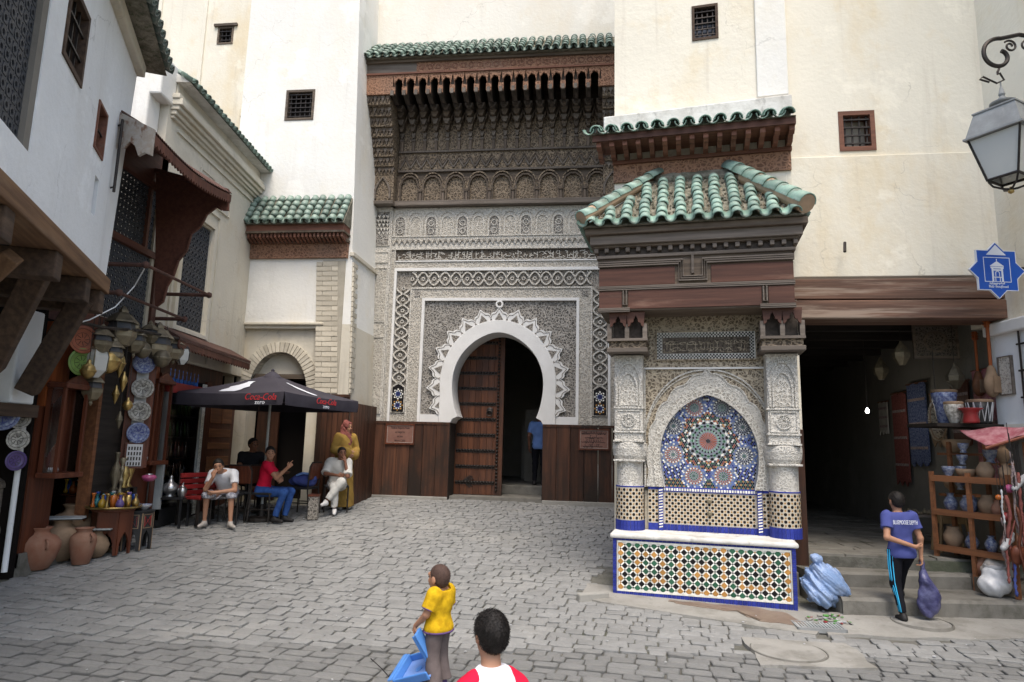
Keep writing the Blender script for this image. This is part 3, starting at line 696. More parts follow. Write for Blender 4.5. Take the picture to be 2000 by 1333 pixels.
# little star tile panels at the foot of the lattice
def rosette(b, cx, cz, y, rings, n=8, rot=0):
    """rings: (r0, r1, shape, material index)"""
    for r0, r1, shp, m in rings:
        for k in range(n):
            q = rot+2*math.pi*k/n; h = math.pi/n
            P = lambda r, a: (cx+r*math.cos(a), y, cz+r*math.sin(a))
            if shp == 'kite': V = [P(r0, q), P((r0+r1)*.5, q-h*.62), P(r1, q), P((r0+r1)*.5, q+h*.62)]
            elif shp == 'dart': V = [P(r0, q-h*.5), P(r1, q), P(r0, q+h*.5)]
            elif shp == 'ray': V = [P(r0, q-h*.45), P(r1*.86, q-h*.62), P(r1, q), P(r1*.86, q+h*.62), P(r0, q+h*.45)]
            elif shp == 'gap': V = [P(r0, q+h-h*.42), P(r1, q+h-h*.55), P(r1, q+h+h*.55), P(r0, q+h+h*.42)]
            elif shp == 'gkite': V = [P(r0, q+h), P((r0+r1)*.5, q+h-h*.6), P(r1, q+h), P((r0+r1)*.5, q+h+h*.6)]
            b.add(V, [tuple(range(len(V)))], m)
ZM = ['z_white', 'z_black', 'z_green', 'z_ochre', 'z_blue', 'z_sky', 'z_rust', 'z_mint']
for sx in (-1, 1):
    cx = sx*2.1375
    MB().prism([(cx-.125, 2.34), (cx+.125, 2.34), (cx+.125, 2.84), (cx, 2.95), (cx-.125, 2.84)], -.03, .02).build('star_tile_panel', 'z_black', por)
    b = MB()
    for cz in (2.47, 2.71):
        rosette(b, cx, cz, -.032, [(.0, .03, 'kite', 4), (.03, .07, 'kite', 5), (.05, .09, 'gkite', 0), (.085, .12, 'kite', 3 if cz < 2.6 else 0)], 8)
    o = b.build('star_tiles', ZM, por); o['kind'] = 'stuff'
    MB().ribbon([(cx-.14, 2.32), (cx+.14, 2.32), (cx+.14, 2.85), (cx, 2.98), (cx-.14, 2.85)], .02, -.04, .0, closed=True).build('star_tile_frame', 'carved_pale', por)
# bands above the arch
MB().box(-2.35, 2.35, -.02, .3, 5.475, 5.62).build('carved_band', 'carved_light', por)
MB().box(-2.35, 2.35, -.04, .3, 5.62, 5.645).build('white_fillet', 'white_stone', por)
MB().box(-2.35, 2.35, .006, .3, 5.645, 5.895).build('inscription_ground', 'carved_black', por)
r = random.Random(21); b = MB(); x = -2.28
while x < 2.28:                                   # tall-stemmed script: uprights over rolling joined letters
    wd = r.uniform(.05, .13)
    if r.random() < .62: xx = x+r.uniform(0, .04); b.ribbon([(xx, 5.70), (xx+r.uniform(-.012, .012), r.uniform(5.82, 5.885))], r.uniform(.012, .018), -.008, .01)
    for k in range(2):
        c = (x+r.uniform(0, wd), 5.71+k*.085+r.uniform(-.02, .03)); a0 = r.uniform(0, 6.28)
        b.ribbon(circ(c[0], c[1], r.uniform(.018, .045), a0, a0+r.uniform(2.2, 5), 8, r.uniform(1, 1.6), .8), r.uniform(.010, .016), -.008, .01)
    b.ribbon([(x-.02, 5.685+r.uniform(-.01, .015)), (x+wd*.5, 5.672+r.uniform(-.01, .01)), (x+wd, 5.69)], .014, -.008, .01)
    x += wd
o = b.build('inscription', 'carved_pale', por); o['kind'] = 'stuff'
MB().box(-2.46, 2.46, -.045, .3, 5.895, 5.925).build('white_fillet', 'carved_pale', por)
MB().box(-2.46, 2.46, -.03, .3, 5.925, 6.185).build('stalactite_band', 'carved_pale', por)
for i in range(40):
    x = -2.40+.123*i; MB().prism([(x-.05, 6.13), (x-.03, 6.06), (x, 6.0), (x+.03, 6.06), (x+.05, 6.13)], -.06, -.03).build('stalactite', 'carved_light', por)
    MB().box(x+.045, x+.078, -.055, -.03, 6.07, 6.105).build('stalactite_notch', 'carved_dark', por)
MB().box(-2.46, 2.46, -.05, .3, 6.185, 6.21).build('white_fillet', 'carved_pale', por)
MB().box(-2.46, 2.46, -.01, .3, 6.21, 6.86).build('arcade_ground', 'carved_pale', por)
for i in range(14):
    cx = -2.285+.352*i; kk = i % 2 == 0
    def ogive(hw, z0, zs, h): return [(cx-hw, z0)]+[(cx-hw*math.cos(q), zs+h*math.sin(q)) for q in [math.pi*j/14 for j in range(15)]]+[(cx+hw, z0)]
    MB().prism(ogive(.115, 6.215, 6.52, .135)[::-1], -.013 if kk else -.014, .05).build('blind_arch_panel', 'carved_grey' if kk else 'carved_light', por)
    MB().ribbon(ogive(.118, 6.212, 6.52, .14), .02, -.03, .0).build('blind_arch_line', 'carved_pale', por)
    MB().ribbon(ogive(.165, 6.212, 6.54, .21), .016, -.024, .0).build('blind_arch_moulding', 'carved_light', por)
    if kk:
        for cz in (6.32, 6.50): MB().ribbon(circ(cx, cz, .06, 0, 2*math.pi, 16)[:-1], .016, -.024, .0, closed=True).build('roundel', 'carved_pale', por)
# pilasters at the sides
for sx, a, c in ((-1, -2.98, -2.46), (1, 2.46, 2.95)):
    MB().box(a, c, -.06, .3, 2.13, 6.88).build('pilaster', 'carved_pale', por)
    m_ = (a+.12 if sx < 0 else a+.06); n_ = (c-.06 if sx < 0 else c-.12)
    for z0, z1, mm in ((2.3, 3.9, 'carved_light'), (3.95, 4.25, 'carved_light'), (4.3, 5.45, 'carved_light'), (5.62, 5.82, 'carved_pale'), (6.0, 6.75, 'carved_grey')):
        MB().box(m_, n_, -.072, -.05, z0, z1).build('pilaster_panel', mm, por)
        MB().ribbon([(m_-.015, z0-.015), (n_+.015, z0-.015), (n_+.015, z1+.015), (m_-.015, z1+.015)], .026, -.085, -.05, closed=True).build('pilaster_frame', 'carved_pale', por)
    for j in range(5):
        for i in range(4+j % 2): x = m_+.03+(n_-m_-.06)*i/(3+j % 2); MB().prism([(x-.035, 6.66-.09*j), (x, 6.585-.09*j), (x+.035, 6.66-.09*j)], -.13+.01*j, -.06).build('stalactite', 'carved_pale', por)
# wainscot of planks and its plinth
for a, c in ((-2.95, -.975), (.975, 2.95)):
    n = 7; 
    for i in range(n): x = a+(c-a)*i/n; MB().box(x+.003, x+(c-a)/n-.003, -.075+random.uniform(-.006, .006), -.02, .56+.0, 2.125).build('plank', 'wood_wain', por, bevel=.004)
    MB().box(a, c, -.09, -.03, 2.075, 2.127).build('plank_cap', 'wood_wain', por)
    MB().box(a, c, -.1, .0, .40, .60).build('plinth', 'cement', por, bevel=.015)
for sx in (-1, 1): MB().box(sx*1.0-.03, sx*1.0+.03, -.06, .5, .55, 2.12).build('jamb', 'wood_black', por)
# door leaf
lf = MB().box(-.99, .06, .62, .66, .60, 4.2).build('door_leaf', 'wood_black', por)
for i in range(7): MB().box(-.985+.138*i, -.985+.138*i+.134, .595+random.uniform(-.004, .004), .63, .62, 4.15).build('door_plank', 'wood_door', lf, bevel=.003)
MB().box(-.02, .06, .575, .64, .60, 4.2).build('door_stile', 'wood_wain', lf)
stud = MB().lathe([(.030, 0), (.028, .014), (.016, .028), (.002, .032)], 10).mesh('stud', 'stud', True)
MX = Matrix.Rotation(math.pi/2, 4, 'X')
for k, z in enumerate([.88+.338*i for i in range(10)]):
    MB().box(-.96, -.1, .587, .594, z-.045, z+.03).build('iron_strap', 'iron', lf)
    for i in range(13): link('stud', stud, lf, mtx=Matrix.Translation((-.93+.0665*i, .587, z)) @ MX)
for i in range(46): link('stud', stud, lf, mtx=Matrix.Translation((-.062, .59, .72+.075*i)) @ MX)
kn = MB().lathe([(.075, 0), (.07, .02), (.03, .035), (.002, .04)], 16).build('knocker_plate', 'iron', lf, mtx=Matrix.Translation((-.24, .59, 2.42)) @ MX)
MB().tube([(-.24+.06*math.sin(q), .545, 2.36+.06*math.cos(q)) for q in [2*math.pi*i/16 for i in range(17)]], .013, 6).build('knocker_ring', 'iron', lf)
for q in range(-3, 4): MB().ribbon([(-.80, .90), (-.80+.26*math.cos(q*.28), .90+.13*math.sin(q*.45))], .02, .583, .592).build('hinge_finger', 'iron', lf)
# vestibule behind the door
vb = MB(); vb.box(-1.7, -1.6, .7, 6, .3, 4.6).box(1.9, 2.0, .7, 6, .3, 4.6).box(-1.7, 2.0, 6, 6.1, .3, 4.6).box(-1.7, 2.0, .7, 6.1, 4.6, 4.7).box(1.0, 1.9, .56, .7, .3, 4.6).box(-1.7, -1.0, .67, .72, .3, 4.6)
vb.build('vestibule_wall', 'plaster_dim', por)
MB().box(-1.6, 1.9, .1, 6, .35, .61).build('vestibule_floor', 'step_stone', por)
MB().box(-.95, 1.0, 1.3, 6, .6, .80).build('vestibule_step', 'step_stone', por, bevel=.02)
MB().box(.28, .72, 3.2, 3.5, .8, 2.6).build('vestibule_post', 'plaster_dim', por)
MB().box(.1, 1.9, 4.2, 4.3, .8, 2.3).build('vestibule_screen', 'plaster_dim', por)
# ------------------------------------------------------------------ cedar canopy over it
MB().box(-2.98, 2.98, .02, .5, 6.86, 10.6).build('canopy_back', 'wood_old', por)
MB().box(-2.5, 2.5, -.16, .02, 6.87, 6.93).box(-2.5, 2.5, -.12, .02, 6.93, 7.0).build('cornice', 'wood_grey', por, bevel=.01)
for i in range(9):
    cx = -2.11+.521*i
    def lob(hw, zb, zs, h, teeth=0):
        L = [(cx-hw, zb)]
        for j in range(25):
            q = math.pi*j/24; rr = 1+(teeth*abs(math.sin(q*6)) if teeth else 0)
            L.append((cx-hw*math.cos(q)*rr, zs+h*math.sin(q)**.85*rr))
        return L+[(cx+hw, zb)]
    MB().prism(lob(.20, 7.03, 7.28, .30)[::-1], -.005, .03).build('blind_arch_panel', 'carved_wood', por)
    MB().ribbon(lob(.205, 7.01, 7.28, .30, .04), .035, -.07, .0).build('blind_arch_lobes', 'wood_old', por)
    MB().ribbon(lob(.245, 7.01, 7.30, .37), .03, -.045, .0).build('blind_arch_moulding', 'carved_wood', por)
    if i < 8:
        MB().box(cx+.235, cx+.287, -.09, .0, 7.0, 7.20).build('colonnette', 'wood_old_z', por); MB().box(cx+.22, cx+.302, -.11, .0, 7.2, 7.27).build('capital', 'wood_old', por, bevel=.01)
MB().box(-2.4, 2.3, -.05, .02, 7.70, 7.745).build('moulding', 'wood_grey', por)
MB().box(-2.4, 2.3, .0, .03, 7.745, 8.16).build('chevron_ground', 'carved_wood', por)
for i in range(19):
    x = -2.36+.245*i
    for k, zz in enumerate((7.80, 7.89)): MB().ribbon([(x, zz), (x+.06, zz+.10), (x+.1225, zz+.21), (x+.185, zz+.10), (x+.245, zz)], .03, -.03+.008*k, .01).build('chevron', 'wood_grey' if k == 0 else 'wood_old', por)
MB().box(-2.4, 2.3, -.05, .02, 8.16, 8.2).build('moulding', 'wood_grey', por)
NB = 17
for i in range(NB+1):
    x = -2.33+.262*i
    MB().box(x-.03, x+.03, -.06, .02, 8.2, 8.42).build('colonnette', 'wood_old_z', por)
    MB().box(x-.04, x+.04, -.075, .02, 8.42, 8.47).build('capital', 'wood_grey', por)
    for k in range(5): MB().prism([(x-.05-.012*k, 8.61+.13*k), (x-.02-.006*k, 8.49+.13*k), (x+.02+.006*k, 8.49+.13*k), (x+.05+.012*k, 8.61+.13*k)], -.09-.075*k, .02).build('stalactite', 'wood_old' if k % 2 else 'wood_grey', por)
    if i < NB:
        cx = x+.131
        MB().box(cx-.098, cx+.098, -.012, .02, 8.2, 9.0).build('niche_panel', 'carved_wood', por)
        MB().ribbon([(cx-.1, 8.74), (cx-.075, 8.84), (cx-.05, 8.86), (cx-.03, 8.95), (cx, 9.03), (cx+.03, 8.95), (cx+.05, 8.86), (cx+.075, 8.84), (cx+.1, 8.74)], .035, -.16, .0).build('niche_arch', 'wood_old', por)
# brackets that carry the eave, and the frieze board with a lobed cut-out between each pair
YF = -.92
br = MB().prism([(.0, 8.98), (.02, 9.85), (YF+.04, 9.85), (YF+.04, 9.12), (-.62, 9.02), (-.42, 9.10), (-.25, 8.92), (-.12, 9.0)][::-1], -.05, .05, ax='x').mesh('bracket', 'wood_bracket')
for i in range(NB+1): link('bracket', br, por, mtx=Matrix.Translation((-2.33+.262*i, 0, 0)))
MB().box(-2.4, 2.3, YF+.04, .02, 9.85, 9.9).build('soffit', 'wood_bracket', por)
for i in range(NB):
    x0 = -2.33+.262*i; cx = x0+.131
    L = [(x0, 9.10), (x0+.055, 9.10), (x0+.055, 9.22)]+[(cx-.083*math.cos(q)*(1+.16*abs(math.sin(3.5*q))), 9.28+.15*math.sin(q)*(1+.16*abs(math.sin(3.5*q)))) for q in [math.pi*j/20 for j in range(21)]]+[(x0+.207, 9.22), (x0+.207, 9.10), (x0+.262, 9.10), (x0+.262, 9.54), (x0, 9.54)]
    # board piece as left post, right post and a top strip following the lobes
    A = L[2:-4]; B = [(x0+.262*(j/(len(A)-1)), 9.54) for j in range(len(A))]
    MB().strip(B, A, YF-.02, YF+.03).box(x0, x0+.055, YF-.02, YF+.03, 9.10, 9.26).box(x0+.207, x0+.262, YF-.02, YF+.03, 9.10, 9.26).build('lobed_board', 'carved_wood_red', por)
    MB().box(x0-.035, x0+.035, YF-.06, YF-.02, 9.05, 9.16).build('bracket_end', 'wood_grey', por)
for a, c in ((-2.98, -2.33), (2.124, 2.6)): MB().box(a, c, YF-.02, YF+.03, 9.10, 9.54).build('lobed_board', 'carved_wood_red', por)
MB().box(-2.98, 2.6, YF-.05, YF+.03, 9.54, 9.58).build('moulding', 'wood_frieze', por)
MB().box(-1.82, 2.6, YF-.025, YF+.03, 9.58, 9.80).build('frieze_board', 'carved_wood_red', por)
MB().box(-2.98, -1.82, YF-.025, YF+.03, 9.58, 9.80).build('frieze_board', 'wood_grey', por)
MB().box(-2.98, 2.6, YF-.08, YF+.03, 9.80, 9.87).build('eave_board', 'wood_old', por)
for i in range(24): MB().ribbon(circ(-1.7+.18*i, 9.69, .055, 0, 2*math.pi, 12)[:-1], .014, YF-.034, YF-.02, closed=True).build('frieze_scroll', 'wood_frieze', por)
# corbelled cheeks left and right, stepped like stalactites
for a, c in ((-2.92, -2.40), (2.16, 2.6)):
    for k in range(8):
        t = k/7; y = -.86+.62*t**.8; z1 = 9.1-.195*k
        MB().box(a+.03*t, c-.02*t, y, .02, z1-.195, z1).build('corbel_course', 'carved_wood', por, bevel=.012)
        nn = 6
        for i in range(nn): x = a+.03*t+(c-a-.05*t)*(i+.5+(.25 if k % 2 else -.25)*(1 if 0 < i < nn-1 else 0))/nn; MB().prism([(x-.042, z1-.01), (x-.034, z1-.07), (x-.012, z1-.10), (x, z1-.17), (x+.012, z1-.10), (x+.034, z1-.07), (x+.042, z1-.01)], y-.035, y+.01).build('stalactite', 'wood_old' if (i+k) % 2 else 'wood_grey', por)
    MB().box(a+.03, c-.02, -.24, .02, 6.95, 7.545).build('corbel_base', 'carved_wood', por, bevel=.01)
    cx = (a+c)/2
    MB().ribbon([(cx-.17, 7.0), (cx-.17, 7.2), (cx-.11, 7.35), (cx, 7.5), (cx+.11, 7.35), (cx+.17, 7.2), (cx+.17, 7.0)], .04, -.28, -.23).build('blind_arch_moulding', 'wood_grey', por)
    MB().box(a, c, -.30, .02, 6.87, 6.95).build('corbel_foot', 'wood_grey', por, bevel=.01)
# roof and the plain wall above
S = Vector((0, .80, .75)).normalized()
MB().add([(-3.0, YF-.16, 9.87), (2.6, YF-.16, 9.87), (2.6, -.28, 10.62), (-3.0, -.28, 10.62), (-3.0, -.28, 9.87), (2.6, -.28, 9.87)], [(0, 1, 2, 3), (0, 4, 5, 1), (0, 3, 4), (1, 5, 2)]).build('roof_bed', 'tile_bed', por)
tiles(por, (-3.0, YF-.2, 9.885), (1, 0, 0), S, 30, 5, .186, .215, 'tile_green', seed=4)
MB().box(-3.4, 2.9, -.28, 1.2, 10.0, 15).build('upper_wall', 'plaster_portal', por)
# plaques on the wainscot
def text_obj(name, body, size, mat_, parent, loc, rot=(math.pi/2, 0, 0), ext=.002, align='CENTER', sx=1, shear=0):
    cu = bpy.data.curves.new(name, 'FONT'); cu.body = body; cu.size = size; cu.extrude = ext; cu.align_x = align; cu.align_y = 'CENTER'; cu.shear = shear; cu.resolution_u = 3
    o = bpy.data.objects.new(name, cu); COL.objects.link(o); bpy.context.view_layer.update()
    dg = bpy.context.evaluated_depsgraph_get(); me = bpy.data.meshes.new_from_object(o.evaluated_get(dg)); bpy.data.objects.remove(o); bpy.data.curves.remove(cu)
    me.materials.clear(); me.materials.append(MAT[mat_]); o = link(name, me, parent); o.location = loc; o.rotation_euler = rot; o.scale = (sx, 1, 1); return o
def plaque(u, z, w_, h_, label, lines, script=False):
    t = thing('wall_plaque', label, 'plaque', FA.w(u, -.085, z), FA.a, 'plaques beside the portal door')
    MB().box(-w_/2, w_/2, -.012, .0, -h_/2, h_/2).build('panel', 'plaque', t)
    MB().ribbon([(-w_/2, -h_/2), (w_/2, -h_/2), (w_/2, h_/2), (-w_/2, h_/2)], .035, -.03, .0, closed=True).build('frame', 'wood_cabinet', t)
    MB().ribbon([(-w_/2+.026, -h_/2+.026), (w_/2-.026, -h_/2+.026), (w_/2-.026, h_/2-.026), (-w_/2+.026, h_/2-.026)], .008, -.022, .0, closed=True).build('inner_bead', 'wood_peel', t)
    n = len(lines)
    for i, s in enumerate(lines):
        zz = h_*.33-h_*.66*i/(n-1)
        if not script: text_obj('lettering', s[0], s[1], 'ink', t, (0, -.0135, zz), sx=s[2])
        else:
            r = random.Random(40+i); b = MB(); x = s*.5; 
            while x > -s*.5:
                wd = r.uniform(.03, .06); b.ribbon([(x, zz+r.uniform(-.008, .006)), (x-wd*.5, zz-.016+r.uniform(-.006, .004)), (x-wd, zz+r.uniform(-.006, .012))], .011, -.0155, -.011)
                if r.random() < .5: b.ribbon([(x-wd*.3, zz), (x-wd*.3+.004, zz+.045)], .009, -.0155, -.011)
                if r.random() < .6: q = x-wd*r.random(); b.box(q-.005, q+.005, -.0155, -.011, zz+.028, zz+.038)
                if r.random() < .35: b.ribbon(circ(x-wd*.5, zz-.01, .018, 3.4, 6.0, 6), .009, -.0155, -.011)
                x -= wd
            b.build('lettering', 'ink', t)
plaque(-2.03, 1.86, .60, .40, 'brown plaque with dark Latin letters left of the portal door', [('Fondouk Nejjarine Musée', .066, .58), ('et Nejjarine', .066, .66), ('du bois', .062, .66), ('Arts et Cèdre', .062, .66)])
plaque(2.02, 1.84, .60, .40, 'brown plaque with Arabic script right of the portal door', [.48, .36, .46, .34], True)
# ------------------------------------------------------------------ white tower block left of the portal
tow = thing('tower_house', 'tall white plastered tower block with green tiled awning and brick arch', 'building', TW.w(0, 0, 0), TW.a)
lean = lambda x, z: (-.034*(z-.6)) if x > -3.0 else 0.0
wh = (-4.44, -3.81, 8.27, 8.95)
UR = -2.62
# the doorway below is a pointed arch: wall in two jambs and an arch strip
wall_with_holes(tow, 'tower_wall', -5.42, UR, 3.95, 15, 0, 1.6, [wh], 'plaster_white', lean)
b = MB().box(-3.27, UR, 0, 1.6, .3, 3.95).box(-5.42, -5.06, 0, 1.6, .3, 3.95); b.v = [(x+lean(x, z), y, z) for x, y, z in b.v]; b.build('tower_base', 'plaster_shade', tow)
lattice_window(tow, *wh, 0, 6, 7, .016, .05)
MB().box(-5.06, -3.27, .0, .1, 3.86, 3.95).build('recess_moulding', 'plaster_shade', tow, bevel=.01)
MB().box(-5.42, -3.27, -.05, .0, 3.93, 3.98).build('string_course', 'plaster_shade', tow, bevel=.01)
cx = -4.17
def pointed(hw, zs, h, n=15):
    L = []
    for i in range(n): t = i/(n-1); L.append((cx-hw*math.cos(t*math.pi/2)**.85, zs+h*math.sin(t*math.pi/2)**1.15))
    return L+[(2*cx-x, z) for x, z in L[:-1][::-1]]
AA = pointed(.62, 2.55, .85); BB = pointed(.87, 2.55, 1.05)
top = []
for x, z in BB:
    dx, dz = x-cx, z-2.55; t = min(.895/abs(dx) if abs(dx) > 1e-6 else 1e9, 1.31/dz if dz > 1e-6 else 1e9); top.append((cx+dx*t, 2.55+dz*t))
MB().strip(BB, top, .1, .5).build('arch_field', 'plaster_shade', tow)
for q_ in ((-5.06, cx-.62), (cx+.62, -3.27)): MB().box(*q_, .11, .5, .3, 2.55).build('arch_jamb', 'plaster_shade', tow)
# voussoirs: one brick each
nv = 34
for k in range(nv):
    i = k/nv*(len(AA)-1); j = (k+.82)/nv*(len(AA)-1)
    lerp = lambda P, t: tuple(np.array(P[int(t)])*(1-t % 1)+np.array(P[min(int(t)+1, len(P)-1)])*(t % 1))
    MB().prism([lerp(AA, i), lerp(BB, i), lerp(BB, j), lerp(AA, j)][::-1], .065, .4).build('arch_brick', 'brick_cream', tow)
MB().strip(AA, BB, .085, .4).build('arch_mortar', 'mortar', tow)
MB().prism(pointed(.62, 2.9, .5)[::-1], .3, .4).build('tympanum', 'plaster_shade', tow)
MB().box(-4.8, -3.54, .15, .45, 2.88, 2.97).build('lintel_beam', 'wood_old', tow)
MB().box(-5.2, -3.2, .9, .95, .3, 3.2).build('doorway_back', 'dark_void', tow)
MB().box(-4.75, -4.30, .5, .55, .45, 2.85).build('door_leaf', 'wood_wain', tow)
for i in range(6): x = -3.27+.105*i; MB().box(x+.002, x+.103, -.05, .02, .40, 2.52).build('plank', 'wood_wain', tow, bevel=.003)
MB().box(-3.28, -2.64, -.065, .0, 2.52, 2.57).build('plank_cap', 'wood_wain', tow)
# the return wall to the portal is wainscoted too
for i in range(9): y = .05+.16*i; MB().box(UR-.02, UR+.045+lean(UR, .6), y+.003, y+.157, .40, 2.42).build('plank', 'wood_wain', tow)
MB().box(UR-.2, UR+lean(UR, 5.36)+.05, -.04, 1.5, 5.33, 5.40).build('return_course', 'plaster_shade', tow)
# brick pilaster at the corner
bm = [MB().box(0, l, -.03, .02, 0, .088).mesh('brick', 'brick_cream') for l in (.20, .24, .12, .31)]
for k in range(26):
    z = 2.60+.101*k; x0 = -3.35+(-.006*k)
    seq = (3, 2) if k % 2 == 0 else (2, 3)
    x = x0
    for q in seq: link('brick', bm[q], tow, mtx=Matrix.Translation((x, random.uniform(-.006, .004), z))); x += (.20, .24, .12, .31)[q]+.012
    link('brick', bm[1 if k % 2 else 2], tow, mtx=Matrix.Translation((UR+lean(UR, z)+.0, .03, z)) @ Matrix.Rotation(math.pi/2, 4, 'Z'))
MB().box(-3.37, -2.9, -.018, .02, 2.58, 5.24).build('brick_mortar', 'mortar', tow)
# awning: carved boards, dentils, green tiles
YA = -.42
zc = lambda py, d=0, px=570: TW.uv(px, py, d)[1]
a, c = -5.28, -2.86
MB().box(a, c, -.06, .0, zc(506), zc(476, -.06)).build('awning_frieze', 'carved_wood_red', tow)
MB().box(a-.02, c+.02, -.14, .0, zc(476, -.06), zc(472, -.1)+.03).build('awning_moulding', 'wood_old', tow)
zd = zc(470, -.25)
for i in range(30): x = a+.04+(c-a-.08)*i/29; MB().prism([(-.10, zd-.02), (-.32, zd+.05), (-.32, zd+.13), (-.0, zd+.13)][::-1], x-.022, x+.022, ax='x').build('dentil', 'wood_frieze', tow)
zb0 = zd+.13
MB().box(a-.02, c+.02, -.36, .0, zb0, zb0+.04).build('awning_moulding', 'wood_old', tow)
ze = zc(436, YA)
MB().box(a, c, -.34, .0, zb0+.04, ze+.02).build('awning_board', 'wood_frieze', tow)
zt = zc(390)
MB().add([(a-.02, YA, ze), (c+.02, YA, ze), (c+.02, .0, zt), (a-.02, .0, zt), (a-.02, 0, ze), (c+.02, 0, ze)], [(0, 1, 2, 3), (0, 4, 5, 1), (0, 3, 4), (1, 5, 2)]).build('roof_bed', 'tile_bed', tow)
S = Vector((0, -YA, zt-ze)).normalized(); Ls = math.hypot(YA, zt-ze)
tiles(tow, (a-.03, YA-.02, ze+.015), (1, 0, 0), S, 14, 5, (c-a+.06)/14, Ls/5, 'tile_green', seed=9)

# ------------------------------------------------------------------ house high behind on the left
BK = Frame(*TW.w(0, 3.0, 0)[:2], TW.a)
bk = thing('back_house', 'cream plastered house rising behind the left wall with small barred windows', 'building', BK.w(0, 0, 0), BK.a)
h1 = (*sorted((BK.uv(258, 20)[0], BK.uv(315, 20)[0])), BK.uv(300, 40)[1], BK.uv(300, -30)[1])
h2 = (*sorted((BK.uv(425, 70)[0], BK.uv(456, 70)[0])), BK.uv(440, 87)[1], BK.uv(440, 53)[1])
wall_with_holes(bk, 'wall', -12, -4.5, 5, 16, 0, .6, [h1, h2], 'plaster_cream')
lattice_window(bk, *h1, 0, 5, 5, .03, .05, ('wood_frieze', 'plaster_cream', 'glass_dark'))
lattice_window(bk, *h2, 0, 4, 4, .02, .05)
MB().box(h2[0]-.1, h2[1]+.1, -.06, .1, h2[3], h2[3]+.07).build('window_lintel', 'wood_old', bk)
zz = BK.uv(440, 228)[1]; MB().box(-7.2, -5.2, -.10, .05, zz-.06, zz+.16).build('lintel_band', 'plaster_cream', bk, bevel=.01)
for px in (305, 395): u = BK.uv(px, 100)[0]; MB().box(u-.05, u+.05, -.05, .05, 5, 16).build('wall_rib', 'plaster_cream', bk, bevel=.01)

# ------------------------------------------------------------------ wall on the left with the lattice window
lw = thing('side_wall', 'weathered side wall with green tile coping, plaster cornice and tall lattice window', 'wall', LW.w(0, 0, 0), LW.a)
def LX(px, py, d=0):
    p = at_x(px, py, -5.35-d); return float(p[1]-9), float(p[2])
U0 = .55; U1 = 4.3
wn0, wn1 = 1.36, 2.36; wz0, wz1 = 3.45, 5.3
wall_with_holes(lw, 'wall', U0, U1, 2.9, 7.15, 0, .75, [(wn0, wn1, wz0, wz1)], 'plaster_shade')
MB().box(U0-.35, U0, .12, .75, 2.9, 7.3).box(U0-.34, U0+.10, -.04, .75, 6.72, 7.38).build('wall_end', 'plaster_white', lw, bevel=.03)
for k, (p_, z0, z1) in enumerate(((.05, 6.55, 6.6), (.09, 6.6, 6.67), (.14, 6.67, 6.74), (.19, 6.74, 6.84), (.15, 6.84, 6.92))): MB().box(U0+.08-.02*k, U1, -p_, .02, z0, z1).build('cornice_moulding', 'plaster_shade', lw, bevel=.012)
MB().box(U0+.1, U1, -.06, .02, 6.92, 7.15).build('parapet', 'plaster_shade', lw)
MB().add([(U0+.05, -.26, 7.13), (U1, -.26, 7.13), (U1, .3, 7.50), (U0+.05, .3, 7.50), (U0+.05, .3, 7.13), (U1, .3, 7.13)], [(0, 1, 2, 3), (0, 4, 5, 1), (0, 3, 4), (1, 5, 2)]).build('coping_bed', 'lime', lw)
tiles(lw, (U0+.05, -.30, 7.14), (1, 0, 0), (0, .84, .54), 24, 2, .155, .2, 'tile_green', seed=5)
for u in (1.72, 2.42): MB().box(u, u+.5, -.012, .01, 5.75, 6.2).build('sunk_panel', 'plaster_old', lw); MB().ribbon([(u, 5.75), (u+.5, 5.75), (u+.5, 6.2), (u, 6.2)], .035, -.03, .01, closed=True).build('panel_frame', 'plaster_shade', lw)
for z in (6.42,): MB().box(U0+.3, U1, -.03, .01, z, z+.03).build('string_course', 'plaster_shade', lw)
# lattice window: dark ground, a net of rings and crosses carved of wood, plaster architrave
wd = MB().box(wn0, wn1, .16, .18, wz0, wz1).build('lattice_window', 'dark_void', lw)
MB().ribbon([(wn0-.06, wz0-.06), (wn1+.06, wz0-.06), (wn1+.06, wz1+.06), (wn0-.06, wz1+.06)], .12, -.05, .02, closed=True).build('architrave', 'plaster_shade', wd)
MB().ribbon([(wn0-.22, wz0-.5), (wn0-.22, wz1+.3), (wn1+.22, wz1+.3), (wn1+.22, wz0-.5)], .05, -.035, .02).build('architrave', 'plaster_shade', wd)
def mash(parent, u0, u1, z0, z1, y, p, m='lattice_dark', ax='u', name='lattice_screen', r=.36, wd=.016):
    """turned-wood screen: a net of small rings joined by short bars"""
    b = MB(); nx = max(1, int((u1-u0)/p)); nz = max(1, int((z1-z0)/p))
    for i in range(nx):
        for j in range(nz):
            cx, cz = u0+(u1-u0)*(i+.5)/nx, z0+(z1-z0)*(j+.5)/nz
            b.ribbon(circ(cx, cz, p*r, 0, 2*math.pi, 6)[:-1], wd, y, y+.018, closed=True)
    for i in range(nx+1): x = u0+(u1-u0)*i/nx; b.box(x-wd*.4, x+wd*.4, y+.004, y+.02, z0, z1)
    for j in range(nz+1): z = z0+(z1-z0)*j/nz; b.box(u0, u1, y+.0045, y+.0205, z-wd*.4, z+wd*.4)
    o = b.build(name, m, parent); o['kind'] = 'stuff'; return o
mash(wd, wn0+.02, wn1-.02, wz0+.02, wz1-.02, .03, .115, 'lattice_dark', wd=.022)

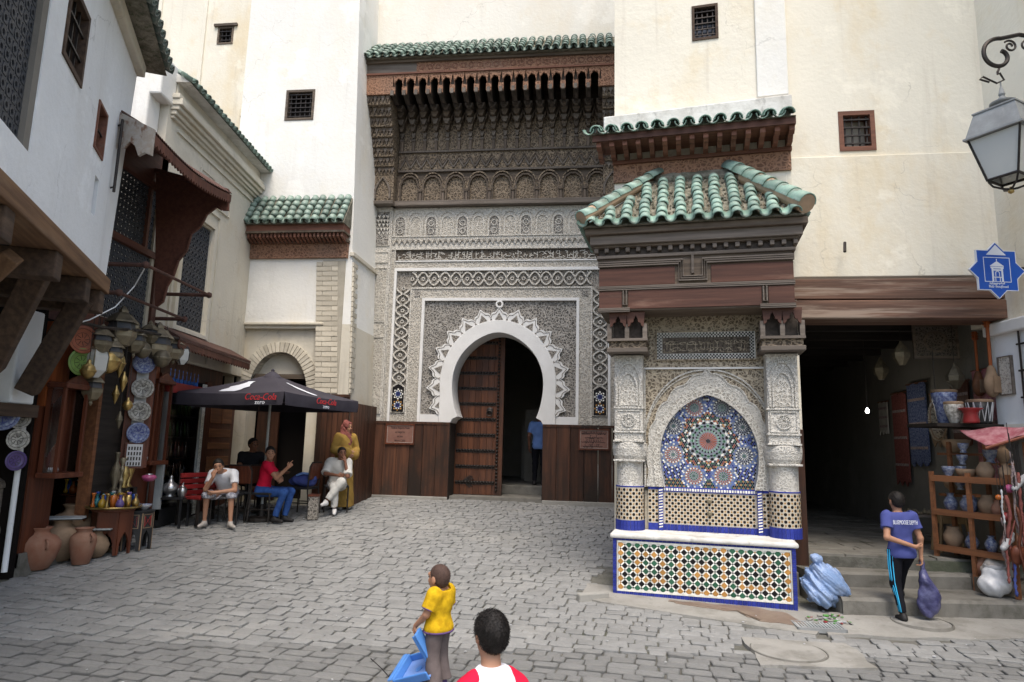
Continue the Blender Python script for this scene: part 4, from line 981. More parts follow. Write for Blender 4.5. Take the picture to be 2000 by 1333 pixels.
# ------------------------------------------------------------------ jettied white house on the left
wht = thing('jettied_house', 'white jettied house leaning over the stalls on dark wooden brackets', 'building', WH.w(0, 0, 0), WH.a)
UC = -.30
wl_ = lambda x, z: (-.19+.12*(z-3.5)) if x > -.6 else 0.0
wins = [(-4.9, -3.30, 3.83, 5.75), (-2.92, -2.30, 4.90, 5.62), (-1.66, -1.28, 4.60, 5.12), (-1.44, -1.28, 3.97, 4.38)]
wall_with_holes(wht, 'wall', -6.5, UC, 3.48, 6.35, 0, .45, wins, 'plaster_cool', wl_)
b = MB().box(UC-.45, UC, .452, 4.2, 3.48, 6.35); b.v = [(x+(-.19+.12*(z-3.5)), y, z) for x, y, z in b.v]; b.build('end_wall', 'plaster_cool', wht)
MB().box(-6.5, UC-.2, .45, 4.2, 3.49, 3.6).build('floor_underside', 'wood_black', wht)
w0 = MB().box(-4.9, -3.30, .10, .12, 3.83, 5.75).build('window', 'glass_dark', wht)
MB().box(-3.42, -3.30, .012, .10, 3.83, 5.75).build('window_reveal', 'plaster_dim', w0)
mash(w0, -4.88, -3.42, 3.86, 5.72, .05, .105, 'lattice_dark', wd=.024)
w1 = lattice_window(wht, *wins[1], 0, 4, 3, .02, .05, ('iron', 'wood_beam', 'glass_dark'), .25)
lattice_window(wht, *wins[2], 0, 2, 2, .015, .03, ('iron', 'wood_frieze', 'dark_void'), .25)
MB().box(wins[3][0], wins[3][1], .2, .22, wins[3][2], wins[3][3]).build('slit_window', 'plaster_dim', wht)
MB().tube([(-.83, -.05, 4.42), (-.83, -.05, 5.30)], .016, 8).build('iron_rod', 'iron', wht)
for z in (4.48, 5.24): MB().tube([(-.83, -.05, z), (-.75, .03, z)], .01, 6).build('rod_hook', 'iron', wht)
MB().box(-6.5, UC+.16, -.09, .1, 6.2, 6.36).build('cornice', 'plaster_shade', wht, bevel=.015)
MB().add([(-6.5, -.3, 6.38), (UC+.35, -.3, 6.38), (UC+.35, 1.2, 7.1), (-6.5, 1.2, 7.1), (-6.5, 1.2, 6.38), (UC+.35, 1.2, 6.38)], [(0, 1, 2, 3), (0, 4, 5, 1), (0, 3, 4), (1, 5, 2)]).build('roof_bed', 'tile_bed', wht)
tiles(wht, (UC+.35-.2*22, -.36, 6.40), (1, 0, 0), (0, .9, .43), 22, 3, .2, .26, 'tile_dark', seed=12)
MB().box(-6.5, UC-.17, -.05, .35, 3.30, 3.475).build('bressummer', 'wood_fascia', wht, bevel=.012)
for u in (-4.6, -3.55, -2.3, -1.25, -.62):
    MB().box(u-.10, u+.10, -.02, 2.6, 3.05, 3.298).build('joist', 'wood_beam', wht, bevel=.012)
# struts down to the wall of the stalls; the ends found from the photograph
def beam(name, a, c, w_, m, parent=None):
    a, c = Vector(a), Vector(c); d = (c-a).normalized(); sx = d.cross(Vector((0, 1, 0.2))).normalized(); sy = sx.cross(d)
    b = MB(); V = [p+sx*i*w_/2+sy*j*w_/2 for p in (a, c) for i, j in ((-1, -1), (1, -1), (1, 1), (-1, 1))]
    b.add(V, [(3, 2, 1, 0), (4, 5, 6, 7), (0, 1, 5, 4), (1, 2, 6, 5), (2, 3, 7, 6), (3, 0, 4, 7)]); return b.build(name, m, parent, bevel=.012)
wi = Matrix.Translation(Vector(WH.w(0, 0, 0))) @ Matrix.Rotation(WH.a, 4, 'Z'); wi = wi.inverted()
beam('strut', wi @ Vector(at_x(-20, 720, -5.1)), wi @ Vector(at_x(92, 500, -4.35)), .20, 'wood_beam', wht)
beam('strut', wi @ Vector(at_x(52, 765, -5.25)), wi @ Vector(at_x(160, 585, -4.75)), .20, 'wood_beam', wht)
beam('strut', wi @ Vector(at_x(-40, 560, -4.4)), wi @ Vector(at_x(26, 500, -4.1)), .14, 'wood_fascia', wht)
# ground-floor wall under the jetty: patterned tiles, a white post
gf = thing('stall_wall', 'wall under the jetty hung with yellow patterned tiles beside a white post', 'wall', LW.w(0, 0, 0), LW.a)
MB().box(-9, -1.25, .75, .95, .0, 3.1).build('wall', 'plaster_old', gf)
mb = MB(); r = random.Random(2)
for i in range(8):
    for j in range(6):
        u, z = -3.6+.27*i, 1.75+.27*j
        MB().box(u+.004, u+.266, .735, .76, z+.004, z+.266).build('wall_tile', 'pottery_tan' if (i+j) % 2 else 'plaster_old', gf)
        c = (u+.135, z+.135)
        for s_, m in ((.115, 'c_yellow' if (i+j) % 2 else 'carved_dark'), (.07, 'plaster_old'), (.035, 'c_lime' if (i+j) % 2 else 'c_yellow')): mb_ = MB().prism([(c[0]-s_, c[1]), (c[0], c[1]-s_), (c[0]+s_, c[1]), (c[0], c[1]+s_)], .733-.012/s_*.01, .74).build('tile_diamond', m, gf)
MB().box(-1.82, -1.46, .02, .2, 2.0, 3.05).build('white_post', 'plaster_cool', gf, bevel=.02)
MB().box(-9, -1.40, .0, .22, 1.86, 2.0).build('shelf_rail', 'wood_beam', gf)
MB().box(-9, -1.64, .4, .75, .9, .95).build('stall_counter', 'wood_beam', gf)

# ------------------------------------------------------------------ the bazaar shop: wooden front, latticed bay and canopy
shp = thing('bazaar_shop', 'dark red wooden bazaar shop with latticed upper bay and corrugated canopy', 'shop', LW.w(0, 0, 0), LW.a)
SX = 0.06                                            # plane of the shop front in the wall's frame
# upper bay u -0.75 .. 0.75
b0, b1 = -.95, .74
MB().box(b0, b1, .02, .75, 3.02, 3.22).build('bay_sill', 'wood_red_x', shp, bevel=.01)
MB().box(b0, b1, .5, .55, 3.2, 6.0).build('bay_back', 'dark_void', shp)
for u in (b0+.03, b1-.06): MB().box(u-.06, u+.07, -.04, .14, 3.22, 5.65).build('bay_post', 'wood_red', shp, bevel=.008)
for z in (4.28, 5.30): MB().box(b0, b1-.02, -.03, .10, z, z+.10).build('bay_rail', 'wood_red_x', shp, bevel=.008)
MB().box(b0, b1-.02, .0, .05, 5.40, 6.0).build('bay_board', 'wood_red_x', shp)
mash(shp, b0+.08, b1-.12, 3.24, 4.28, .03, .085, 'lattice_dark', wd=.018)
mash(shp, b0+.08, b1-.12, 4.38, 5.30, .03, .085, 'lattice_dark', wd=.018)
MB().box(b1-.42, b1-.36, -.01, .06, 4.38, 5.3).build('bay_mullion', 'wood_red', shp)
# canopy: eave runs along the street about 1.1 m out
def lw_loc(p): return (float(p[1]-9), float(-5.35-p[0]), float(p[2]))
e0 = lw_loc(at_x(303, 268, -4.22)); e1 = lw_loc(at_x(452, 385, -4.22))
NS = 20; eave = []; ridge = []
for i in range(NS+1):
    t = i/NS; sag = -.10*math.sin(t*math.pi); z = e0[2]+(e1[2]-e0[2])*t+sag
    eave.append((e0[0]+(e1[0]-e0[0])*t, e0[1], z)); ridge.append((e0[0]+(e1[0]-e0[0])*t, .1, z+.75+.0*t))
cs = MB(); V = []; nC = 90
for i in range(nC+1):
    t = i/nC; k = t*NS; a = min(int(k), NS-1); f = k-a; w_ = .018*math.sin(i*math.pi)
    for P in (eave, ridge):
        p = np.array(P[a])*(1-f)+np.array(P[a+1])*f; V.append((p[0], p[1], p[2]+.05+(.022 if i % 2 else 0)))
cs.add(V, [(2*i, 2*i+2, 2*i+3, 2*i+1) for i in range(nC)]); cs.add([(x, y, z-.008) for x, y, z in V], [(2*i, 2*i+1, 2*i+3, 2*i+2) for i in range(nC)])
cs.build('canopy_sheet', 'iron_rust', shp)
for k in range(6):                                    # boarded soffit
    f0, f1 = k/6, (k+1)/6-.012; V = []
    for i in range(NS+1):
        for f in (f0, f1): p = np.array(eave[i])*(1-f)+np.array(ridge[i])*f; V.append((p[0], p[1], p[2]-.02))
    MB().add(V+[(x, y, z+.02) for x, y, z in V], [(2*i+1, 2*i+3, 2*i+2, 2*i) for i in range(NS)]+[(2*(NS+1)+2*i, 2*(NS+1)+2*i+2, 2*(NS+1)+2*i+3, 2*(NS+1)+2*i+1) for i in range(NS)]).build('soffit_board', 'wood_red_x', shp)
for i in range(30):                                   # scalloped valance along the eave, a tooth each
    t0, t1 = i/30, (i+1)/30; k0, k1 = t0*NS, t1*NS
    g = lambda k: np.array(eave[min(int(k), NS-1)])*(1-(k-min(int(k), NS-1)))+np.array(eave[min(int(k), NS-1)+1])*(k-min(int(k), NS-1))
    p, q = g(k0), g(k1); m_ = (p+q)/2; y = p[1]
    V = [(p[0], y, p[2]+.03), (p[0], y, p[2]-.07), (m_[0], y, m_[2]-.11), (q[0], y, q[2]-.07), (q[0], y, q[2]+.03)]
    MB().add(V+[(a, y+.025, c) for a, _, c in V], [(0, 1, 2, 3, 4), (9, 8, 7, 6, 5)]+[(j, j+5, (j+1) % 5+5, (j+1) % 5) for j in range(5)]).build('valance_tooth', 'wood_red', shp)
# end valance with peeling white paint (faces the camera)
u = e0[0]-.02
P = [(-1.15, e0[2]+.09), (-1.15, e0[2]-.22)]+[(-1.15+.09+.13*i+dx, e0[2]-.22-dz) for i in range(6) for dx, dz in ((-.04, -.10), (.0, .02), (.04, -.10))]
pts = [(-1.13, e0[2]+.08), (-1.13, e0[2]-.24), (-1.05, e0[2]-.21), (-.98, e0[2]-.25), (-.93, e0[2]-.13), (-.86, e0[2]-.08), (-.80, e0[2]-.16), (-.74, e0[2]-.08), (-.68, e0[2]-.2), (-.62, e0[2]-.11), (-.55, e0[2]-.18), (-.48, e0[2]-.22), (-.3, e0[2]-.2), (0, e0[2]-.2), (0, e0[2]+.62)]
MB().prism(pts, u-.02, u+.02, ax='x').build('end_valance', 'wood_peel', shp)
# side bracket board at the far end
u = e1[0]-.05
bp = [lw_loc(at_y(px, py, 9+u)) for px, py in ((306, 330), (448, 372), (447, 412), (436, 412), (425, 405), (405, 420), (392, 445), (375, 458), (366, 490), (350, 510), (340, 540), (328, 560), (320, 590), (304, 602))]
MB().prism([(p[1], p[2]) for p in bp][::-1], u-.02, u+.02, ax='x').build('canopy_bracket', 'wood_red_x', shp)
for a, c in zip(bp[3:-1], bp[4:]): beam('bracket_edge', (u-.03, a[1], a[2]), (u-.03, c[1], c[2]), .035, 'wood_red_x', shp)
beam('bracket_rail', (u-.03, bp[0][1], bp[0][2]-.04), (u-.03, bp[1][1], bp[1][2]-.03), .07, 'wood_red_x', shp)
# pipe rails that hang out below the bay
def lx(px, py, X): return lw_loc(at_x(px, py, X))
pA0, pA1 = lx(285, 518, -4.62), lx(408, 577, -4.62); pB0, pB1 = lx(232, 572, -4.9), lx(360, 624, -4.9)
for a, c in ((pA0, pA1), (pB0, pB1)):
    MB().tube([a, c], .022, 8).build('rail_pipe', 'iron_rust', shp)
    for p in (a, c): MB().tube([p, (p[0], .05, p[2])], .028, 8).build('rail_arm', 'iron_rust', shp); MB().lathe([(.001, -.05), (.04, -.03), (.045, 0), (.04, .03), (.001, .05)], 10, p).build('rail_knob', 'iron_rust', shp, smooth=True)
# shop front below: dark hall with pillars and boards
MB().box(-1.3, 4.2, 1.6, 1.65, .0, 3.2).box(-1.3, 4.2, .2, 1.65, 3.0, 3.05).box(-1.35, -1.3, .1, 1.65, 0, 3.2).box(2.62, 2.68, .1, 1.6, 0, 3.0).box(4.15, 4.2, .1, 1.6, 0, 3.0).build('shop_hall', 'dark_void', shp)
MB().box(-1.3, 4.2, .05, 1.6, .1, .36).build('shop_floor', 'step_stone', shp)
MB().box(-1.24, -.86, SX, SX+.12, 2.0, 3.0).build('orange_board', 'wood_orange', shp)
MB().box(-1.30, -.86, SX+.02, SX+.12, .2, 2.0).build('pier_board', 'wood_cabinet', shp)
MB().box(-.25, -.18, SX-.02, SX+.12, .2, 2.9).build('door_post', 'wood_shelf', shp)
MB().box(-.18, .62, SX+.03, SX+.14, .2, 2.9).build('pier_board', 'wood_black', shp)
MB().box(.62, 1.22, SX, SX+.12, 1.95, 3.0).build('orange_board', 'wood_orange', shp)
MB().box(.62, 1.25, SX+.02, SX+.12, .3, 1.95).build('pier_board', 'wood_cabinet', shp)
# low lean-to roof to the right with its toothed fascia
r0, r1 = lx(352, 658, -4.95), lx(490, 706, -4.95)
V = [(r0[0], r0[1], r0[2]), (r1[0], r1[1], r1[2]), (r1[0], .02, r1[2]+.22), (r0[0], .02, r0[2]+.22)]
MB().add(V+[(x, y, z-.05) for x, y, z in V], [(0, 1, 2, 3), (7, 6, 5, 4), (0, 4, 5, 1), (1, 5, 6, 2), (2, 6, 7, 3), (3, 7, 4, 0)]).build('lean_to_roof', 'iron_rust', shp)
n = 26
for i in range(n):
    t = i/n; u = r0[0]+(r1[0]-r0[0])*t; w_ = (r1[0]-r0[0])/n; z = r0[2]+(r1[2]-r0[2])*t-.05
    MB().prism([(u, z), (u, z-.09), (u+w_*.5, z-.13), (u+w_, z-.09), (u+w_, z)], r0[1]+.01, r0[1]+.03).build('fascia_tooth', 'wood_red', shp)
MB().box(1.25, r1[0]-.1, SX, SX+.06, 2.62, 3.1).build('fascia_board', 'wood_wain', shp)
for q_ in ((1.22, 1.34), (2.78, 2.95)): MB().box(*q_, SX-.04, SX+.1, .3, 2.66).build('front_post', 'wood_cabinet', shp)
# panelled brown door between the fridge and the arch
dr = MB().box(3.0, 4.15, SX, SX+.05, .3, 2.62).build('door', 'wood_cabinet', shp)
for (a, c, z0, z1) in ((3.1, 3.52, 1.95, 2.35), (3.58, 4.0, 1.95, 2.35), (3.1, 4.0, 1.70, 1.85), (3.1, 4.0, 1.48, 1.6), (3.1, 4.0, .6, 1.35)): MB().box(a, c, SX-.02, SX+.01, z0, z1).build('door_panel', 'wood_shelf', dr, bevel=.012)
MB().box(2.62, 2.78, SX-.03, SX+.06, .35, 2.62).build('tile_strip', 'z_black', shp)
mash(shp, 2.63, 2.77, .4, 2.6, SX-.045, .075, 'z_white_o', name='tile_strip_lattice', r=.38, wd=.016)
# ------------------------------------------------------------------ house pier behind the fountain
pr = thing('pier_house', 'cream plastered house front rising behind the fountain with small tiled hood', 'building', PF.w(0, 0, 0), PF.a)
pw = (.96, 1.30, 7.12, 7.63)
YW = .9
wall_with_holes(pr, 'wall', -.08, 2.13, .0, 15, YW, 3.6, [pw], 'plaster_cream')
MB().box(1.76, 2.135, YW-.035, YW, 6.2, 15).build('wall_strip', 'plaster_white', pr, bevel=.01)
MB().box(2.0, 2.137, YW-.02, YW+.02, .3, 1.95).build('corner_board', 'wood_wain', pr)
lattice_window(pr, *pw, YW, 5, 6, .014, .035, ('iron', 'wood_beam', 'glass_dark'))
zp = lambda px, py, d: PF.uv(px, py, d)[1]
up = lambda px, py, d: PF.uv(px, py, d)[0]
zt0 = zp(1350, 215, .7); 
MB().add([(-.20, .66, zp(1200, 228, .68)), (2.14, .66, zp(1530, 187, .68)), (2.14, YW, zp(1530, 187, .68)+.05), (-.20, YW, zp(1200, 228, .68)+.05), (-.20, .66, 5.7), (2.14, .66, 5.7), (2.14, YW, 5.7), (-.20, YW, 5.7)], [(0, 1, 2, 3), (4, 5, 1, 0), (5, 6, 2, 1), (7, 4, 0, 3)]).build('hood_parapet', 'lime', pr, bevel=.015)
YE = .42
ez = .5*(zp(1160, 266, YE)+zp(1525, 224, YE)); xa, xb = -.36, 2.14
MB().add([(xa, YE, ez), (xb, YE, ez), (xb, .68, ez+.13), (xa, .68, ez+.13), (xa, .68, ez), (xb, .68, ez)], [(0, 1, 2, 3), (0, 4, 5, 1), (0, 3, 4), (1, 5, 2)]).build('hood_bed', 'tile_bed', pr)
tiles(pr, (xa, YE-.03, ez+.01), (1, 0, 0), (0, .9, .42), 13, 2, (xb-xa)/13, .16, 'tile_green_bright', seed=3)
MB().box(xa+.04, xb, YE+.03, YE+.06, ez-.09, ez-.005).build('hood_fascia', 'wood_panel', pr)
for i in range(15):
    x = xa+.12+(xb-xa-.16)*i/14
    MB().prism([(YE+.07, ez-.08), (YE+.07, ez-.15), (YE+.13, ez-.18), (YE+.20, ez-.15), (YE+.28, ez-.21), (YW, ez-.21), (YW, ez-.08)], x-.03, x+.03, ax='x').build('hood_bracket', 'wood_frieze', pr)
MB().box(xa+.1, xb, YE+.06, YW, ez-.085, ez-.004).build('hood_soffit', 'wood_frieze', pr)
MB().box(-.10, 2.14, YW-.07, YW, ez-.255, ez-.205).build('hood_moulding', 'wood_frieze', pr)
MB().box(-.09, 2.13, YW-.035, YW, ez-.50, ez-.255).build('hood_frieze', 'carved_wood_red', pr)

# ------------------------------------------------------------------ house over the covered passage
ph = thing('passage_house', 'cream house with heavy wooden lintel spanning the dark covered passage', 'building', RW.w(0, 0, 0), RW.a)
rwn = (.90, 1.33, 5.43, 5.96)
wall_with_holes(ph, 'wall', .22, 3.6, 3.78, 15, 0, .5, [rwn], 'plaster_cream')
MB().box(.22, 3.6, -.03, .01, 3.80, 5.36).build('lower_plaster', 'plaster_cream', ph, bevel=.014)
lattice_window(ph, *rwn, 0, 5, 5, .018, .055, ('iron', 'wood_frieze', 'plaster_old'))
MB().box(.22, 2.62, -.06, .06, 3.52, 3.77).build('lintel_beam', 'wood_lintel', ph, bevel=.012)
MB().box(.22, 2.62, -.075, .4, 3.28, 3.505).build('lintel_beam', 'wood_lintel', ph, bevel=.015)
MB().box(.22, 2.62, -.05, .1, 3.77, 3.80).build('lintel_cap', 'wood_old', ph)
MB().tube([RW.loc(p) for p in (at_y(1650, 474, 7.75), at_y(1650, 492, 7.7))], .018, 6).build('wall_spout', 'iron', ph)
# tunnel: walls, beamed ceiling, turn at the end
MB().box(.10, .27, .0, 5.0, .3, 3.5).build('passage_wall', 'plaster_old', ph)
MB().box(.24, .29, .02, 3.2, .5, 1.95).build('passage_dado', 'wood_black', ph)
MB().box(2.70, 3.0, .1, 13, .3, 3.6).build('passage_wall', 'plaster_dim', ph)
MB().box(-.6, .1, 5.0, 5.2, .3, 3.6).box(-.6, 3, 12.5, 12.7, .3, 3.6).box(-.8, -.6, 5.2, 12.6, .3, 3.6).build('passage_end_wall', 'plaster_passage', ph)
MB().box(-.8, 3.0, .3, 12.7, 3.56, 3.9).build('passage_ceiling', 'wood_black', ph)
for i in range(14): MB().box(.27, 2.7, .55+.8*i, .67+.8*i, 3.38, 3.56).build('ceiling_beam', 'wood_black', ph)
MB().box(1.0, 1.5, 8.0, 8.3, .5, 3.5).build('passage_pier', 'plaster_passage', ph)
MB().box(-.6, 3, 5.0, 12.6, .3, .53).build('passage_end_floor', 'step_stone', ph)
p = RW.loc(at_y(1694, 803, 10.2)); lm = thing('bulb_lamp', 'small bare bulb glowing deep in the dark passage', 'lamp', RW.w(*p), 0)
MB().lathe([(.001, -.034), (.02, -.026), (.028, -.005), (.022, .018), (.011, .03), (.01, .045)], 12).build('bulb', 'bulb', lm, smooth=True)
MB().tube([(0, 0, .045), (0, 0, 3.5-p[2])], .006, 6).build('cord', 'iron', lm)
pl = bpy.data.lights.new('bulb_light', 'POINT'); pl.energy = .7; pl.shadow_soft_size = .05; pl.color = (1, .93, .8); plo = bpy.data.objects.new('bulb_light', pl); COL.objects.link(plo); plo.parent = lm; plo.location = (0, -.1, -.1)

# ------------------------------------------------------------------ house on the right edge
rh = thing('corner_house', 'pale house at the right edge over a curio stall with plaster string course', 'building', RS.w(0, 0, 0), RS.a)
MB().box(-.2, 5, 0, 3, 3.25, 15).build('upper_wall', 'plaster_cream', rh)
MB().box(.12, 5, -.0, .5, 2.06, 3.1).build('panel_wall', 'plaster_cool', rh)
MB().box(.08, 5, -.07, .5, 3.1, 3.25).build('string_course', 'white_stone', rh, bevel=.02)
MB().box(.12, 5, -.025, .4, 1.95, 2.06).build('string_course', 'plaster_portal', rh)
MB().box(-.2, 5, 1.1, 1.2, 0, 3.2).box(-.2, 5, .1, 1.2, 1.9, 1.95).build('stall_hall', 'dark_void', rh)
MB().box(.0, .12, .1, .6, .0, 3.1).build('stall_pier', 'plaster_dim', rh)

# ------------------------------------------------------------------ the tiled wall fountain
fo = thing('wall_fountain', 'mosaic tiled wall fountain under a green tiled wooden canopy', 'fountain', PF.w(0, 0, 0), PF.a)
W = 1.88; ZB = .75; Z0 = .04
MB().box(.012, W-.012, .012, .5, Z0, ZB-.052).build('basin_body', 'grout', fo)
MB().box(-.03, W+.03, -.03, .55, ZB-.05, ZB).build('basin_rim', 'lime', fo, bevel=.018)
px0, px1, pz0, pz1 = .062, W-.062, .165, .655
MB().box(px0, px1, .004, .02, pz0, pz1).build('mosaic_ground', 'z_white_o', fo)
NI = 39; sx = (px1-px0)/NI; NJ = 11; sz = (pz1-pz0)/NJ
def col_of(i, j):
    if i % 2: return 'z_black_o'
    if i in (0, 38): return 'z_ochre_o'
    for a, (o1, o2, o3) in ((2, ('z_green_o', 'z_ochre_o', 'z_green_o')), (14, ('z_ochre_o', 'z_green_o', 'z_ochre_o')), (26, ('z_green_o', 'z_ochre_o', 'z_green_o'))):
        if a <= i <= a+10:
            d = min(i-a, a+10-i, j, 10-j)
            return o1 if d < 2 else o2 if d < 4 else o3
    return 'z_black_o'
dm = {}
for k in ('z_black_o', 'z_ochre_o', 'z_green_o'):
    s_ = sx*.80; t_ = sz*.80; b = MB(); V = [(-s_, 0, 0), (0, 0, -t_), (s_, 0, 0), (0, 0, t_)]
    b.add(V+[(x*.88, -.004, z*.88) for x, y, z in V], [(0, 1, 5, 4), (1, 2, 6, 5), (2, 3, 7, 6), (3, 0, 4, 7), (4, 5, 6, 7)]); dm[k] = b.mesh('mosaic_tile', k)
dots = MB(); hexs = MB()
for i in range(NI):
    for j in range(NJ):
        x, z = px0+sx*(i+.5), pz0+sz*(j+.5)
        if i % 2 == j % 2: link('mosaic_tile', dm[col_of(i, j)], fo, mtx=Matrix.Translation((x, .004, z)))
        else:
            s_ = sx*.24; dots.add([(x-s_, .001, z), (x, .001, z-s_), (x+s_, .001, z), (x, .001, z+s_)], [(0, 1, 2, 3)], 0 if random.random() < .6 else (1 if random.random() < .5 else 2))
        for dx, dz in ((1, 1), (-1, 1)):
            cx, cz = x+dx*sx/2, z+dz*sz/2
            if i % 2 == j % 2 and px0 < cx < px1 and cz < pz1:
                a = np.array([dx*sx, dz*sz]); n = np.array([-a[1], a[0]]); L_ = .52; 
                V = [(cx+n[0]*f*L_+a[0]*g*.13, .0025, cz+n[1]*f*L_+a[1]*g*.13) for f, g in ((-.62, -1), (.62, -1), (.80, 0), (.62, 1), (-.62, 1), (-.80, 0))]
                hexs.add(V, [tuple(range(6))] if dx*dz > 0 else [tuple(range(6))])
o = dots.build('mosaic_dots', ['z_black', 'z_green', 'z_ochre'], fo); o['kind'] = 'stuff'
o = hexs.build('mosaic_hexagons', 'z_white', fo); o['kind'] = 'stuff'
MB().ribbon([(px0-.011, pz0-.011), (px1+.011, pz0-.011), (px1+.011, pz1+.011), (px0-.011, pz1+.011)], .021, -.003, .02, closed=True).build('white_border', 'z_white_o', fo)
def row(n, x0, x1, z0, z1, y, m, nm='border_tile', par=None):
    w_ = (x1-x0)/n; me = MB().box(.0015, w_-.0015, 0, .016, 0, z1-z0).mesh(nm, m)
    for i in range(n): link(nm, me, par or fo, mtx=Matrix.Translation((x0+w_*i, y+random.uniform(-.002, .001), z0)))
row(42, .0, W, pz1+.024, ZB-.054, .0, 'z_blue_o'); row(42, .0, W, Z0, pz0-.024, .0, 'z_blue_o')
for x in (.0, W-.038):
    n = 12; me = MB().box(0, .038, .0, .016, .0015, (pz1-pz0+.046)/n-.0015).mesh('border_tile', 'z_blue_o')
    for j in range(n): link('border_tile', me, fo, mtx=Matrix.Translation((x, random.uniform(-.002, .001), pz0-.023+(pz1-pz0+.046)/n*j)))
# back panel with the arched niche
YP = .52
acx = up(1383, 870, YP+.08)
def niche(hw, zs, h, zb, taper, n=25):
    L = []
    for i in range(n):
        e_ = (h*h-hw*hw)/(2*hw); am = math.atan2(h, e_); q = am*i/(n-1); L.append((acx+e_-(hw+e_)*math.cos(q), zs+(hw+e_)*math.sin(q)))
    low = [(acx-hw+taper*(1-k/6)**2, zb+(zs-zb)*k/6) for k in range(6)]
    L = low+L
    return L+[(2*acx-x, z) for x, z in L[:-1][::-1]]
NA = niche(.555, 1.62, .71, 1.245, .055); NBo = niche(.63, 1.62, .83, 1.245, .03); NCo = niche(.70, 1.64, .975, 1.245, .0)
# scalloped carved band: offset outline that swells lobe by lobe
sc = []
nn = len(NBo)
for i, (a, c) in enumerate(zip(NBo, NCo)):
    t = abs(i/(nn-1)-.5)*2; f = .62+.38*abs(math.sin(t*math.pi*5.5)); sc.append((a[0]+(c[0]-a[0])*f, a[1]+(c[1]-a[1])*f+(.08 if t < .03 else 0)))
MB().strip(NA, NBo, YP-.035, YP+.1).build('niche_arch', 'carved_fine', fo)
MB().ribbon(NA, .014, YP-.042, YP).build('niche_bead', 'carved_column', fo)
MB().strip(NBo, sc, YP-.022, YP+.1).build('niche_scallop', 'carved_column', fo)
MB().ribbon(sc, .016, YP-.034, YP).build('scallop_bead', 'carved_column', fo)
L0, L1 = .315, 1.70
def to_rect(P, x0, x1, zt):
    Q = []
    for x, z in P:
        if z < 1.62: Q.append((x0 if x < acx else x1, z)); continue
        dx, dz = x-acx, z-1.62; tx = ((x1-acx) if dx > 0 else (acx-x0))/abs(dx) if abs(dx) > 1e-6 else 1e9; t = min(tx, (zt-1.62)/dz if dz > 1e-6 else 1e9); Q.append((acx+dx*t, 1.62+dz*t))
    return Q
MB().strip(sc, to_rect(sc, L0, L1, 2.63), YP, YP+.1).box(L0, L0+.25, YP+.004, YP+.1, 2.3, 2.628).box(L1-.25, L1, YP+.004, YP+.1, 2.3, 2.628).build('niche_spandrel', 'carved_fine_dim', fo)
big = [(acx-.74, 1.5)]+[(acx-.74*math.cos(t*math.pi/2)**.9, 1.70+.92*math.sin(t*math.pi/2)) for t in [k/20 for k in range(21)]]; big += [(2*acx-x, z) for x, z in big[:-1][::-1]]
big = [(min(max(x, L0+.01), L1-.01), z) for x, z in big]
MB().ribbon(big, .018, YP-.02, YP+.02).build('spandrel_rib', 'carved_column', fo)
MB().ribbon([(x, z-.045) for x, z in big], .012, YP-.014, YP+.02).build('spandrel_rib', 'carved_fine', fo)
MB().box(L0, L1, YP-.03, YP+.1, 2.63, 2.65).build('white_fillet', 'white_stone', fo)
MB().box(L0+.0, L0+.02, YP-.02, YP+.01, 1.24, 2.63).box(L1-.02, L1, YP-.02, YP+.01, 1.24, 2.63).build('side_fillet', 'carved_column', fo)
# mosaic of the niche
YN = YP+.075
MB().prism([(x, z) for x, z in niche(.60, 1.62, .77, 1.2, .05)][::-1], YN, YN+.04).build('niche_ground', 'mosaic_bed', fo)
Zq = lambda px, py: PF.uv(px, py, YN)
C0 = Zq(1383, 862)
ros = [Zq(1260+x/4.936, 780+y/4.936) for x, y in ((275, 260), (940, 270), (270, 535), (955, 550), (470, 740), (755, 745), (475, 85), (742, 85))]
b = MB()
def inside(x, z, mrg=.012):
    if z < 1.25: return False
    if z <= 1.62: return abs(x-acx) < .5+.055*((z-1.245)/.375)-mrg
    dz = z-1.62; e_ = .1766; q = (.7316**2-dz*dz); return q > 0 and abs(x-acx) < math.sqrt(q)-e_-mrg
g = .0245; rz_ = random.Random(9); j = 0; z = 1.255
while z < 2.33:
    x = acx-.6+(g/2 if j % 2 else 0)
    while x < acx+.6:
        if inside(x, z):
            d0 = math.hypot(x-C0[0], z-C0[1]); dr_ = min(math.hypot(x-q[0], z-q[1]) for q in ros)
            if d0 > .235 and dr_ > .118:
                ang = math.atan2(z-C0[1], x-C0[0]); fold = abs((ang*16/(2*math.pi)) % 1-.5); ri = int(d0/.0205)
                if d0 < .30+.05*abs(math.cos(4*ang)): m = (1, 0, 6, 1, 2, 1, 3, 1)[(ri*3+int(fold*6)) % 8]
                elif dr_ < .15: m = 5 if (j+int(x/g)) % 3 else 0
                elif z < 1.34: m = (2, 1, 3, 1)[(j+2*int(abs(x-acx)/g)) % 4]
                else: m = (4, 1, 4, 5, 1, 4, 0)[(j*2+int(abs(x-acx)/g)) % 7]
                s_ = g*.47
                b.add([(x+s_*math.cos(q), YN-.002, z+s_*math.sin(q)) for q in [k*math.pi/3 for k in range(6)]], [tuple(range(6))], m)
        x += g
    z += g*.8; j += 1
rosette(b, C0[0], C0[1], YN-.002, [(.025, .105, 'ray', 6)], 24)
rosette(b, C0[0], C0[1], YN-.0025, [(.0, .024, 'kite', 1), (.012, .03, 'gkite', 1)], 8)
rosette(b, C0[0], C0[1], YN-.002, [(.108, .135, 'gap', 7), (.118, .148, 'kite', 1)], 24)
rosette(b, C0[0], C0[1], YN-.002, [(.15, .21, 'kite', 7), (.16, .185, 'gkite', 1)], 16)
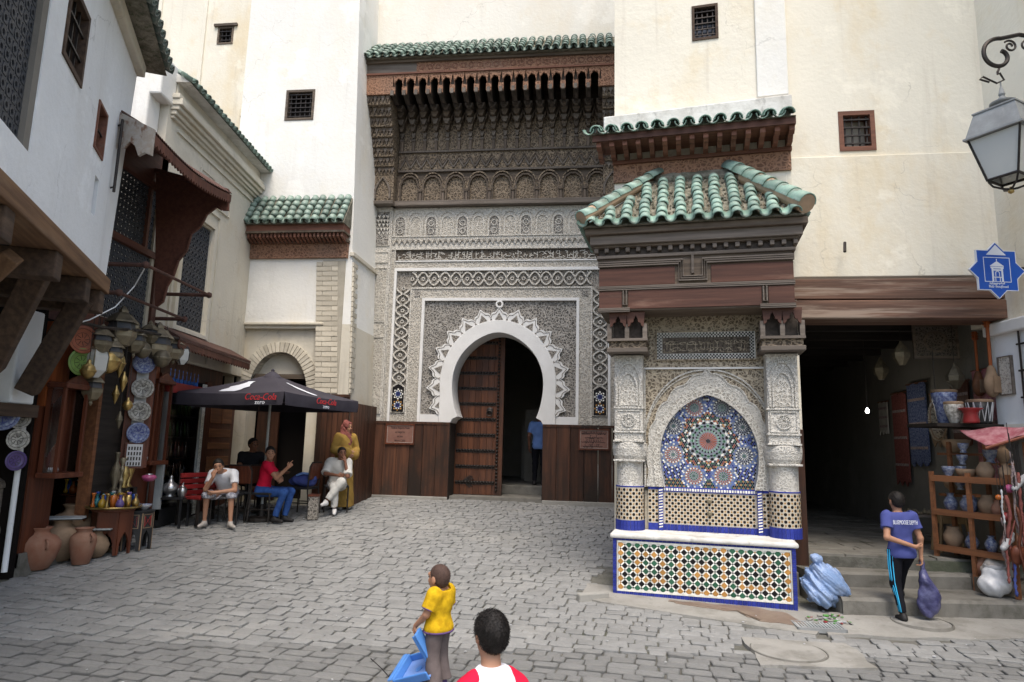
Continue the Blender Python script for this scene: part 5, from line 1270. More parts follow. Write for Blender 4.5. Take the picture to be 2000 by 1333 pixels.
rosette(b, C0[0], C0[1], YN-.003, [(.168, .192, 'kite', 2)], 16, .0)
rosette(b, C0[0], C0[1], YN-.002, [(.195, .235, 'gkite', 1), (.205, .24, 'kite', 0)], 16)
for i, q in enumerate(ros):
    if not inside(q[0], q[1], -.03): continue
    c1 = 6 if i in (2, 4, 5, 6) else 1
    for ring, n_ in (([(.0, .026, 'kite', 2)], 8), ([(.026, .048, 'kite', 7 if i > 3 else 0), (.03, .05, 'gkite', 1)], 12), ([(.052, .078, 'kite', c1)], 16), ([(.078, .1, 'kite', 0), (.075, .1, 'gkite', c1)], 16), ([(.1, .122, 'gkite', 5)], 16)):
        rosette(b, q[0], q[1], YN-.002, ring, n_)
o = b.build('niche_mosaic', ZM, fo); o['kind'] = 'stuff'
# tile strip, lower mosaic panel, side posts
MB().box(acx-.53, acx+.53, YP+.03, YP+.1, 1.19, 1.245).build('strip_ground', 'z_blue_o', fo)
for i in range(36): x = acx-.515+.0294*i; MB().box(x, x+.02, YP+.022, YP+.04, 1.203, 1.232).build('strip_tile', 'z_white_o', fo)
MB().box(L0, L1, YP+.04, YP+.12, ZB, 1.19).build('lower_ground', 'mosaic_bed_ochre', fo)
def star_field(b, fmap, U, V_, p):
    n, m_ = int(U/p), int(V_/p)
    for i in range(n):
        for j in range(m_):
            u, v = (i+.5)*U/n, (j+.5)*V_/m_; s_ = p*.50 if (i+j) % 2 == 0 else p*.34
            k = 8 if (i+j) % 2 == 0 else 4
            b.add([fmap(u+s_*math.cos(2*math.pi*q/k), v+s_*math.sin(2*math.pi*q/k)) for q in range(k)], [tuple(range(k))], 0 if (i+j) % 2 == 0 else 1 if (i*3+j) % 4 else 2)
b = MB(); star_field(b, lambda u, v: (acx-.50+u, YP+.0385, .83+v), 1.0, .35, .034); o = b.build('lower_mosaic', ['z_black', 'z_ochre', 'z_green'], fo); o['kind'] = 'stuff'
row(26, acx-.52, acx+.52, ZB, .82, YP+.022, 'z_blue_o')
for sg in (-1, 1):
    x = acx+sg*.545
    MB().box(x-.025, x+.025, YP-.03, YP+.1, ZB, 1.235).build('mosaic_post', 'z_blue_o', fo)
    for k in range(14): MB().prism([(x-.022, .78+.032*k), (x+.022, .79+.032*k), (x+.022, .805+.032*k), (x-.022, .795+.032*k)], YP-.033, YP-.02).build('post_tile', 'z_white_o', fo)
    a, c = sorted((acx+sg*.575, acx+sg*.69))
    MB().box(a, c, YP+.0, YP+.1, ZB, 1.235).build('side_ground', 'mosaic_bed_ochre', fo)
    b = MB(); star_field(b, lambda u, v: (a+u, YP-.002, .84+v), c-a, .37, .034); o = b.build('side_mosaic', ['z_black', 'z_ochre', 'z_green'], fo); o['kind'] = 'stuff'
    MB().box(a, c, YP-.012, YP+.05, ZB, .83).build('border_tile', 'z_blue_o', fo); MB().box(a, c, YP-.012, YP+.05, 1.215, 1.245).build('border_tile', 'z_blue_o', fo)
# spouts
for z in (1.10, .96): MB().lathe([(.028, 0), (.03, .012), (.014, .02), (.012, .06), (.018, .065), (.016, .075)], 10).build('spout', 'brass_dull', fo, mtx=Matrix.Translation((acx, YP+.04, z)) @ Matrix.Rotation(math.pi/2, 4, 'X'))
# framed inscription above the niche
MB().box(L0, L1, YP+.0, YP+.1, 2.65, 3.3).build('inscription_field', 'carved_fine_dim', fo)
ix0, ix1, iz0, iz1 = .475, 1.60, 2.755, 3.075
MB().box(ix0, ix1, YP-.012, YP+.02, iz0, iz1).build('inscription_border', 'z_white_o', fo)
b = MB(); p_ = .0185
for i in range(int((ix1-ix0)/p_)):
    for j in range(int((iz1-iz0)/p_)):
        x, z = ix0+p_*(i+.5), iz0+p_*(j+.5)
        if not (ix0+.062 < x < ix1-.062 and iz0+.062 < z < iz1-.062) and (i+j) % 2: b.box(x-p_*.5, x+p_*.5, YP-.015, YP-.01, z-p_*.5, z+p_*.5)
o = b.build('chequer_tiles', 'z_black', fo); o['kind'] = 'stuff'
MB().box(ix0+.062, ix1-.062, YP-.016, YP+.0, iz0+.062, iz1-.062).build('inscription_panel', 'carved_black', fo)
r = random.Random(31); b = MB(); x = ix0+.09
while x < ix1-.09:
    for k in range(2):
        c = (x+r.uniform(0, .02), iz0+.105+k*.09+r.uniform(-.012, .012)); a0 = r.uniform(0, 6.28); b.ribbon(circ(c[0], c[1], r.uniform(.012, .03), a0, a0+r.uniform(2, 4.5), 7, 1.5, .8), .006, YP-.022, YP-.012)
    if r.random() < .5: b.ribbon([(x, iz0+.1), (x+.004, iz0+.19)], .006, YP-.022, YP-.012)
    x += r.uniform(.022, .04)
o = b.build('inscription', 'carved_fine_dim', fo); o['kind'] = 'stuff'
MB().ribbon([(ix0-.012, iz0-.012), (ix1+.012, iz0-.012), (ix1+.012, iz1+.012), (ix0-.012, iz1+.012)], .018, YP-.03, YP+.01, closed=True).build('inscription_frame', 'carved_fine_dim', fo)
MB().box(L0-.18, L1+.25, YP+.1, YW, ZB-.5, 4.2).build('fountain_core', 'plaster_old', fo)
# columns
for x0 in (-.015, 1.685):
    x1 = x0+.33; cx = (x0+x1)/2; yf = .29
    MB().lathe([(.158, ZB), (.16, ZB+.004), (.16, 1.25), (.152, 1.255), (.152, 1.52), (.165, 1.53), (.195, 1.60), (.205, 1.68), (.20, 1.74), (.185, 1.75)], 28, (cx, yf+.17, 0)).build('column_shaft', 'carved_column', fo)
    MB().lathe([(.1625, .865), (.1625, 1.235)], 28, (cx, yf+.17, 0)).build('shaft_mosaic_ground', 'mosaic_bed_ochre', fo)
    b = MB(); U = math.pi*1.15
    star_field(b, lambda u, v: (cx+.164*math.cos(math.pi*.925+math.pi*1.15*u/.60), yf+.17+.164*math.sin(math.pi*.925+math.pi*1.15*u/.60), .872+v), .60, .355, .036)
    o = b.build('shaft_mosaic', ['z_black', 'z_ochre', 'z_green'], fo); o['kind'] = 'stuff'
    n = 26; me = MB().box(-.0185, .0185, -.006, .006, 0, .112).mesh('border_tile', 'z_blue_o')
    for k in range(n): q = 2*math.pi*k/n; link('border_tile', me, fo, mtx=Matrix.Translation((cx+.163*math.sin(q), yf+.17-.163*math.cos(q), ZB)) @ Matrix.Rotation(q, 4, 'Z'))
    MB().lathe([(.166, 1.237), (.166, 1.252)], 28, (cx, yf+.17, 0)).build('blue_ring', 'z_blue_o', fo)
    MB().box(x0, x1, yf+.0, YP+.1, 1.752, 2.78).build('column_block', 'carved_column', fo, bevel=.012)
    for z in (1.53, 1.752, 1.86, 2.14, 2.75): MB().box(x0-.012, x1+.012, yf-.016, YP+.05, z, z+.022).build('column_moulding', 'carved_column', fo, bevel=.005)
    MB().ribbon([(x0+.03, 1.90), (x1-.03, 1.90), (x1-.03, 2.12), (x0+.03, 2.12)], .016, yf-.012, yf+.01, closed=True).build('rosette_frame', 'carved_column', fo)
    MB().ribbon(circ(cx, 2.01, .075, 0, 2*math.pi, 24)[:-1], .018, yf-.014, yf+.01, closed=True).build('rosette_ring', 'carved_column', fo)
    for k in range(16): q = 2*math.pi*k/16; MB().ribbon([(cx+.02*math.cos(q), 2.01+.02*math.sin(q)), (cx+.066*math.cos(q), 2.01+.066*math.sin(q))], .010, yf-.012, yf+.01).build('rosette_petal', 'carved_column', fo)
    for hw, zz, h in ((.135, 2.42, .26), (.10, 2.36, .2)): MB().ribbon([(cx-hw, 2.17), (cx-hw, zz)]+[(cx-hw*math.cos(t*math.pi), zz+h*math.sin(t*math.pi)) for t in [k/14 for k in range(1, 14)]]+[(cx+hw, zz), (cx+hw, 2.17)], .02, yf-.02, yf+.01).build('column_arch', 'carved_column', fo)
    MB().prism([(cx-.095, 2.18), (cx+.095, 2.18), (cx+.095, 2.36), (cx, 2.54), (cx-.095, 2.36)], yf-.008, yf+.01).build('column_arch_panel', 'carved_fine', fo)
    for sg in (-1, 1):
        for k in range(3): MB().prism([(cx+sg*.145-.02, 2.50-.05*k), (cx+sg*.145, 2.43-.05*k), (cx+sg*.145+.02, 2.50-.05*k)], yf-.03+.006*k, yf+.01).build('stalactite', 'carved_column', fo)
    # wooden console between column and beam
    MB().box(x0-.07, x1+.07, .10, YP, 2.785, 2.84).build('console_moulding', 'wood_grey', fo, bevel=.008); MB().box(x0-.05, x1+.05, .14, YP, 2.84, 2.92).build('console_band', 'carved_wood', fo)
    MB().box(x0-.07, x1+.07, .10, YP, 2.92, 2.95).build('console_moulding', 'wood_grey', fo)
    MB().box(x0-.01, x1+.01, .22, YP, 2.95, 3.25).build('console_core', 'wood_bracket', fo)
    for k in range(3):
        xx = x0-.04+(x1-x0+.08)*k/2; MB().box(xx-.025, xx+.025, .10, .25, 2.95, 3.12).build('console_stem', 'wood_grey', fo)
    for k in range(2):
        xx = x0-.04+(x1-x0+.08)*(k+.5)/2; hw = .09
        A = [(xx-hw, 3.08), (xx-hw*.7, 3.10), (xx-hw*.6, 3.13), (xx-hw*.3, 3.14), (xx-hw*.25, 3.175), (xx, 3.215), (xx+hw*.25, 3.175), (xx+hw*.3, 3.14), (xx+hw*.6, 3.13), (xx+hw*.7, 3.10), (xx+hw, 3.08)]
        MB().strip([(xx-.105+.21*q/10, 3.26) for q in range(11)], A, .085, .12).build('console_arch', 'wood_panel', fo)
# wooden canopy box
XA, XB, YB = -.17, 1.98, .05
MB().box(XA, XB, YB, YW, 3.27, 3.90).build('canopy_box', 'wood_old', fo)
def board(x0, x1, z0, z1, m='wood_panel'): MB().box(x0, x1, YB-.016, YB+.01, z0, z1).build('canopy_panel', m, fo, bevel=.004)
xm = (XA+XB)/2-.0
board(XA+.0, xm-.20, 3.565, 3.775); board(xm+.20, XB, 3.565, 3.775)
board(XA, XA+.27, 3.30, 3.50); board(XA+.34, XB-.34, 3.285, 3.505); board(XB-.27, XB, 3.30, 3.50)
def rope(P, name='rope_moulding', off=0):
    for k, dz in enumerate((-.018, 0, .018)):
        Q = [(x, z+dz) for x, z in P] if P[0][1] == P[-1][1] and len(P) == 2 else P
        MB().ribbon(Q, .013, YB-.034+.005*abs(k-1)-off, YB, ).build(name, 'wood_grey', fo)
        if not (P[0][1] == P[-1][1] and len(P) == 2): break
for k in (0, .024, .048): MB().ribbon([(XA-.01, 3.80+k), (xm-.155-k*.8, 3.80+k), (xm-.155-k*.8, 3.60+k*1.2), (xm+.155+k*.8, 3.60+k*1.2), (xm+.155+k*.8, 3.80+k), (XB+.01, 3.80+k)][:6] if k == 0 else [(XA-.01, 3.80+k), (xm-.155+k, 3.80+k), (xm-.155+k, 3.60+k), (xm+.155-k, 3.60+k), (xm+.155-k, 3.80+k), (XB+.01, 3.80+k)], .015, YB-.04, YB).build('rope_moulding', 'wood_grey', fo)
MB().ribbon([(xm, 3.90), (xm, 3.68)], .03, YB-.035, YB).build('rope_moulding', 'wood_grey', fo)
rope([(XA-.01, 3.535), (XB+.01, 3.535)])
rope([(XA-.01, 3.275), (XA+.36, 3.275)]); rope([(XB-.36, 3.275), (XB+.01, 3.275)])
for x in (XA+.305, XB-.305): MB().ribbon([(x-.018, 3.50), (x-.018, 3.33), (x+.018, 3.33), (x+.018, 3.50)], .014, YB-.04, YB).build('rope_moulding', 'wood_grey', fo)
for k, (o_, z0, z1) in enumerate(((.03, 3.895, 3.935), (.06, 4.02, 4.05), (.10, 4.05, 4.16), (.15, 4.16, 4.24))): MB().box(XA-o_, XB+o_, YB-o_, YW, z0, z1).build('cornice', 'wood_old' if k % 2 else 'wood_grey', fo, bevel=.008)
MB().box(XA-.005, XB+.005, YB-.005, YW, 3.935, 4.02).build('dentil_ground', 'wood_bracket', fo)
for i in range(19): x = XA-.03+(XB-XA+.06)*i/18; MB().box(x-.024, x+.024, YB-.055, YB, 3.965, 4.018).build('dentil', 'wood_grey', fo, bevel=.006)
# hipped roof of green tiles
EX0, EX1, EY, EZ = -.34, 2.09, -.15, 4.245; RX0, RX1, RZ = .50, 1.38, 5.2
MB().add([(EX0, EY, EZ), (EX1, EY, EZ), (RX1, YW, RZ), (RX0, YW, RZ), (EX0, YW, EZ), (EX1, YW, EZ)], [(0, 1, 2, 3), (0, 3, 4), (1, 5, 2), (0, 4, 5, 1)]).build('roof_bed', 'tile_bed', fo)
S = Vector((0, YW-EY, RZ-EZ)); SL = S.length; NR = 10; NCO = 12; pt = (EX1-EX0)/NCO
def rows_c(c):
    x = EX0+pt*(c+.5); f = min((x-EX0)/(RX0-EX0), (EX1-x)/(EX1-RX1), 1); return max(1, int(NR*f-.15))
tiles(fo, (EX0, EY-.03, EZ+.01), (1, 0, 0), S, NCO, NR, pt, SL/NR, 'tile_green_bright', rows_of=rows_c, seed=8, rad=.325)
SR = Vector((RX1-EX1, 0, RZ-EZ)); tiles(fo, (EX1+.03, EY+.12, EZ+.01), (0, 1, 0), SR, 5, 6, .19, SR.length/NR, 'tile_green_bright', rows_of=lambda c: max(1, int((c+1)*1.2)), seed=18, rad=.37)
SLf = Vector((RX0-EX0, 0, RZ-EZ)); tiles(fo, (EX0-.03, YW-.02, EZ+.01), (0, -1, 0), SLf, 5, 6, .19, SLf.length/NR, 'tile_green_bright', rows_of=lambda c: max(1, int((5-c)*1.2)), seed=19, rad=.37)
hipcap(fo, (EX0-.02, EY-.03, EZ+.10), (RX0, YW-.02, RZ+.07), .085, 7, 'tile_green_bright', 1)
hipcap(fo, (EX1+.02, EY-.03, EZ+.10), (RX1, YW-.02, RZ+.07), .115, 7, 'tile_green_bright', 2)
for a, c, r_ in (((EX0-.02, EY-.03, EZ+.10), (RX0, YW, RZ+.07), .08), ((EX1+.02, EY-.03, EZ+.10), (RX1, YW, RZ+.07), .11)):
    a, c = Vector(a), Vector(c); d = (c-a).normalized(); MB().tube([a+d*.005, a+d*.4, a+d*1.2], r_*.97, 16).build('hip_mortar', 'tile_clay', fo)
V_, F_ = blob([('c', (RX0-.02, YW-.02, RZ+.0), (RX1+.02, YW-.02, RZ+.02), .05, .05), ('e', (RX0+.2, YW-.05, RZ-.05), (.2, .06, .05)), ('e', (RX1-.2, YW-.06, RZ-.05), (.22, .06, .05))], .015, .05, .02)
MB().add(V_, [tuple(f) for f in F_]).build('ridge_mortar', 'tile_bed', fo, smooth=True)
o = MB().box(-.42, -.06, -.05, .03, .05, .16).build('stone_block', 'cement', None, [float(a) for a in PF.w(.0, -.12, 0)], PF.a+R_(38), bevel=.015); tag(o, 'low stone block at the left foot of the fountain basin', 'stone')

# dry weeds and crumbled mortar caught between the rows of roof tiles
r = random.Random(77); b = MB(); Sn = S.normalized(); nn_ = Vector((1, 0, 0)).cross(Sn)
for k in range(420):
    c = r.randrange(1, NCO); x = EX0+pt*c+r.uniform(-.03, .03); f = min((x-EX0)/(RX0-EX0), (EX1-x)/(EX1-RX1), 1)*.92; t_ = r.uniform(.05, max(.06, f))
    p = Vector((x, EY, EZ))+S*t_+nn_*.012; q = r.random()
    if q < .5:
        d = Vector((r.uniform(-1, 1), r.uniform(-1, .4), r.uniform(.4, 1.4))).normalized()*r.uniform(.03, .075); sd_ = Vector((r.uniform(-1, 1), r.uniform(-1, 1), 0)).normalized()*.004
        b.add([p-sd_, p+sd_, p+d], [(0, 1, 2)], 0)
    else:
        s_ = r.uniform(.008, .024); b.lathe([(s_*.8, -.01), (s_, s_*.3), (s_*.3, s_*.9)], 5, p, 1)
o = b.build('roof_weeds', ['tile_clay', 'tile_bed'], fo); o['kind'] = 'stuff'
# ------------------------------------------------------------------ things by the stalls on the left
def gp(px, py): p = at_g(px, py); return (float(p[0]), float(p[1]), ground_z(p[1])+.004)
# umbrella
UCX, UCY = -4.08, 11.35; gz = ground_z(UCY)
um = thing('cafe_umbrella', 'black square cafe umbrella with printed soda logos on its valance', 'umbrella', (UCX, UCY, gz), R_(-18))
HD = 1.06; ZA, ZE = 2.80-gz, 2.40-gz
for k in range(4):
    q = Matrix.Rotation(k*math.pi/2, 4, 'Z'); n = 12; m_ = 6; V = []; F = []
    for j in range(m_+1):
        t = j/m_; h = .09+(HD-.09)*t; z = ZA-.05+(ZE-ZA+.05)*(t**.92)-.02*math.sin(t*math.pi)
        for i in range(n+1): x = -h+2*h*i/n; V.append(q @ Vector((x, -h, z-.03*t*(1-(2*i/n-1)**2))))
    for j in range(m_):
        for i in range(n): a = j*(n+1)+i; F.append((a, a+n+1, a+n+2, a+1))
    MB().add(V, F).build('canopy_panel', 'f_umbrella', um, smooth=True)
    V = []; F = []
    for i in range(n+1):
        x = -HD+2*HD*i/n; sg = -.03*(1-(2*i/n-1)**2); w_ = .02*math.sin(i*2.3+k)
        V += [q @ Vector((x, -HD-.002, ZE+sg)), q @ Vector((x*1.0, -HD-.01-w_*.5, ZE-.10+sg)), q @ Vector((x*.985, -HD-w_, ZE-.20+sg*.3))]
    for i in range(n):
        for c in range(2): a = i*3+c; F.append((a, a+1, a+4, a+3))
    va = MB().add(V, F).build('valance', 'f_umbrella', um, smooth=True)
    a = q.to_euler().z
    if k in (3, 0, 1):
        R3 = Matrix.Rotation(k*math.pi/2, 4, 'Z')
        xo = {3: .0, 0: .66, 1: 0}[k]
        if k == 3: xo = .16
        p = R3 @ Vector((xo, -HD-.04, ZE-.085)); text_obj('logo', 'Coca-Cola', .14, 'ink_red', um, p, (math.pi/2, 0, k*math.pi/2), shear=.3, sx=.95)
        p = R3 @ Vector((xo, -HD-.04, ZE-.165)); text_obj('logo', 'zero', .09, 'sign_white', um, p, (math.pi/2, 0, k*math.pi/2), sx=1.1)
    # white bottle mark on the slope, drawn in the panel's plane
    bot = [(0, -.055), (.05, -.05), (.06, .05), (.05, .16), (.062, .24), (.035, .34), (.02, .46), (.024, .50), (0, .505)]; bot = bot+[(-x, y) for x, y in bot[-2:0:-1]]
    V = []
    for x, y in bot:
        h = HD-.16-y*1.05; t = (h-.09)/(HD-.09); z = ZA-.05+(ZE-ZA+.05)*(t**.92)-.02*math.sin(t*math.pi)
        i_ = (x+.12)/max(h, .1); V.append(q @ Vector((x*(3.0 if k == 0 else 1.0)-.10, -h-.002, z-.03*t*(1-i_**2)+.014)))
    MB().add(V, [tuple(range(len(V)))]).build('bottle_mark', 'sign_white', um)
MB().lathe([(.16, ZA-.075), (.11, ZA-.02), (.05, ZA+.02), (.03, ZA+.03), (.03, ZA+.06), (.002, ZA+.08)], 12).build('vent_cap', 'f_umbrella', um)
MB().tube([(0, 0, .05), (0, 0, ZA)], .022, 10).build('pole', 'steel_grey', um)
for k in range(8):
    q = k*math.pi/4; rr = HD*(1.41 if k % 2 else 1)*.93; MB().tube([(0, 0, ZA-.12), (rr*math.cos(q-math.pi/2), rr*math.sin(q-math.pi/2), ZE-.04)], .009, 6).build('rib', 'iron', um)
MB().lathe([(.26, 0), (.26, .05), (.06, .07), (.04, .25), (.03, .26)], 20).build('base', 'iron', um)
# cafe chairs
def chair_proto():
    t = thing('cafe_chair', 'x', 'chair')
    MB().box(-.21, .21, -.2, .2, .43, .47).build('seat', 'c_black', t, bevel=.015)
    pts = [(-.2, .19, .60), (-.205, .215, .80), (-.17, .225, .88), (.17, .225, .88), (.205, .215, .80), (.2, .19, .60)]
    b = MB(); V = [(x, y, z) for x, y, z in pts]; b.add(V+[(x, y+.03, z) for x, y, z in V], [tuple(range(6)), tuple(range(11, 5, -1))]+[(i, i+6, (i+1) % 6+6, (i+1) % 6) for i in range(6)]); b.build('backrest', 'wood_cabinet', t, bevel=.008)
    for sx in (-1, 1):
        MB().tube([(sx*.2, -.18, .0), (sx*.2, -.17, .45)], .014, 8).build('leg', 'iron', t)
        MB().tube([(sx*.205, .24, .0), (sx*.205, .19, .45), (sx*.21, .215, .82), (sx*.17, .235, .89)], .014, 8).build('leg', 'iron', t)
        MB().tube([(sx*.2, -.175, .2), (sx*.205, .22, .2)], .01, 6).build('stretcher', 'iron', t)
    MB().tube([(-.17, .235, .89), (.17, .235, .89)], .014, 8).build('top_rail', 'iron', t)
    return t
ch0 = chair_proto(); nch = 0
def chair(x, y, rz, label):
    global nch
    o = ch0 if nch == 0 else copy_tree(ch0)
    nch += 1; o.location = (x, y, ground_z(y)+.004); o.rotation_euler = (0, 0, rz); tag(o, label, 'chair', 'cafe chairs under the umbrella'); return o
chair(-4.50, 10.98, R_(6), 'black cafe chair under the man in the white T-shirt')
chair(-4.36, 11.30, R_(172), 'empty cafe chair with brown back toward the camera, beside the man in white')
chair(-3.99, 11.26, R_(80), 'cafe chair under the pointing man in red')
chair(-3.12, 12.34, R_(18), 'cafe chair under the boy in pale clothes by the wooden wall')
chair(-3.62, 12.0, R_(-100), 'cafe chair holding a dark blue bag between red shirt and pale clothes')
chair(-4.75, 12.45, R_(0), 'cafe chair behind the low table under the man in dark clothes')
# red bench seen behind the man in white
t = thing('red_bench', 'small red slatted bench beside the drinks fridge', 'bench', (-4.98, 11.0, ground_z(11.0)), R_(70))
for i in range(4): MB().box(-.4, .4, -.02, .02, .45+.09*i, .52+.09*i).build('back_slat', 'c_red', t, bevel=.006)
MB().box(-.4, .4, -.4, -.02, .40, .44).build('seat', 'c_red', t, bevel=.006)
for sx in (-1, 1):
    MB().box(sx*.37-.02, sx*.37+.02, -.38, -.34, 0, .40).build('leg', 'iron', t); MB().box(sx*.37-.02, sx*.37+.02, .02, .05, 0, .85).build('leg', 'iron', t)
# cafe table
ty = 12.05; t = thing('cafe_table', 'low dark cafe table behind the man in red', 'table', (-4.28, ty, ground_z(ty)))
MB().lathe([(.36, .68), (.38, .69), (.38, .71), (.36, .72)], 28).build('table_top', 'wood_cabinet', t); MB().tube([(0, 0, .03), (0, 0, .69)], .03, 8).build('stem', 'iron', t); MB().lathe([(.22, 0), (.2, .03), (.04, .05)], 20).build('foot', 'iron', t)
ty = 11.55; t = thing('crate_table', 'patterned pale crate on the ground beside the blue jeans', 'crate', (-3.28, ty, ground_z(ty)), R_(10)); MB().box(-.08, .08, -.12, .12, 0, .38).build('body', 'carved_dark', t, bevel=.01); MB().box(-.09, .09, -.13, .13, .38, .41).build('lid', 'wood_cabinet', t)
# bag on the chair
bg = thing('blue_bag', 'dark blue bag with pale stripes lying on a cafe chair', 'bag', (-3.62, 12.0, ground_z(12.0)+.475))
blob_obj('body', [('e', (0, 0, .10), (.24, .16, .11)), ('e', (.08, -.02, .16), (.14, .1, .08))], 'f_navy', bg, .015, .05, .03); MB().tube([(-.1, -.1, .19), (.02, -.12, .235), (.16, -.08, .22)], .02, 6).build('stripe', 'f_sky', bg); 
# drinks fridge with its bottles
fr = thing('drinks_fridge', 'tall glass-fronted drinks fridge with shelves of bottles', 'fridge', LW.w(1.98, -.02, ground_z(10.9)), LW.a)
FW, FH = .56, 2.05
for a, c in ((-FW, -FW+.05), (FW-.05, FW)): MB().box(a, c, 0, .5, .1, FH).build('side', 'steel_grey', fr)
MB().box(-FW, FW, .45, .5, .1, FH).build('back', 'c_black', fr); MB().box(-FW, FW, -.005, .5, FH, FH+.16).build('header', 'c_red', fr); MB().box(-FW, FW, 0, .5, .0, .26).build('plinth', 'c_black', fr)
MB().box(-FW+.06, FW-.06, -.01, -.004, .28, FH-.02).build('glass_door', 'glass_clear', fr)
for x in (-FW+.03, FW-.03): MB().box(x-.025, x+.025, -.02, .0, .26, FH).build('door_stile', 'steel_grey', fr)
bproto = {}; ORD = ['first', 'second', 'third', 'fourth', 'fifth', 'sixth', 'seventh', 'eighth']
def bottle(x, y, z, m, s, label, group, kind):
    k = (m, s)
    if k not in bproto:
        bproto[k] = MB().lathe([(.035*s, 0), (.04*s, .01*s), (.04*s, .12*s), (.036*s, .15*s), (.04*s, .18*s), (.014*s, .25*s), (.014*s, .27*s), (.016*s, .275*s), (.016*s, .295*s)], 10).mesh('bottle', m, True)
    o = link('bottle', bproto[k], None); o.location = [float(a) for a in LW.w(x, y, z)]; tag(o, label, 'bottle', group); return o
fz = ground_z(10.9)
for j in range(5):
    z = .34+.34*j
    MB().box(-FW+.05, FW-.05, .04, .44, z-.02, z).build('shelf', 'wood_shelf' if j == 2 else 'steel_grey', fr)
    for i in range(8):
        m = [('c_blue', 'c_teal'), ('c_orange', 'c_black'), ('c_red', 'c_orange'), ('c_green', 'c_black'), ('c_green', 'c_lime')][j][i % 2]
        bottle(1.98-.42+.12*i, .12, fz+z+.004, m, .85, '%s bottle, %s from the left on the %s fridge shelf' % ({'c_blue': 'blue', 'c_teal': 'teal', 'c_orange': 'orange', 'c_black': 'black', 'c_red': 'red', 'c_green': 'green', 'c_lime': 'lime'}[m], ORD[i], ['lowest', 'second lowest', 'middle', 'second highest', 'highest'][j]), 'bottles on fridge shelf %s' % ['one', 'two', 'three', 'four', 'five'][j], 0)
for i in range(8): bottle(1.55+.135*i, .1, fz+FH+.165, 'c_bottle', 1.15, 'large blue water bottle, %s from the left on top of the fridge' % ORD[i], 'water bottles on the fridge', 1)
# glazed display cases on the shop piers
def case(u0, u1, z0, z1, label, d0=-.14, d1=.05):
    t = thing('display_case', label, 'display case', LW.w(0, 0, 0), LW.a, 'glazed display cases'); e = .035
    MB().box(u0, u1, d1-.02, d1, z0, z1).build('back', 'wood_cabinet', t)
    for u in (u0, u1-e):
        for d in (d0, d1-.02-e): MB().box(u, u+e, d, d+e, z0+.06, z1-.08).build('corner_post', 'wood_cabinet', t)
    MB().box(u0-.03, u1+.03, d0-.03, d1, z0, z0+.06).build('base', 'wood_cabinet', t, bevel=.01); MB().box(u0-.03, u1+.03, d0-.03, d1, z1-.08, z1-.02).build('cornice', 'wood_cabinet', t, bevel=.01)
    MB().prism([(u0, z1-.02), (u1, z1-.02), (u1-.1, z1+.04), ((u0+u1)/2, z1+.09), (u0+.1, z1+.04)], d0-.01, d0+.02).build('pediment', 'wood_cabinet', t)
    for u in (u0+.006, u1-.012): MB().box(u, u+.006, d0+e, d1-.02-e, z0+.06, z1-.08).build('pane', 'glass_clear', t)
    for k in range(7):                                      # strings of white beads hung inside the near pane
        y = d0+.05+.016*k; MB().tube([(u0+.045, y, z1-.14-.02*k), (u0+.05, y+.004, z1-.45-.03*k), (u0+.05, y+.01, z1-.7-.03*k)], .0055, 5).build('bead_string', 'c_white', t)
    b = MB(); r = random.Random(5)
    for k in range(8): b.lathe([(.012, 0), (.016, .02), (.004, .05)], 6, (u0+.06+.03*(k % 4), d0+.08+.04*(k//4), z0+.07))
    o = b.build('trinkets', 'silver', t); o['kind'] = 'stuff'
case(-1.22, -.78, 1.18, 2.30, 'carved glass display case with white bead strings on the left pier', -.16)
case(.84, 1.28, 1.27, 2.55, 'carved glass display case with white bead strings beside the fridge', -.14)
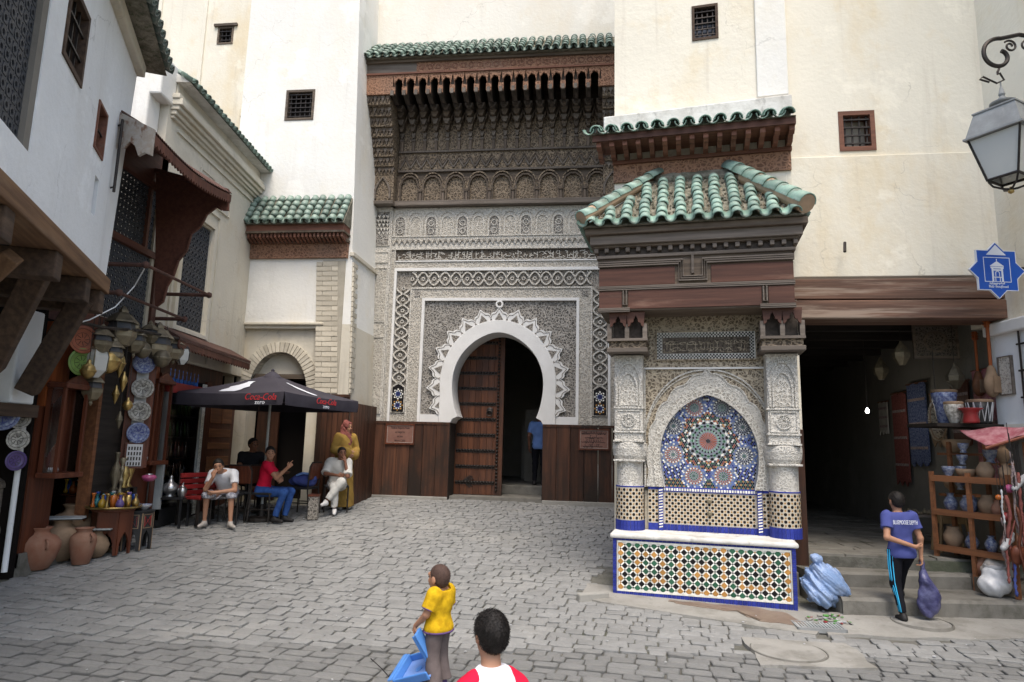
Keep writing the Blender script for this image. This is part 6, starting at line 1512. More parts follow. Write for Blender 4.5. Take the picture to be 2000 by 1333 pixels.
# lamps hung from the shop beam
def lantern(px, py, X, s, kind, label, m='brass_dull'):
    p = at_x(px, py, X); top = 3.16 if p[2] < 3.0 else 3.30
    t = thing('hanging_lantern', label, 'lantern', p, random.uniform(0, 1), 'brass lamps hung over the shop')
    if kind == 'hex':
        MB().lathe([(.10*s, -.16*s), (.16*s, -.06*s), (.165*s, .0), (.175*s, .01*s)], 6).build('lower_body', m, t); MB().lathe([(.15*s, .011*s), (.13*s, .10*s)], 6).build('glass_body', 'lattice_dark', t)
        MB().lathe([(.18*s, .10*s), (.17*s, .12*s), (.09*s, .20*s), (.05*s, .22*s), (.05*s, .25*s), (.01*s, .30*s)], 6).build('cap', m, t); MB().lathe([(.005, -.26*s), (.03*s, -.22*s), (.02*s, -.19*s), (.09*s, -.16*s)], 8).build('finial', m, t)
    elif kind == 'ball':
        MB().lathe([(.01*s, -.16*s), (.05*s, -.145*s), (.11*s, -.10*s), (.145*s, 0), (.11*s, .10*s), (.05*s, .145*s), (.035*s, .17*s), (.04*s, .2*s), (.015*s, .24*s)], 20).build('globe', m, t, smooth=True)
        MB().lathe([(.146*s, -.02*s), (.151*s, 0), (.146*s, .02*s)], 20).build('band', m, t)
    elif kind == 'drop':
        MB().lathe([(.005, -.24*s), (.02*s, -.2*s), (.05*s, -.12*s), (.08*s, 0), (.06*s, .09*s), (.03*s, .14*s), (.03*s, .18*s), (.012*s, .22*s)], 14).build('body', m, t, smooth=True); MB().lathe([(.082*s, -.01), (.086*s, 0), (.082*s, .01)], 14).build('band', m, t)
    else:
        MB().lathe([(.06*s, -.18*s), (.12*s, -.10*s), (.13*s, .05*s), (.11*s, .12*s)], 4).build('panes', 'lamp_glass', t)
        for k in range(4): q = k*math.pi/2; MB().tube([(.06*s*math.cos(q), .06*s*math.sin(q), -.18*s), (.12*s*math.cos(q), .12*s*math.sin(q), -.1*s), (.132*s*math.cos(q), .132*s*math.sin(q), .05*s), (.11*s*math.cos(q), .11*s*math.sin(q), .12*s)], .008, 5).build('came', m, t)
        MB().lathe([(.13*s, .12*s), (.05*s, .22*s), (.03*s, .28*s), (.005, .32*s)], 4).build('cap', m, t)
    MB().tube([(0, 0, .2*s), (0, 0, top-p[2])], .005, 5).build('chain', 'iron', t)
lantern(237, 648, -5.15, 1.15, 'hex', 'large six-sided brass lantern hung highest at the left of the shop beam')
lantern(263, 668, -5.12, .85, 'hex', 'smaller pierced brass lantern just right of the largest one')
lantern(308, 676, -5.08, 1.15, 'hex', 'wide six-sided brass lantern above the blue plate')
lantern(340, 684, -5.08, .85, 'hex', 'narrow brass lantern next to the clear glass one')
lantern(356, 694, -5.02, .8, 'glass', 'clear glass lantern hung at the right end of the row', 'iron')
lantern(212, 706, -5.15, 1.0, 'ball', 'big round brass globe lamp over the shop doorway', 'brass')
lantern(235, 710, -5.10, .8, 'drop', 'long brass drop lamp touching the big globe', 'brass')
lantern(279, 684, -5.08, .75, 'ball', 'small brass globe lamp right above the topmost blue plate', 'brass_dull')
lantern(316, 700, -4.98, .85, 'ball', 'dull round lamp hung below the wide lantern', 'brass_dull')
lantern(184, 705, -5.15, 1.15, 'glass', 'lantern with milky panes left of the big globe')
lantern(241, 745, -5.10, .6, 'drop', 'small shiny brass drop lamp hung lowest', 'brass')
lantern(180, 760, -5.2, .8, 'hex', 'pale lantern hung low in the shop doorway', 'brass_dull')
# board hung with plates, turned toward the square
pb = thing('display_board', 'narrow wooden board with white runner carrying four plates', 'board', (*at_x(272, 800, -5.22)[:2], 1.0), R_(38))
MB().box(-.17, .17, .02, .05, .25, 1.95).build('board', 'wood_cabinet', pb); MB().box(-.075, .075, .012, .02, .3, 1.9).build('runner', 'c_white', pb)
def plate(p, r_, m, label, rz, tilt=R_(90), group='plates hung by the shop'):
    t = thing('hung_plate', label, 'plate', p, rz, group)
    M_ = Matrix.Rotation(R_(90), 4, 'X')
    MB().lathe([(r_*.3, .0), (r_*.62, .008), (r_*.97, .03), (r_, .036), (r_*.985, .042), (r_*.62, .018), (.002, .012)], 28).build('dish', m, t, mtx=M_, smooth=True)
    for rr, hh in ((.80, .029), (.5, .016)): MB().tube([(rr*r_*math.cos(q), rr*r_*math.sin(q), hh) for q in [2*math.pi*k/24 for k in range(25)]], .003, 4).build('painted_ring', 'z_blue_o' if 'blue' in m else 'iron', t, mtx=M_)
    for k in range(8): q = k*math.pi/4; MB().tube([(.14*r_*math.cos(q), .14*r_*math.sin(q), .016), (.46*r_*math.cos(q+.2), .46*r_*math.sin(q+.2), .018)], .003, 4).build('painted_petal', 'z_blue_o' if 'blue' in m else 'iron', t, mtx=M_)
fwd = Matrix.Rotation(R_(38), 4, 'Z') @ Vector((0, -1, 0))
for py, px, m, lb in ((711, 280, 'plate_blue', 'blue patterned plate at the top of the hung column'), (759, 277, 'plate_grey', 'grey plate with flower pattern, second of the hung column'), (804, 271, 'plate_grey', 'grey ringed plate, third of the hung column'), (846, 268, 'plate_blue', 'blue plate at the bottom of the hung column')):
    p = Vector(at_x(px, py, -5.22))+fwd*.03; plate(p, .145, m, lb, R_(38))
p = Vector(at_x(262, 888, -5.2)); t = thing('bracelet_card', 'white card of dark bracelets in a red frame below the plates', 'card', p+fwd*.01, R_(38))
MB().box(-.12, .12, .01, .03, -.19, .16).build('frame', 'wood_red', t); MB().box(-.095, .095, .0, .01, -.16, .14).build('card', 'c_white', t)
for j in range(4):
    for i in range(5): MB().box(-.08+.035*i, -.062+.035*i, -.006, .0, .06-.07*j, .105-.07*j).build('bracelet', 'iron', t)
for (px, py, m, lb) in ((160, 664, 'c_coral', 'coral red dish hung edge-on above the green one'), (158, 708, 'c_lime', 'bright green dish hung edge-on over the left display case')): plate(at_x(px, py, -5.22), .17, m, lb, R_(62))
for (px, py, r_, m, lb, a) in ((4, 812, .16, 'plate_blue', 'large blue plate cut by the left edge of the photo', 40), (35, 817, .12, 'plate_grey', 'pale plate hung highest beside the white pole', 62), (32, 858, .12, 'plate_grey', 'pale plate hung in the middle beside the white pole', 62), (28, 900, .11, 'c_violet', 'violet plate hung lowest beside the white pole', 62)): plate(at_x(px, py, -5.5), r_, m, lb, R_(a))
a, c = at_x(62, 690, -5.55), at_x(8, 1118, -5.5); o = MB().tube([a, (a+c)/2+np.array([.01, 0, 0]), c], .03, 10).build('white_pole', 'plaster_cool'); tag(o, 'slanting white pole in front of the patterned tiles', 'pole')
# clay jars
def jar(px, py, prof, label, s=1, handles=2, m='terracotta', rz=0):
    p = gp(px, py); t = thing('clay_jar', label, 'jar', p, rz, 'clay jars by the stall')
    P = [(r*s, z*s) for r, z in prof]; P += [(P[-1][0]*.85, P[-1][1]-.005), (P[-1][0]*.7, P[-1][1]-.06*s)]
    MB().lathe(P, 28).build('body', m, t, smooth=True)
    for k in range(handles):
        q = k*math.pi+.3; i = max(range(len(prof)), key=lambda j: prof[j][0]); R0 = prof[i][0]*s; z0 = prof[i][1]*s+.05*s
        e = Vector((math.cos(q), math.sin(q), 0)); MB().tube([e*(R0*.93)+Vector((0, 0, z0-.05*s)), e*(R0+.035*s)+Vector((0, 0, z0-.03*s)), e*(R0+.035*s)+Vector((0, 0, z0+.04*s)), e*(R0*.86)+Vector((0, 0, z0+.07*s))], .016*s, 7).build('handle', m, t, smooth=True)
belly = [(.12, 0), (.14, .01), (.21, .14), (.255, .28), (.25, .36), (.19, .43), (.12, .46), (.10, .50), (.13, .535), (.135, .55)]
tall = [(.11, 0), (.12, .01), (.165, .2), (.185, .34), (.17, .42), (.12, .46), (.10, .49), (.13, .53), (.135, .54)]
round_ = [(.08, 0), (.10, .01), (.17, .1), (.19, .2), (.15, .3), (.09, .36), (.07, .40), (.085, .42)]
jar(70, 1113, belly, 'big pink clay jar standing foremost beside the grey chest', .86, rz=2.2)
jar(113, 1096, belly, 'tan bellied clay jar behind the big pink one', .90, m='pottery_tan', rz=.8)
jar(137, 1078, belly, 'pale clay jar with long neck at the back of the group', 1.08, m='pottery_tan')
jar(157, 1103, tall, 'red upright clay jar with straight foot, in front', .78, rz=2.4)
jar(185, 1090, round_, 'small ribbed clay jar half hidden behind the red one', .78, 0, 'pottery_tan')
for (px, py, z, rr, lb) in ((82, 1012, .62, .22, 'blue-grey tray laid over the back jars'), (184, 1040, .5, .15, 'small blue-grey tray beside the red jar')):
    p = gp(113, 1096) if px < 100 else gp(185, 1090); p = (p[0], p[1], p[2]+(.50 if px < 100 else .34)); t = thing('grey_tray', lb, 'tray', p, .4); MB().prism([(-rr, -rr*.7), (rr, -rr*.7), (rr*1.1, 0), (rr, rr*.7), (-rr, rr*.7)], -.012, .012, ax='z').build('tray', 'steel_grey', t, bevel=.006); MB().ribbon([(-rr, -rr*.7), (rr, -rr*.7), (rr*1.1, 0), (rr, rr*.7), (-rr, rr*.7)], .01, .0, .012, closed=True).xf(Matrix.Rotation(-math.pi/2, 4, 'X')).build('tray_rim', 'iron', t)
# old chests stacked at the left edge
def chest(px, py, X, w_, d, h, label, z=None):
    p = at_x(px, py, X); z = ground_z(p[1]) if z is None else z; t = thing('old_chest', label, 'chest', (p[0], p[1], z), R_(80), 'old chests at the left edge')
    MB().box(-w_/2, w_/2, 0, d, 0, h*.72).build('body', 'wood_crate', t, bevel=.01); MB().box(-w_/2-.02, w_/2+.02, -.02, d+.02, h*.72, h*.8).build('lid_rim', 'wood_crate', t, bevel=.008)
    b = MB(); n = 8
    for sgn in (0,): b.prism([(-.02, h*.8)]+[(d/2-(d/2+.02)*math.cos(math.pi*k/n), h*.8+h*.2*math.sin(math.pi*k/n)) for k in range(n+1)], -w_/2-.02, w_/2+.02, ax='x')
    b.build('lid', 'wood_grey', t)
    for x in (-w_/2+.06, 0, w_/2-.06): MB().box(x-.02, x+.02, -.012, .0, .02, h*.7).build('iron_strap', 'iron', t)
chest(28, 1116, -5.60, .55, .45, .62, 'dark lower chest of the stack behind the white pole')
chest(30, 1035, -5.62, .5, .42, .48, 'grey domed chest on top of the stack behind the white pole', ground_z(7.9)+.60)
# little tables with glassware
def hex_table(px, py, r_, h, label, m, m2):
    p = gp(px, py); t = thing('side_table', label, 'table', p, .3, 'small inlaid tables')
    MB().lathe([(r_*1.02, h-.03), (r_*1.1, h-.02), (r_*1.1, h), (r_*1.05, h+.005)], 6 if m2 else 24).build('table_top', m, t)
    for k in range(6):
        q = math.pi/3*(k+.5); c = Vector((math.cos(q), math.sin(q), 0))*r_*.86; M_ = Matrix.Translation(c) @ Matrix.Rotation(q+math.pi/2, 4, 'Z'); hw = r_*.5
        A = [(-hw, 0), (-hw+.03, 0), (-hw+.04, h*.25), (-hw*.45, h*.38), (0, h*.5), (hw*.45, h*.38), (hw-.04, h*.25), (hw-.03, 0), (hw, 0)]; B = [(-hw+2*hw*i/8, h-.03) for i in range(9)]
        MB().strip(B, A, -.012, .012).build('side_panel', m, t, mtx=M_)
        if m2:
            for z0, z1 in ((h*.56, h*.9),): MB().ribbon([(-hw*.7, z0), (hw*.7, z0), (hw*.7, z1), (-hw*.7, z1)], .012, -.018, -.01, closed=True).build('inlay', m2, t, mtx=M_); MB().ribbon([(-hw*.5, z0+.02), (0, (z0+z1)/2), (hw*.5, z0+.02), (hw*.5, z1-.02), (0, (z0+z1)/2), (-hw*.5, z1-.02)], .01, -.018, -.01, closed=True).build('inlay', 'c_red', t, mtx=M_)
            MB().ribbon([(-hw*.98, 0), (-hw*.98, h-.03)], .014, -.017, -.01).build('inlay', m2, t, mtx=M_)
    return p, h
p1, h1_ = hex_table(212, 1082, .23, .56, 'dark carved table under the brass tray of vases', 'wood_cabinet', None)
p2, h2_ = hex_table(259, 1073, .2, .50, 'black table inlaid with pale lines, carrying bowls', 'c_black', 'pottery_tan')
p3, h3_ = hex_table(150, 1062, .24, .66, 'dark table behind the clay jars, carrying glass vases', 'wood_cabinet', None)
t = thing('brass_tray', 'round brass tray crowded with small coloured vases', 'tray', (p1[0], p1[1], p1[2]+h1_+.006)); MB().lathe([(.30, 0), (.32, .012), (.325, .03), (.318, .03), (.30, .012), (.002, .008)], 32).build('tray', 'brass', t, smooth=True)
vp = [[(.02, 0), (.03, .005), (.04, .04), (.03, .07), (.012, .09), (.014, .12), (.02, .125)], [(.025, 0), (.03, .06), (.032, .10), (.025, .12)], [(.015, 0), (.022, .02), (.012, .05), (.012, .11), (.022, .13), (.024, .14)]]
vm = {}; r = random.Random(8); cl = ['c_orange', 'c_blue', 'c_white', 'brass', 'c_violet', 'c_yellow', 'c_teal', 'c_orange', 'c_blue', 'brass']
nv_ = 0
for (bx, by, bz, rad, n) in ((p1[0], p1[1], p1[2]+h1_+.016, .27, 24), (p3[0], p3[1], p3[2]+h3_+.008, .22, 22)):
    for k in range(n):
        q = k*2.4; rr = rad*math.sqrt((k+.5)/n); m = cl[(k*3+nv_) % 10]; v_ = k % 3; key = (m, v_)
        if key not in vm: vm[key] = MB().lathe(vp[v_], 12).mesh('small_vase', m, True)
        o = link('small_vase', vm[key], None); o.location = (bx+rr*math.cos(q), by+rr*math.sin(q), bz); o.scale = (1.25,)*2+(1.35,)
        cn = {'c_orange': 'orange glass', 'c_blue': 'blue glass', 'c_white': 'white', 'brass': 'brass', 'c_violet': 'violet glass', 'c_yellow': 'yellow glass', 'c_teal': 'teal glass'}[m]
        tag(o, 'small %s %s %s' % (cn, ['round vase', 'beaker', 'stemmed cup'][v_], 'on the brass tray table' if n == 24 else 'on the dark table behind the clay jars'), 'vase', 'small %s %ss %s' % (cn, ['round vase', 'beaker', 'cup'][v_], 'on the tray' if n == 24 else 'behind the jars'))
    nv_ += 5
bmh = MB().lathe([(.03, 0), (.035, .006), (.065, .04), (.075, .06), (.068, .06), (.035, .015)], 16)
bms = {m: bmh.mesh('bowl', m, True) for m in ('pottery_blue', 'c_white', 'c_blue')}
for k, (dx, dy, m, lb) in enumerate(((-.12, -.05, 'c_white', 'white bowl at the left end of the inlaid table'), (.0, -.10, 'c_blue', 'blue bowl at the front of the inlaid table'), (.11, -.03, 'c_white', 'white bowl at the right end of the inlaid table'), (-.04, .05, 'pottery_blue', 'blue and white bowl at the back left of the inlaid table'), (.07, .09, 'pottery_blue', 'blue and white bowl at the back right of the inlaid table'))):
    o = link('bowl', bms[m], None); o.location = (p2[0]+dx, p2[1]+dy, p2[2]+h2_+.009); tag(o, lb, 'bowl', 'bowls on the inlaid table')
# tall turned brass candlestick by the door post, tea things on a black stand, pink lamp
p = at_x(231, 985, -5.1); t = thing('brass_candlestick', 'tall turned brass candlestick in front of the door post', 'candlestick', (p[0], p[1], ground_z(p[1]))); pr_ = [(.09, .0), (.10, .02), (.04, .05)]
for k in range(7): z = .1+.15*k; pr_ += [(.014, z), (.03, z+.035), (.034, z+.05), (.02, z+.075), (.014, z+.1)]
MB().lathe(pr_+[(.05, 1.18), (.02, 1.2)], 14).build('stem', 'brass_dull', t, smooth=True)
p = gp(325, 1030); t = thing('black_stand', 'low black stand carrying the silver tea set', 'table', p, 0); MB().box(-.28, .28, -.16, .16, .42, .45).build('top', 'c_black', t, bevel=.006)
for sx in (-1, 1):
    for sy in (-1, 1): MB().box(sx*.25-.015, sx*.25+.015, sy*.13-.015, sy*.13+.015, 0, .42).build('leg', 'c_black', t)
t = thing('silver_teapot', 'silver ornate teapot on the black stand', 'teapot', (p[0]+.0, p[1], p[2]+.454)); MB().lathe([(.08, 0), (.09, .01), (.05, .03), (.10, .07), (.13, .12), (.11, .18), (.05, .22), (.03, .26), (.02, .28), (.03, .3), (.004, .33)], 20).build('body', 'silver', t, smooth=True); MB().tube([(.12, 0, .1), (.18, 0, .14), (.2, 0, .22)], [.02, .014, .01], 8).build('spout', 'silver', t); MB().tube([(-.11, 0, .17), (-.18, 0, .18), (-.19, 0, .1), (-.12, 0, .07)], .01, 7).build('handle', 'silver', t)
t = thing('silver_pot', 'small silver lidded pot right of the teapot', 'pot', (p[0]+.2, p[1]-.02, p[2]+.454)); MB().lathe([(.05, 0), (.055, .01), (.07, .08), (.065, .13), (.04, .15)], 16).build('body', 'silver', t, smooth=True); MB().lathe([(.045, .151), (.03, .17), (.008, .18), (.012, .2), (.002, .21)], 12).build('lid', 'silver', t, smooth=True)
p = at_x(291, 934, -5.05); t = thing('pink_lamp', 'pink glass lamp bowl hung beside the tea stand', 'lamp', p); MB().lathe([(.01, -.05), (.06, -.04), (.10, 0), (.09, .03), (.05, .045)], 20).build('bowl', 'c_pink', t, smooth=True); MB().lathe([(.05, .046), (.045, .06)], 14).build('collar', 'silver', t); MB().lathe([(.06, -.62), (.05, -.6), (.012, -.58), (.012, -.05)], 10).build('stem', 'iron', t)
p = gp(296, 1023); o = MB().prism([(-.16, -.1), (.16, -.12), (.18, .08), (-.14, .1)], -.006, .006, ax='z').build('blue_mat', 'c_violet', None, (p[0], p[1], p[2]+.02)); tag(o, 'flat pale blue sheet lying on the ground by the tea stand', 'mat')
# shelves of boxes inside the dark doorway
t = thing('goods_shelf', 'dim shelf of pale boxes inside the shop doorway', 'shelf', LW.w(-.55, .75, .36), LW.a)
for z in (.5, .9, 1.15, 1.4): MB().box(-.3, .3, 0, .3, z, z+.02).build('board', 'wood_cabinet', t)
for k in range(4): MB().box(-.26, .24, .02, .28, 1.17+.055*k, 1.215+.055*k).build('box', 'steel_grey', t, bevel=.005)
for x in (-.31, .30): MB().box(x, x+.02, 0, .3, 0, 1.6).build('upright', 'wood_cabinet', t)
# wires over the shop
o = MB().tube([at_x(120, 640, -5.1), at_x(175, 625, -5.05), at_x(225, 600, -4.95), at_x(262, 560, -4.9), at_x(285, 520, -4.66)], .008, 5).build('cable', 'plaster_cool'); tag(o, 'pale cable looping from the rail pipe to the shop beam', 'cable')
o = MB().tube([at_x(150, 628, -5.12), at_x(200, 640, -5.05), at_x(275, 646, -5.0), at_x(350, 662, -4.98)], .02, 6).build('hanging_bar', 'iron'); tag(o, 'dark iron bar from which the shop lamps hang', 'bar')

# more brass hung and standing along the dark pier
for k, (px, py, s, kd, m, lb) in enumerate(((226, 770, .55, 'drop', 'brass', 'slim brass drop lamp on the dark pier, upper of two'), (233, 820, .5, 'drop', 'brass_dull', 'slim brass drop lamp on the dark pier, lower of two'), (249, 792, .45, 'ball', 'brass', 'little brass globe lamp left of the patterned plate'), (222, 690, .7, 'hex', 'brass_dull', 'pierced lantern hung just above the big brass globe'), (292, 655, .7, 'hex', 'brass_dull', 'small lantern hung between the two wide ones'), (325, 664, .6, 'ball', 'brass_dull', 'small dull globe lamp behind the wide lantern'), (198, 668, .75, 'hex', 'brass_dull', 'lantern hung left of the largest lantern'), (172, 725, .6, 'ball', 'brass', 'brass globe lamp over the left display case'))):
    lantern(px, py, -5.14+.01*k, s, kd, lb, m)
for k, (px, z, h_, lb) in enumerate(((222, .75, .5, 'brass ewer standing left of the tall candlestick'), (240, .75, .42, 'brass vase standing right of the tall candlestick'), (248, .75, .6, 'slim brass stand next to the plate board'))):
    p = at_x(px, 960, -5.28); t = thing('brass_vessel', lb, 'vessel', (p[0], p[1], ground_z(p[1])), 0, 'brass vessels by the door post'); MB().box(-.09, .09, -.09, .09, 0, z).build('stand', 'wood_black', t); MB().lathe([(.05, z), (.06, z+.01), (.025, z+.05), (.07, z+h_*.4), (.05, z+h_*.6), (.018, z+h_*.75), (.03, z+h_*.95), (.035, z+h_)], 16).build('body', 'brass' if k else 'brass_dull', t, smooth=True)
# ------------------------------------------------------------------ street lantern at the upper right
LX_, LY_ = 5.07, 6.5
ln = thing('street_lantern', 'grey four-sided street lantern hung from a scrolled iron bracket', 'lantern', (LX_+.02, LY_, 4.43), R_(28)); ln.scale = (.72, .72, .82)
def frus(b, h0, z0, h1, z1): b.lathe([(h0*1.414, z0), (h1*1.414, z1)], 4, a0=math.pi/4)
b = MB(); frus(b, .385, .66, .385, .685); frus(b, .36, .686, .27, 1.0); b.build('roof', 'lamp_grey', ln)
b = MB(); frus(b, .285, 1.0, .285, 1.02); frus(b, .27, 1.02, .06, 1.09); b.lathe([(.05, 1.09), (.16, 1.12), (.165, 1.135), (.06, 1.16), (.05, 1.2), (.03, 1.22), (.045, 1.25), (.03, 1.3), (.012, 1.36), (.01, 1.42)], 16); b.build('roof_cap', 'lamp_grey', ln)
for k in range(4):
    q = Matrix.Rotation(k*math.pi/2, 4, 'Z')
    b = MB(); b.add([q @ Vector(p) for p in ((-.19, -.19, .12), (.19, -.19, .12), (.325, -.325, .65), (-.325, -.325, .65))], [(0, 1, 2, 3)]); b.build('pane', 'lamp_glass', ln)
    MB().tube([q @ Vector((-.195, -.195, .10)), q @ Vector((-.335, -.335, .66))], .017, 6).build('corner_bar', 'iron', ln)
    MB().tube([q @ Vector((-.195, -.195, .11)), q @ Vector((.195, -.195, .11))], .018, 6).build('bottom_rail', 'iron', ln)
    MB().tube([q @ Vector((-.19, -.19, .09)), q @ Vector((-.15, -.15, .02)), q @ Vector((-.06, -.06, -.02)), q @ Vector((0, 0, -.03))], .014, 6).build('bottom_scroll', 'iron', ln)
MB().lathe([(.002, -.09), (.035, -.075), (.04, -.05), (.02, -.025), (.015, .0)], 12).build('finial', 'brass', ln, smooth=True)
MB().lathe([(.02, .12), (.05, .2), (.04, .3), (.01, .34)], 10).build('lamp_bulb', 'lamp_glass', ln, smooth=True)
br = thing('lantern_bracket', 'scrolled wrought iron bracket holding the street lantern', 'bracket', (LX_, LY_, 4.28), 0)
def spiral(cx, cz, r0, r1, a0, a1, n=30): return [(cx+(r0+(r1-r0)*i/n)*math.cos(a0+(a1-a0)*i/n), 0, cz+(r0+(r1-r0)*i/n)*math.sin(a0+(a1-a0)*i/n)) for i in range(n+1)]
P = spiral(.03, 1.62, .06, .20, R_(60), R_(-90-270+80), 40)
MB().tube(P+[(P[-1][0]+.2, 0, P[-1][2]+.05), (P[-1][0]+.5, 0, P[-1][2]+.0), (.75, 0, 1.80)], .022, 7).build('main_scroll', 'iron', br)
MB().tube(spiral(.16, 1.73, .02, .07, 0, R_(500), 24), .011, 6).build('small_scroll', 'iron', br); MB().tube(spiral(.34, 1.74, .02, .08, R_(90), R_(-420), 24), .011, 6).build('small_scroll', 'iron', br)
MB().tube([(.02, 0, 1.42), (.06, 0, 1.34), (-.02, 0, 1.30), (-.16, 0, 1.37), (-.2, 0, 1.34), (-.1, 0, 1.31)], .01, 6).build('hook', 'iron', br); MB().tube([(.75, 0, 1.80), (.75, 0, 1.2)], .022, 7).build('back_bar', 'iron', br)
MB().tube([(0, 0, 1.40), (.0, 0, 1.43), (.02, 0, 1.47)], .012, 6).build('ring', 'iron', br)
# ------------------------------------------------------------------ blue star sign
p = at_y(1946, 529, 7.15); sg = thing('star_sign', 'blue eight-pointed star sign with white pavilion emblem', 'sign', p, R_(3)); SA = .225; SR2 = SA*1.414
star = []
for k in range(8): q = k*math.pi/4; star += [(SR2*math.cos(q), SR2*math.sin(q)), (SA*1.082*math.cos(q+math.pi/8), SA*1.082*math.sin(q+math.pi/8))]
MB().prism(star, -.012, .012).build('plate', 'sign_blue', sg, bevel=.002); MB().ribbon(star, .008, -.013, .014, closed=True).build('edge', 'sign_white', sg)
MB().prism([(-.115, .175), (.115, .175), (0, .292)], -.0145, -.012).build('triangle', 'sign_white', sg)
MB().ribbon([(-.15, -.13), (.15, -.13), (.15, .145), (-.15, .145)], .009, -.0145, -.012, closed=True).build('frame_line', 'sign_white', sg)
MB().prism([(-.08, .045), (.08, .045), (.08, .05), (0, .105), (-.08, .05)], -.0145, -.012).box(-.003, .003, -.0145, -.012, .105, .13).build('emblem_roof', 'sign_white', sg)
MB().box(-.075, .075, -.0145, -.012, .02, .04).box(-.065, -.045, -.0145, -.012, -.125, .02).box(.045, .065, -.0145, -.012, -.125, .02).box(-.045, .045, -.0145, -.012, -.005, .012).build('emblem_body', 'sign_white', sg)
MB().ribbon([(-.022, -.07), (-.022, -.035)]+[(-.022*math.cos(q), -.035+.025*math.sin(q)) for q in [math.pi*k/8 for k in range(1, 8)]]+[(.022, -.035), (.022, -.07)], .008, -.0145, -.012).box(-.045, .045, -.0145, -.012, -.083, -.074).box(-.03, -.022, -.0145, -.012, -.125, -.083).box(.022, .03, -.0145, -.012, -.125, -.083).build('emblem_arch', 'sign_white', sg)
text_obj('lettering', 'Bab Boujloud', .042, 'sign_white', sg, (0, -.0135, -.185))
b = MB(); x = .075                                        # Arabic line: joined strokes with dots, read from the right
for w_, up_, dot, dn in ((.02, .03, 0, 0), (.03, .008, -1, 0), (.02, .03, 0, 0), (.03, .008, -1, 0), (.018, 0, 0, 0), (.03, .01, -1, .02), (.022, 0, 0, .022), (.022, .01, -1, 0), (.012, .035, 0, 0), (.02, .008, 0, .02), (.025, .012, 0, 0)):
    w_ *= .72; b.ribbon([(x, -.148), (x-w_*.5, -.153), (x-w_, -.148)], .006, -.0145, -.012)
    if up_: b.ribbon([(x-w_*.2, -.15), (x-w_*.2, -.15+up_*.8)], .005, -.0145, -.012)
    if dn: b.ribbon(circ(x-w_*.5, -.15, dn*.6, math.pi, 2*math.pi, 6), .005, -.0145, -.012)
    if dot: b.box(x-w_*.5-.003, x-w_*.5+.003, -.0145, -.012, -.166, -.160)
    x -= w_
b.build('lettering', 'sign_white', sg)
MB().tube([(.12, .03, .05), (5.76-p[0], .03, .05)], .012, 6).build('mount', 'iron', sg)
# ------------------------------------------------------------------ curio stall on the right
SHX, SHY = 5.28, 7.62
sh = thing('pottery_rack', 'open wooden rack of pottery standing on the steps at the right', 'rack', (SHX, SHY, .40), R_(-68))
RL, RD = .85, .34
for x in (-RL/2, 0, RL/2):
    for y in (-RD/2, RD/2): MB().box(x-.02, x+.02, y-.02, y+.02, -.16, 1.45 if y > 0 else 1.10).build('post', 'wood_shelf', sh)
for z in (.22, .62, 1.0): MB().box(-RL/2, RL/2, -RD/2, RD/2, z, z+.025).build('shelf', 'wood_shelf', sh); MB().box(-RL/2, RL/2, -RD/2-.03, -RD/2-.021, z-.01, z+.06).build('shelf_lip', 'wood_shelf', sh)
jp = {'urn': [(.035, 0), (.04, .008), (.07, .06), (.08, .11), (.06, .16), (.035, .19), (.04, .22), (.05, .225)], 'cup': [(.04, 0), (.045, .01), (.03, .03), (.06, .08), (.068, .13), (.06, .135)], 'bulb': [(.05, 0), (.06, .01), (.10, .08), (.105, .14), (.07, .20), (.06, .22), (.07, .235)], 'bowl': [(.05, 0), (.06, .01), (.11, .07), (.13, .13), (.12, .135)]}
jm = {}
def pot(p, kind, m, s, label, cat='pot', group=None):
    if (kind, m) not in jm: jm[kind, m] = MB().lathe(jp[kind], 20).mesh('pottery_'+kind, m, True)
    o = link('pottery_'+kind, jm[kind, m], None); o.location = [float(a) for a in p]; o.scale = (s, s, s); o.rotation_euler = (0, 0, random.uniform(0, 6)); return tag(o, label, cat, group or 'pottery on the right-hand rack')
Mr = Matrix.Translation((SHX, SHY, .40)) @ Matrix.Rotation(R_(-68), 4, 'Z')
ords = ['first', 'second', 'third', 'fourth']
for zi, (z, row_) in enumerate(((.245, (('bulb', 'pottery_tan', 1.15), ('urn', 'pottery_blue', 1.0), ('urn', 'pottery_blue', .95), ('bulb', 'terracotta', 1.2))), (.645, (('urn', 'pottery_blue', 1.1), ('bulb', 'pottery_blue', 1.0), ('bulb', 'pottery_tan', 1.1), ('urn', 'terracotta', 1.2))), (1.025, (('cup', 'pottery_blue', 1.2), ('bowl', 'pottery_tan', 1.0), ('bulb', 'pottery_tan', 1.0), ('urn', 'pottery_tan', 1.0))))):
    for k, (kd, m, s) in enumerate(row_):
        cn = {'pottery_tan': 'tan', 'pottery_blue': 'blue and white', 'terracotta': 'terracotta'}[m]
        pot(Mr @ Vector((-.32+.21*k, -.02, z)), kd, m, s*.86, '%s %s, %s from the passage on the %s rack shelf' % (cn, {'urn': 'urn', 'cup': 'cup', 'bulb': 'round pot', 'bowl': 'bowl'}[kd], ords[k], ['lowest', 'middle', 'top'][zi]))
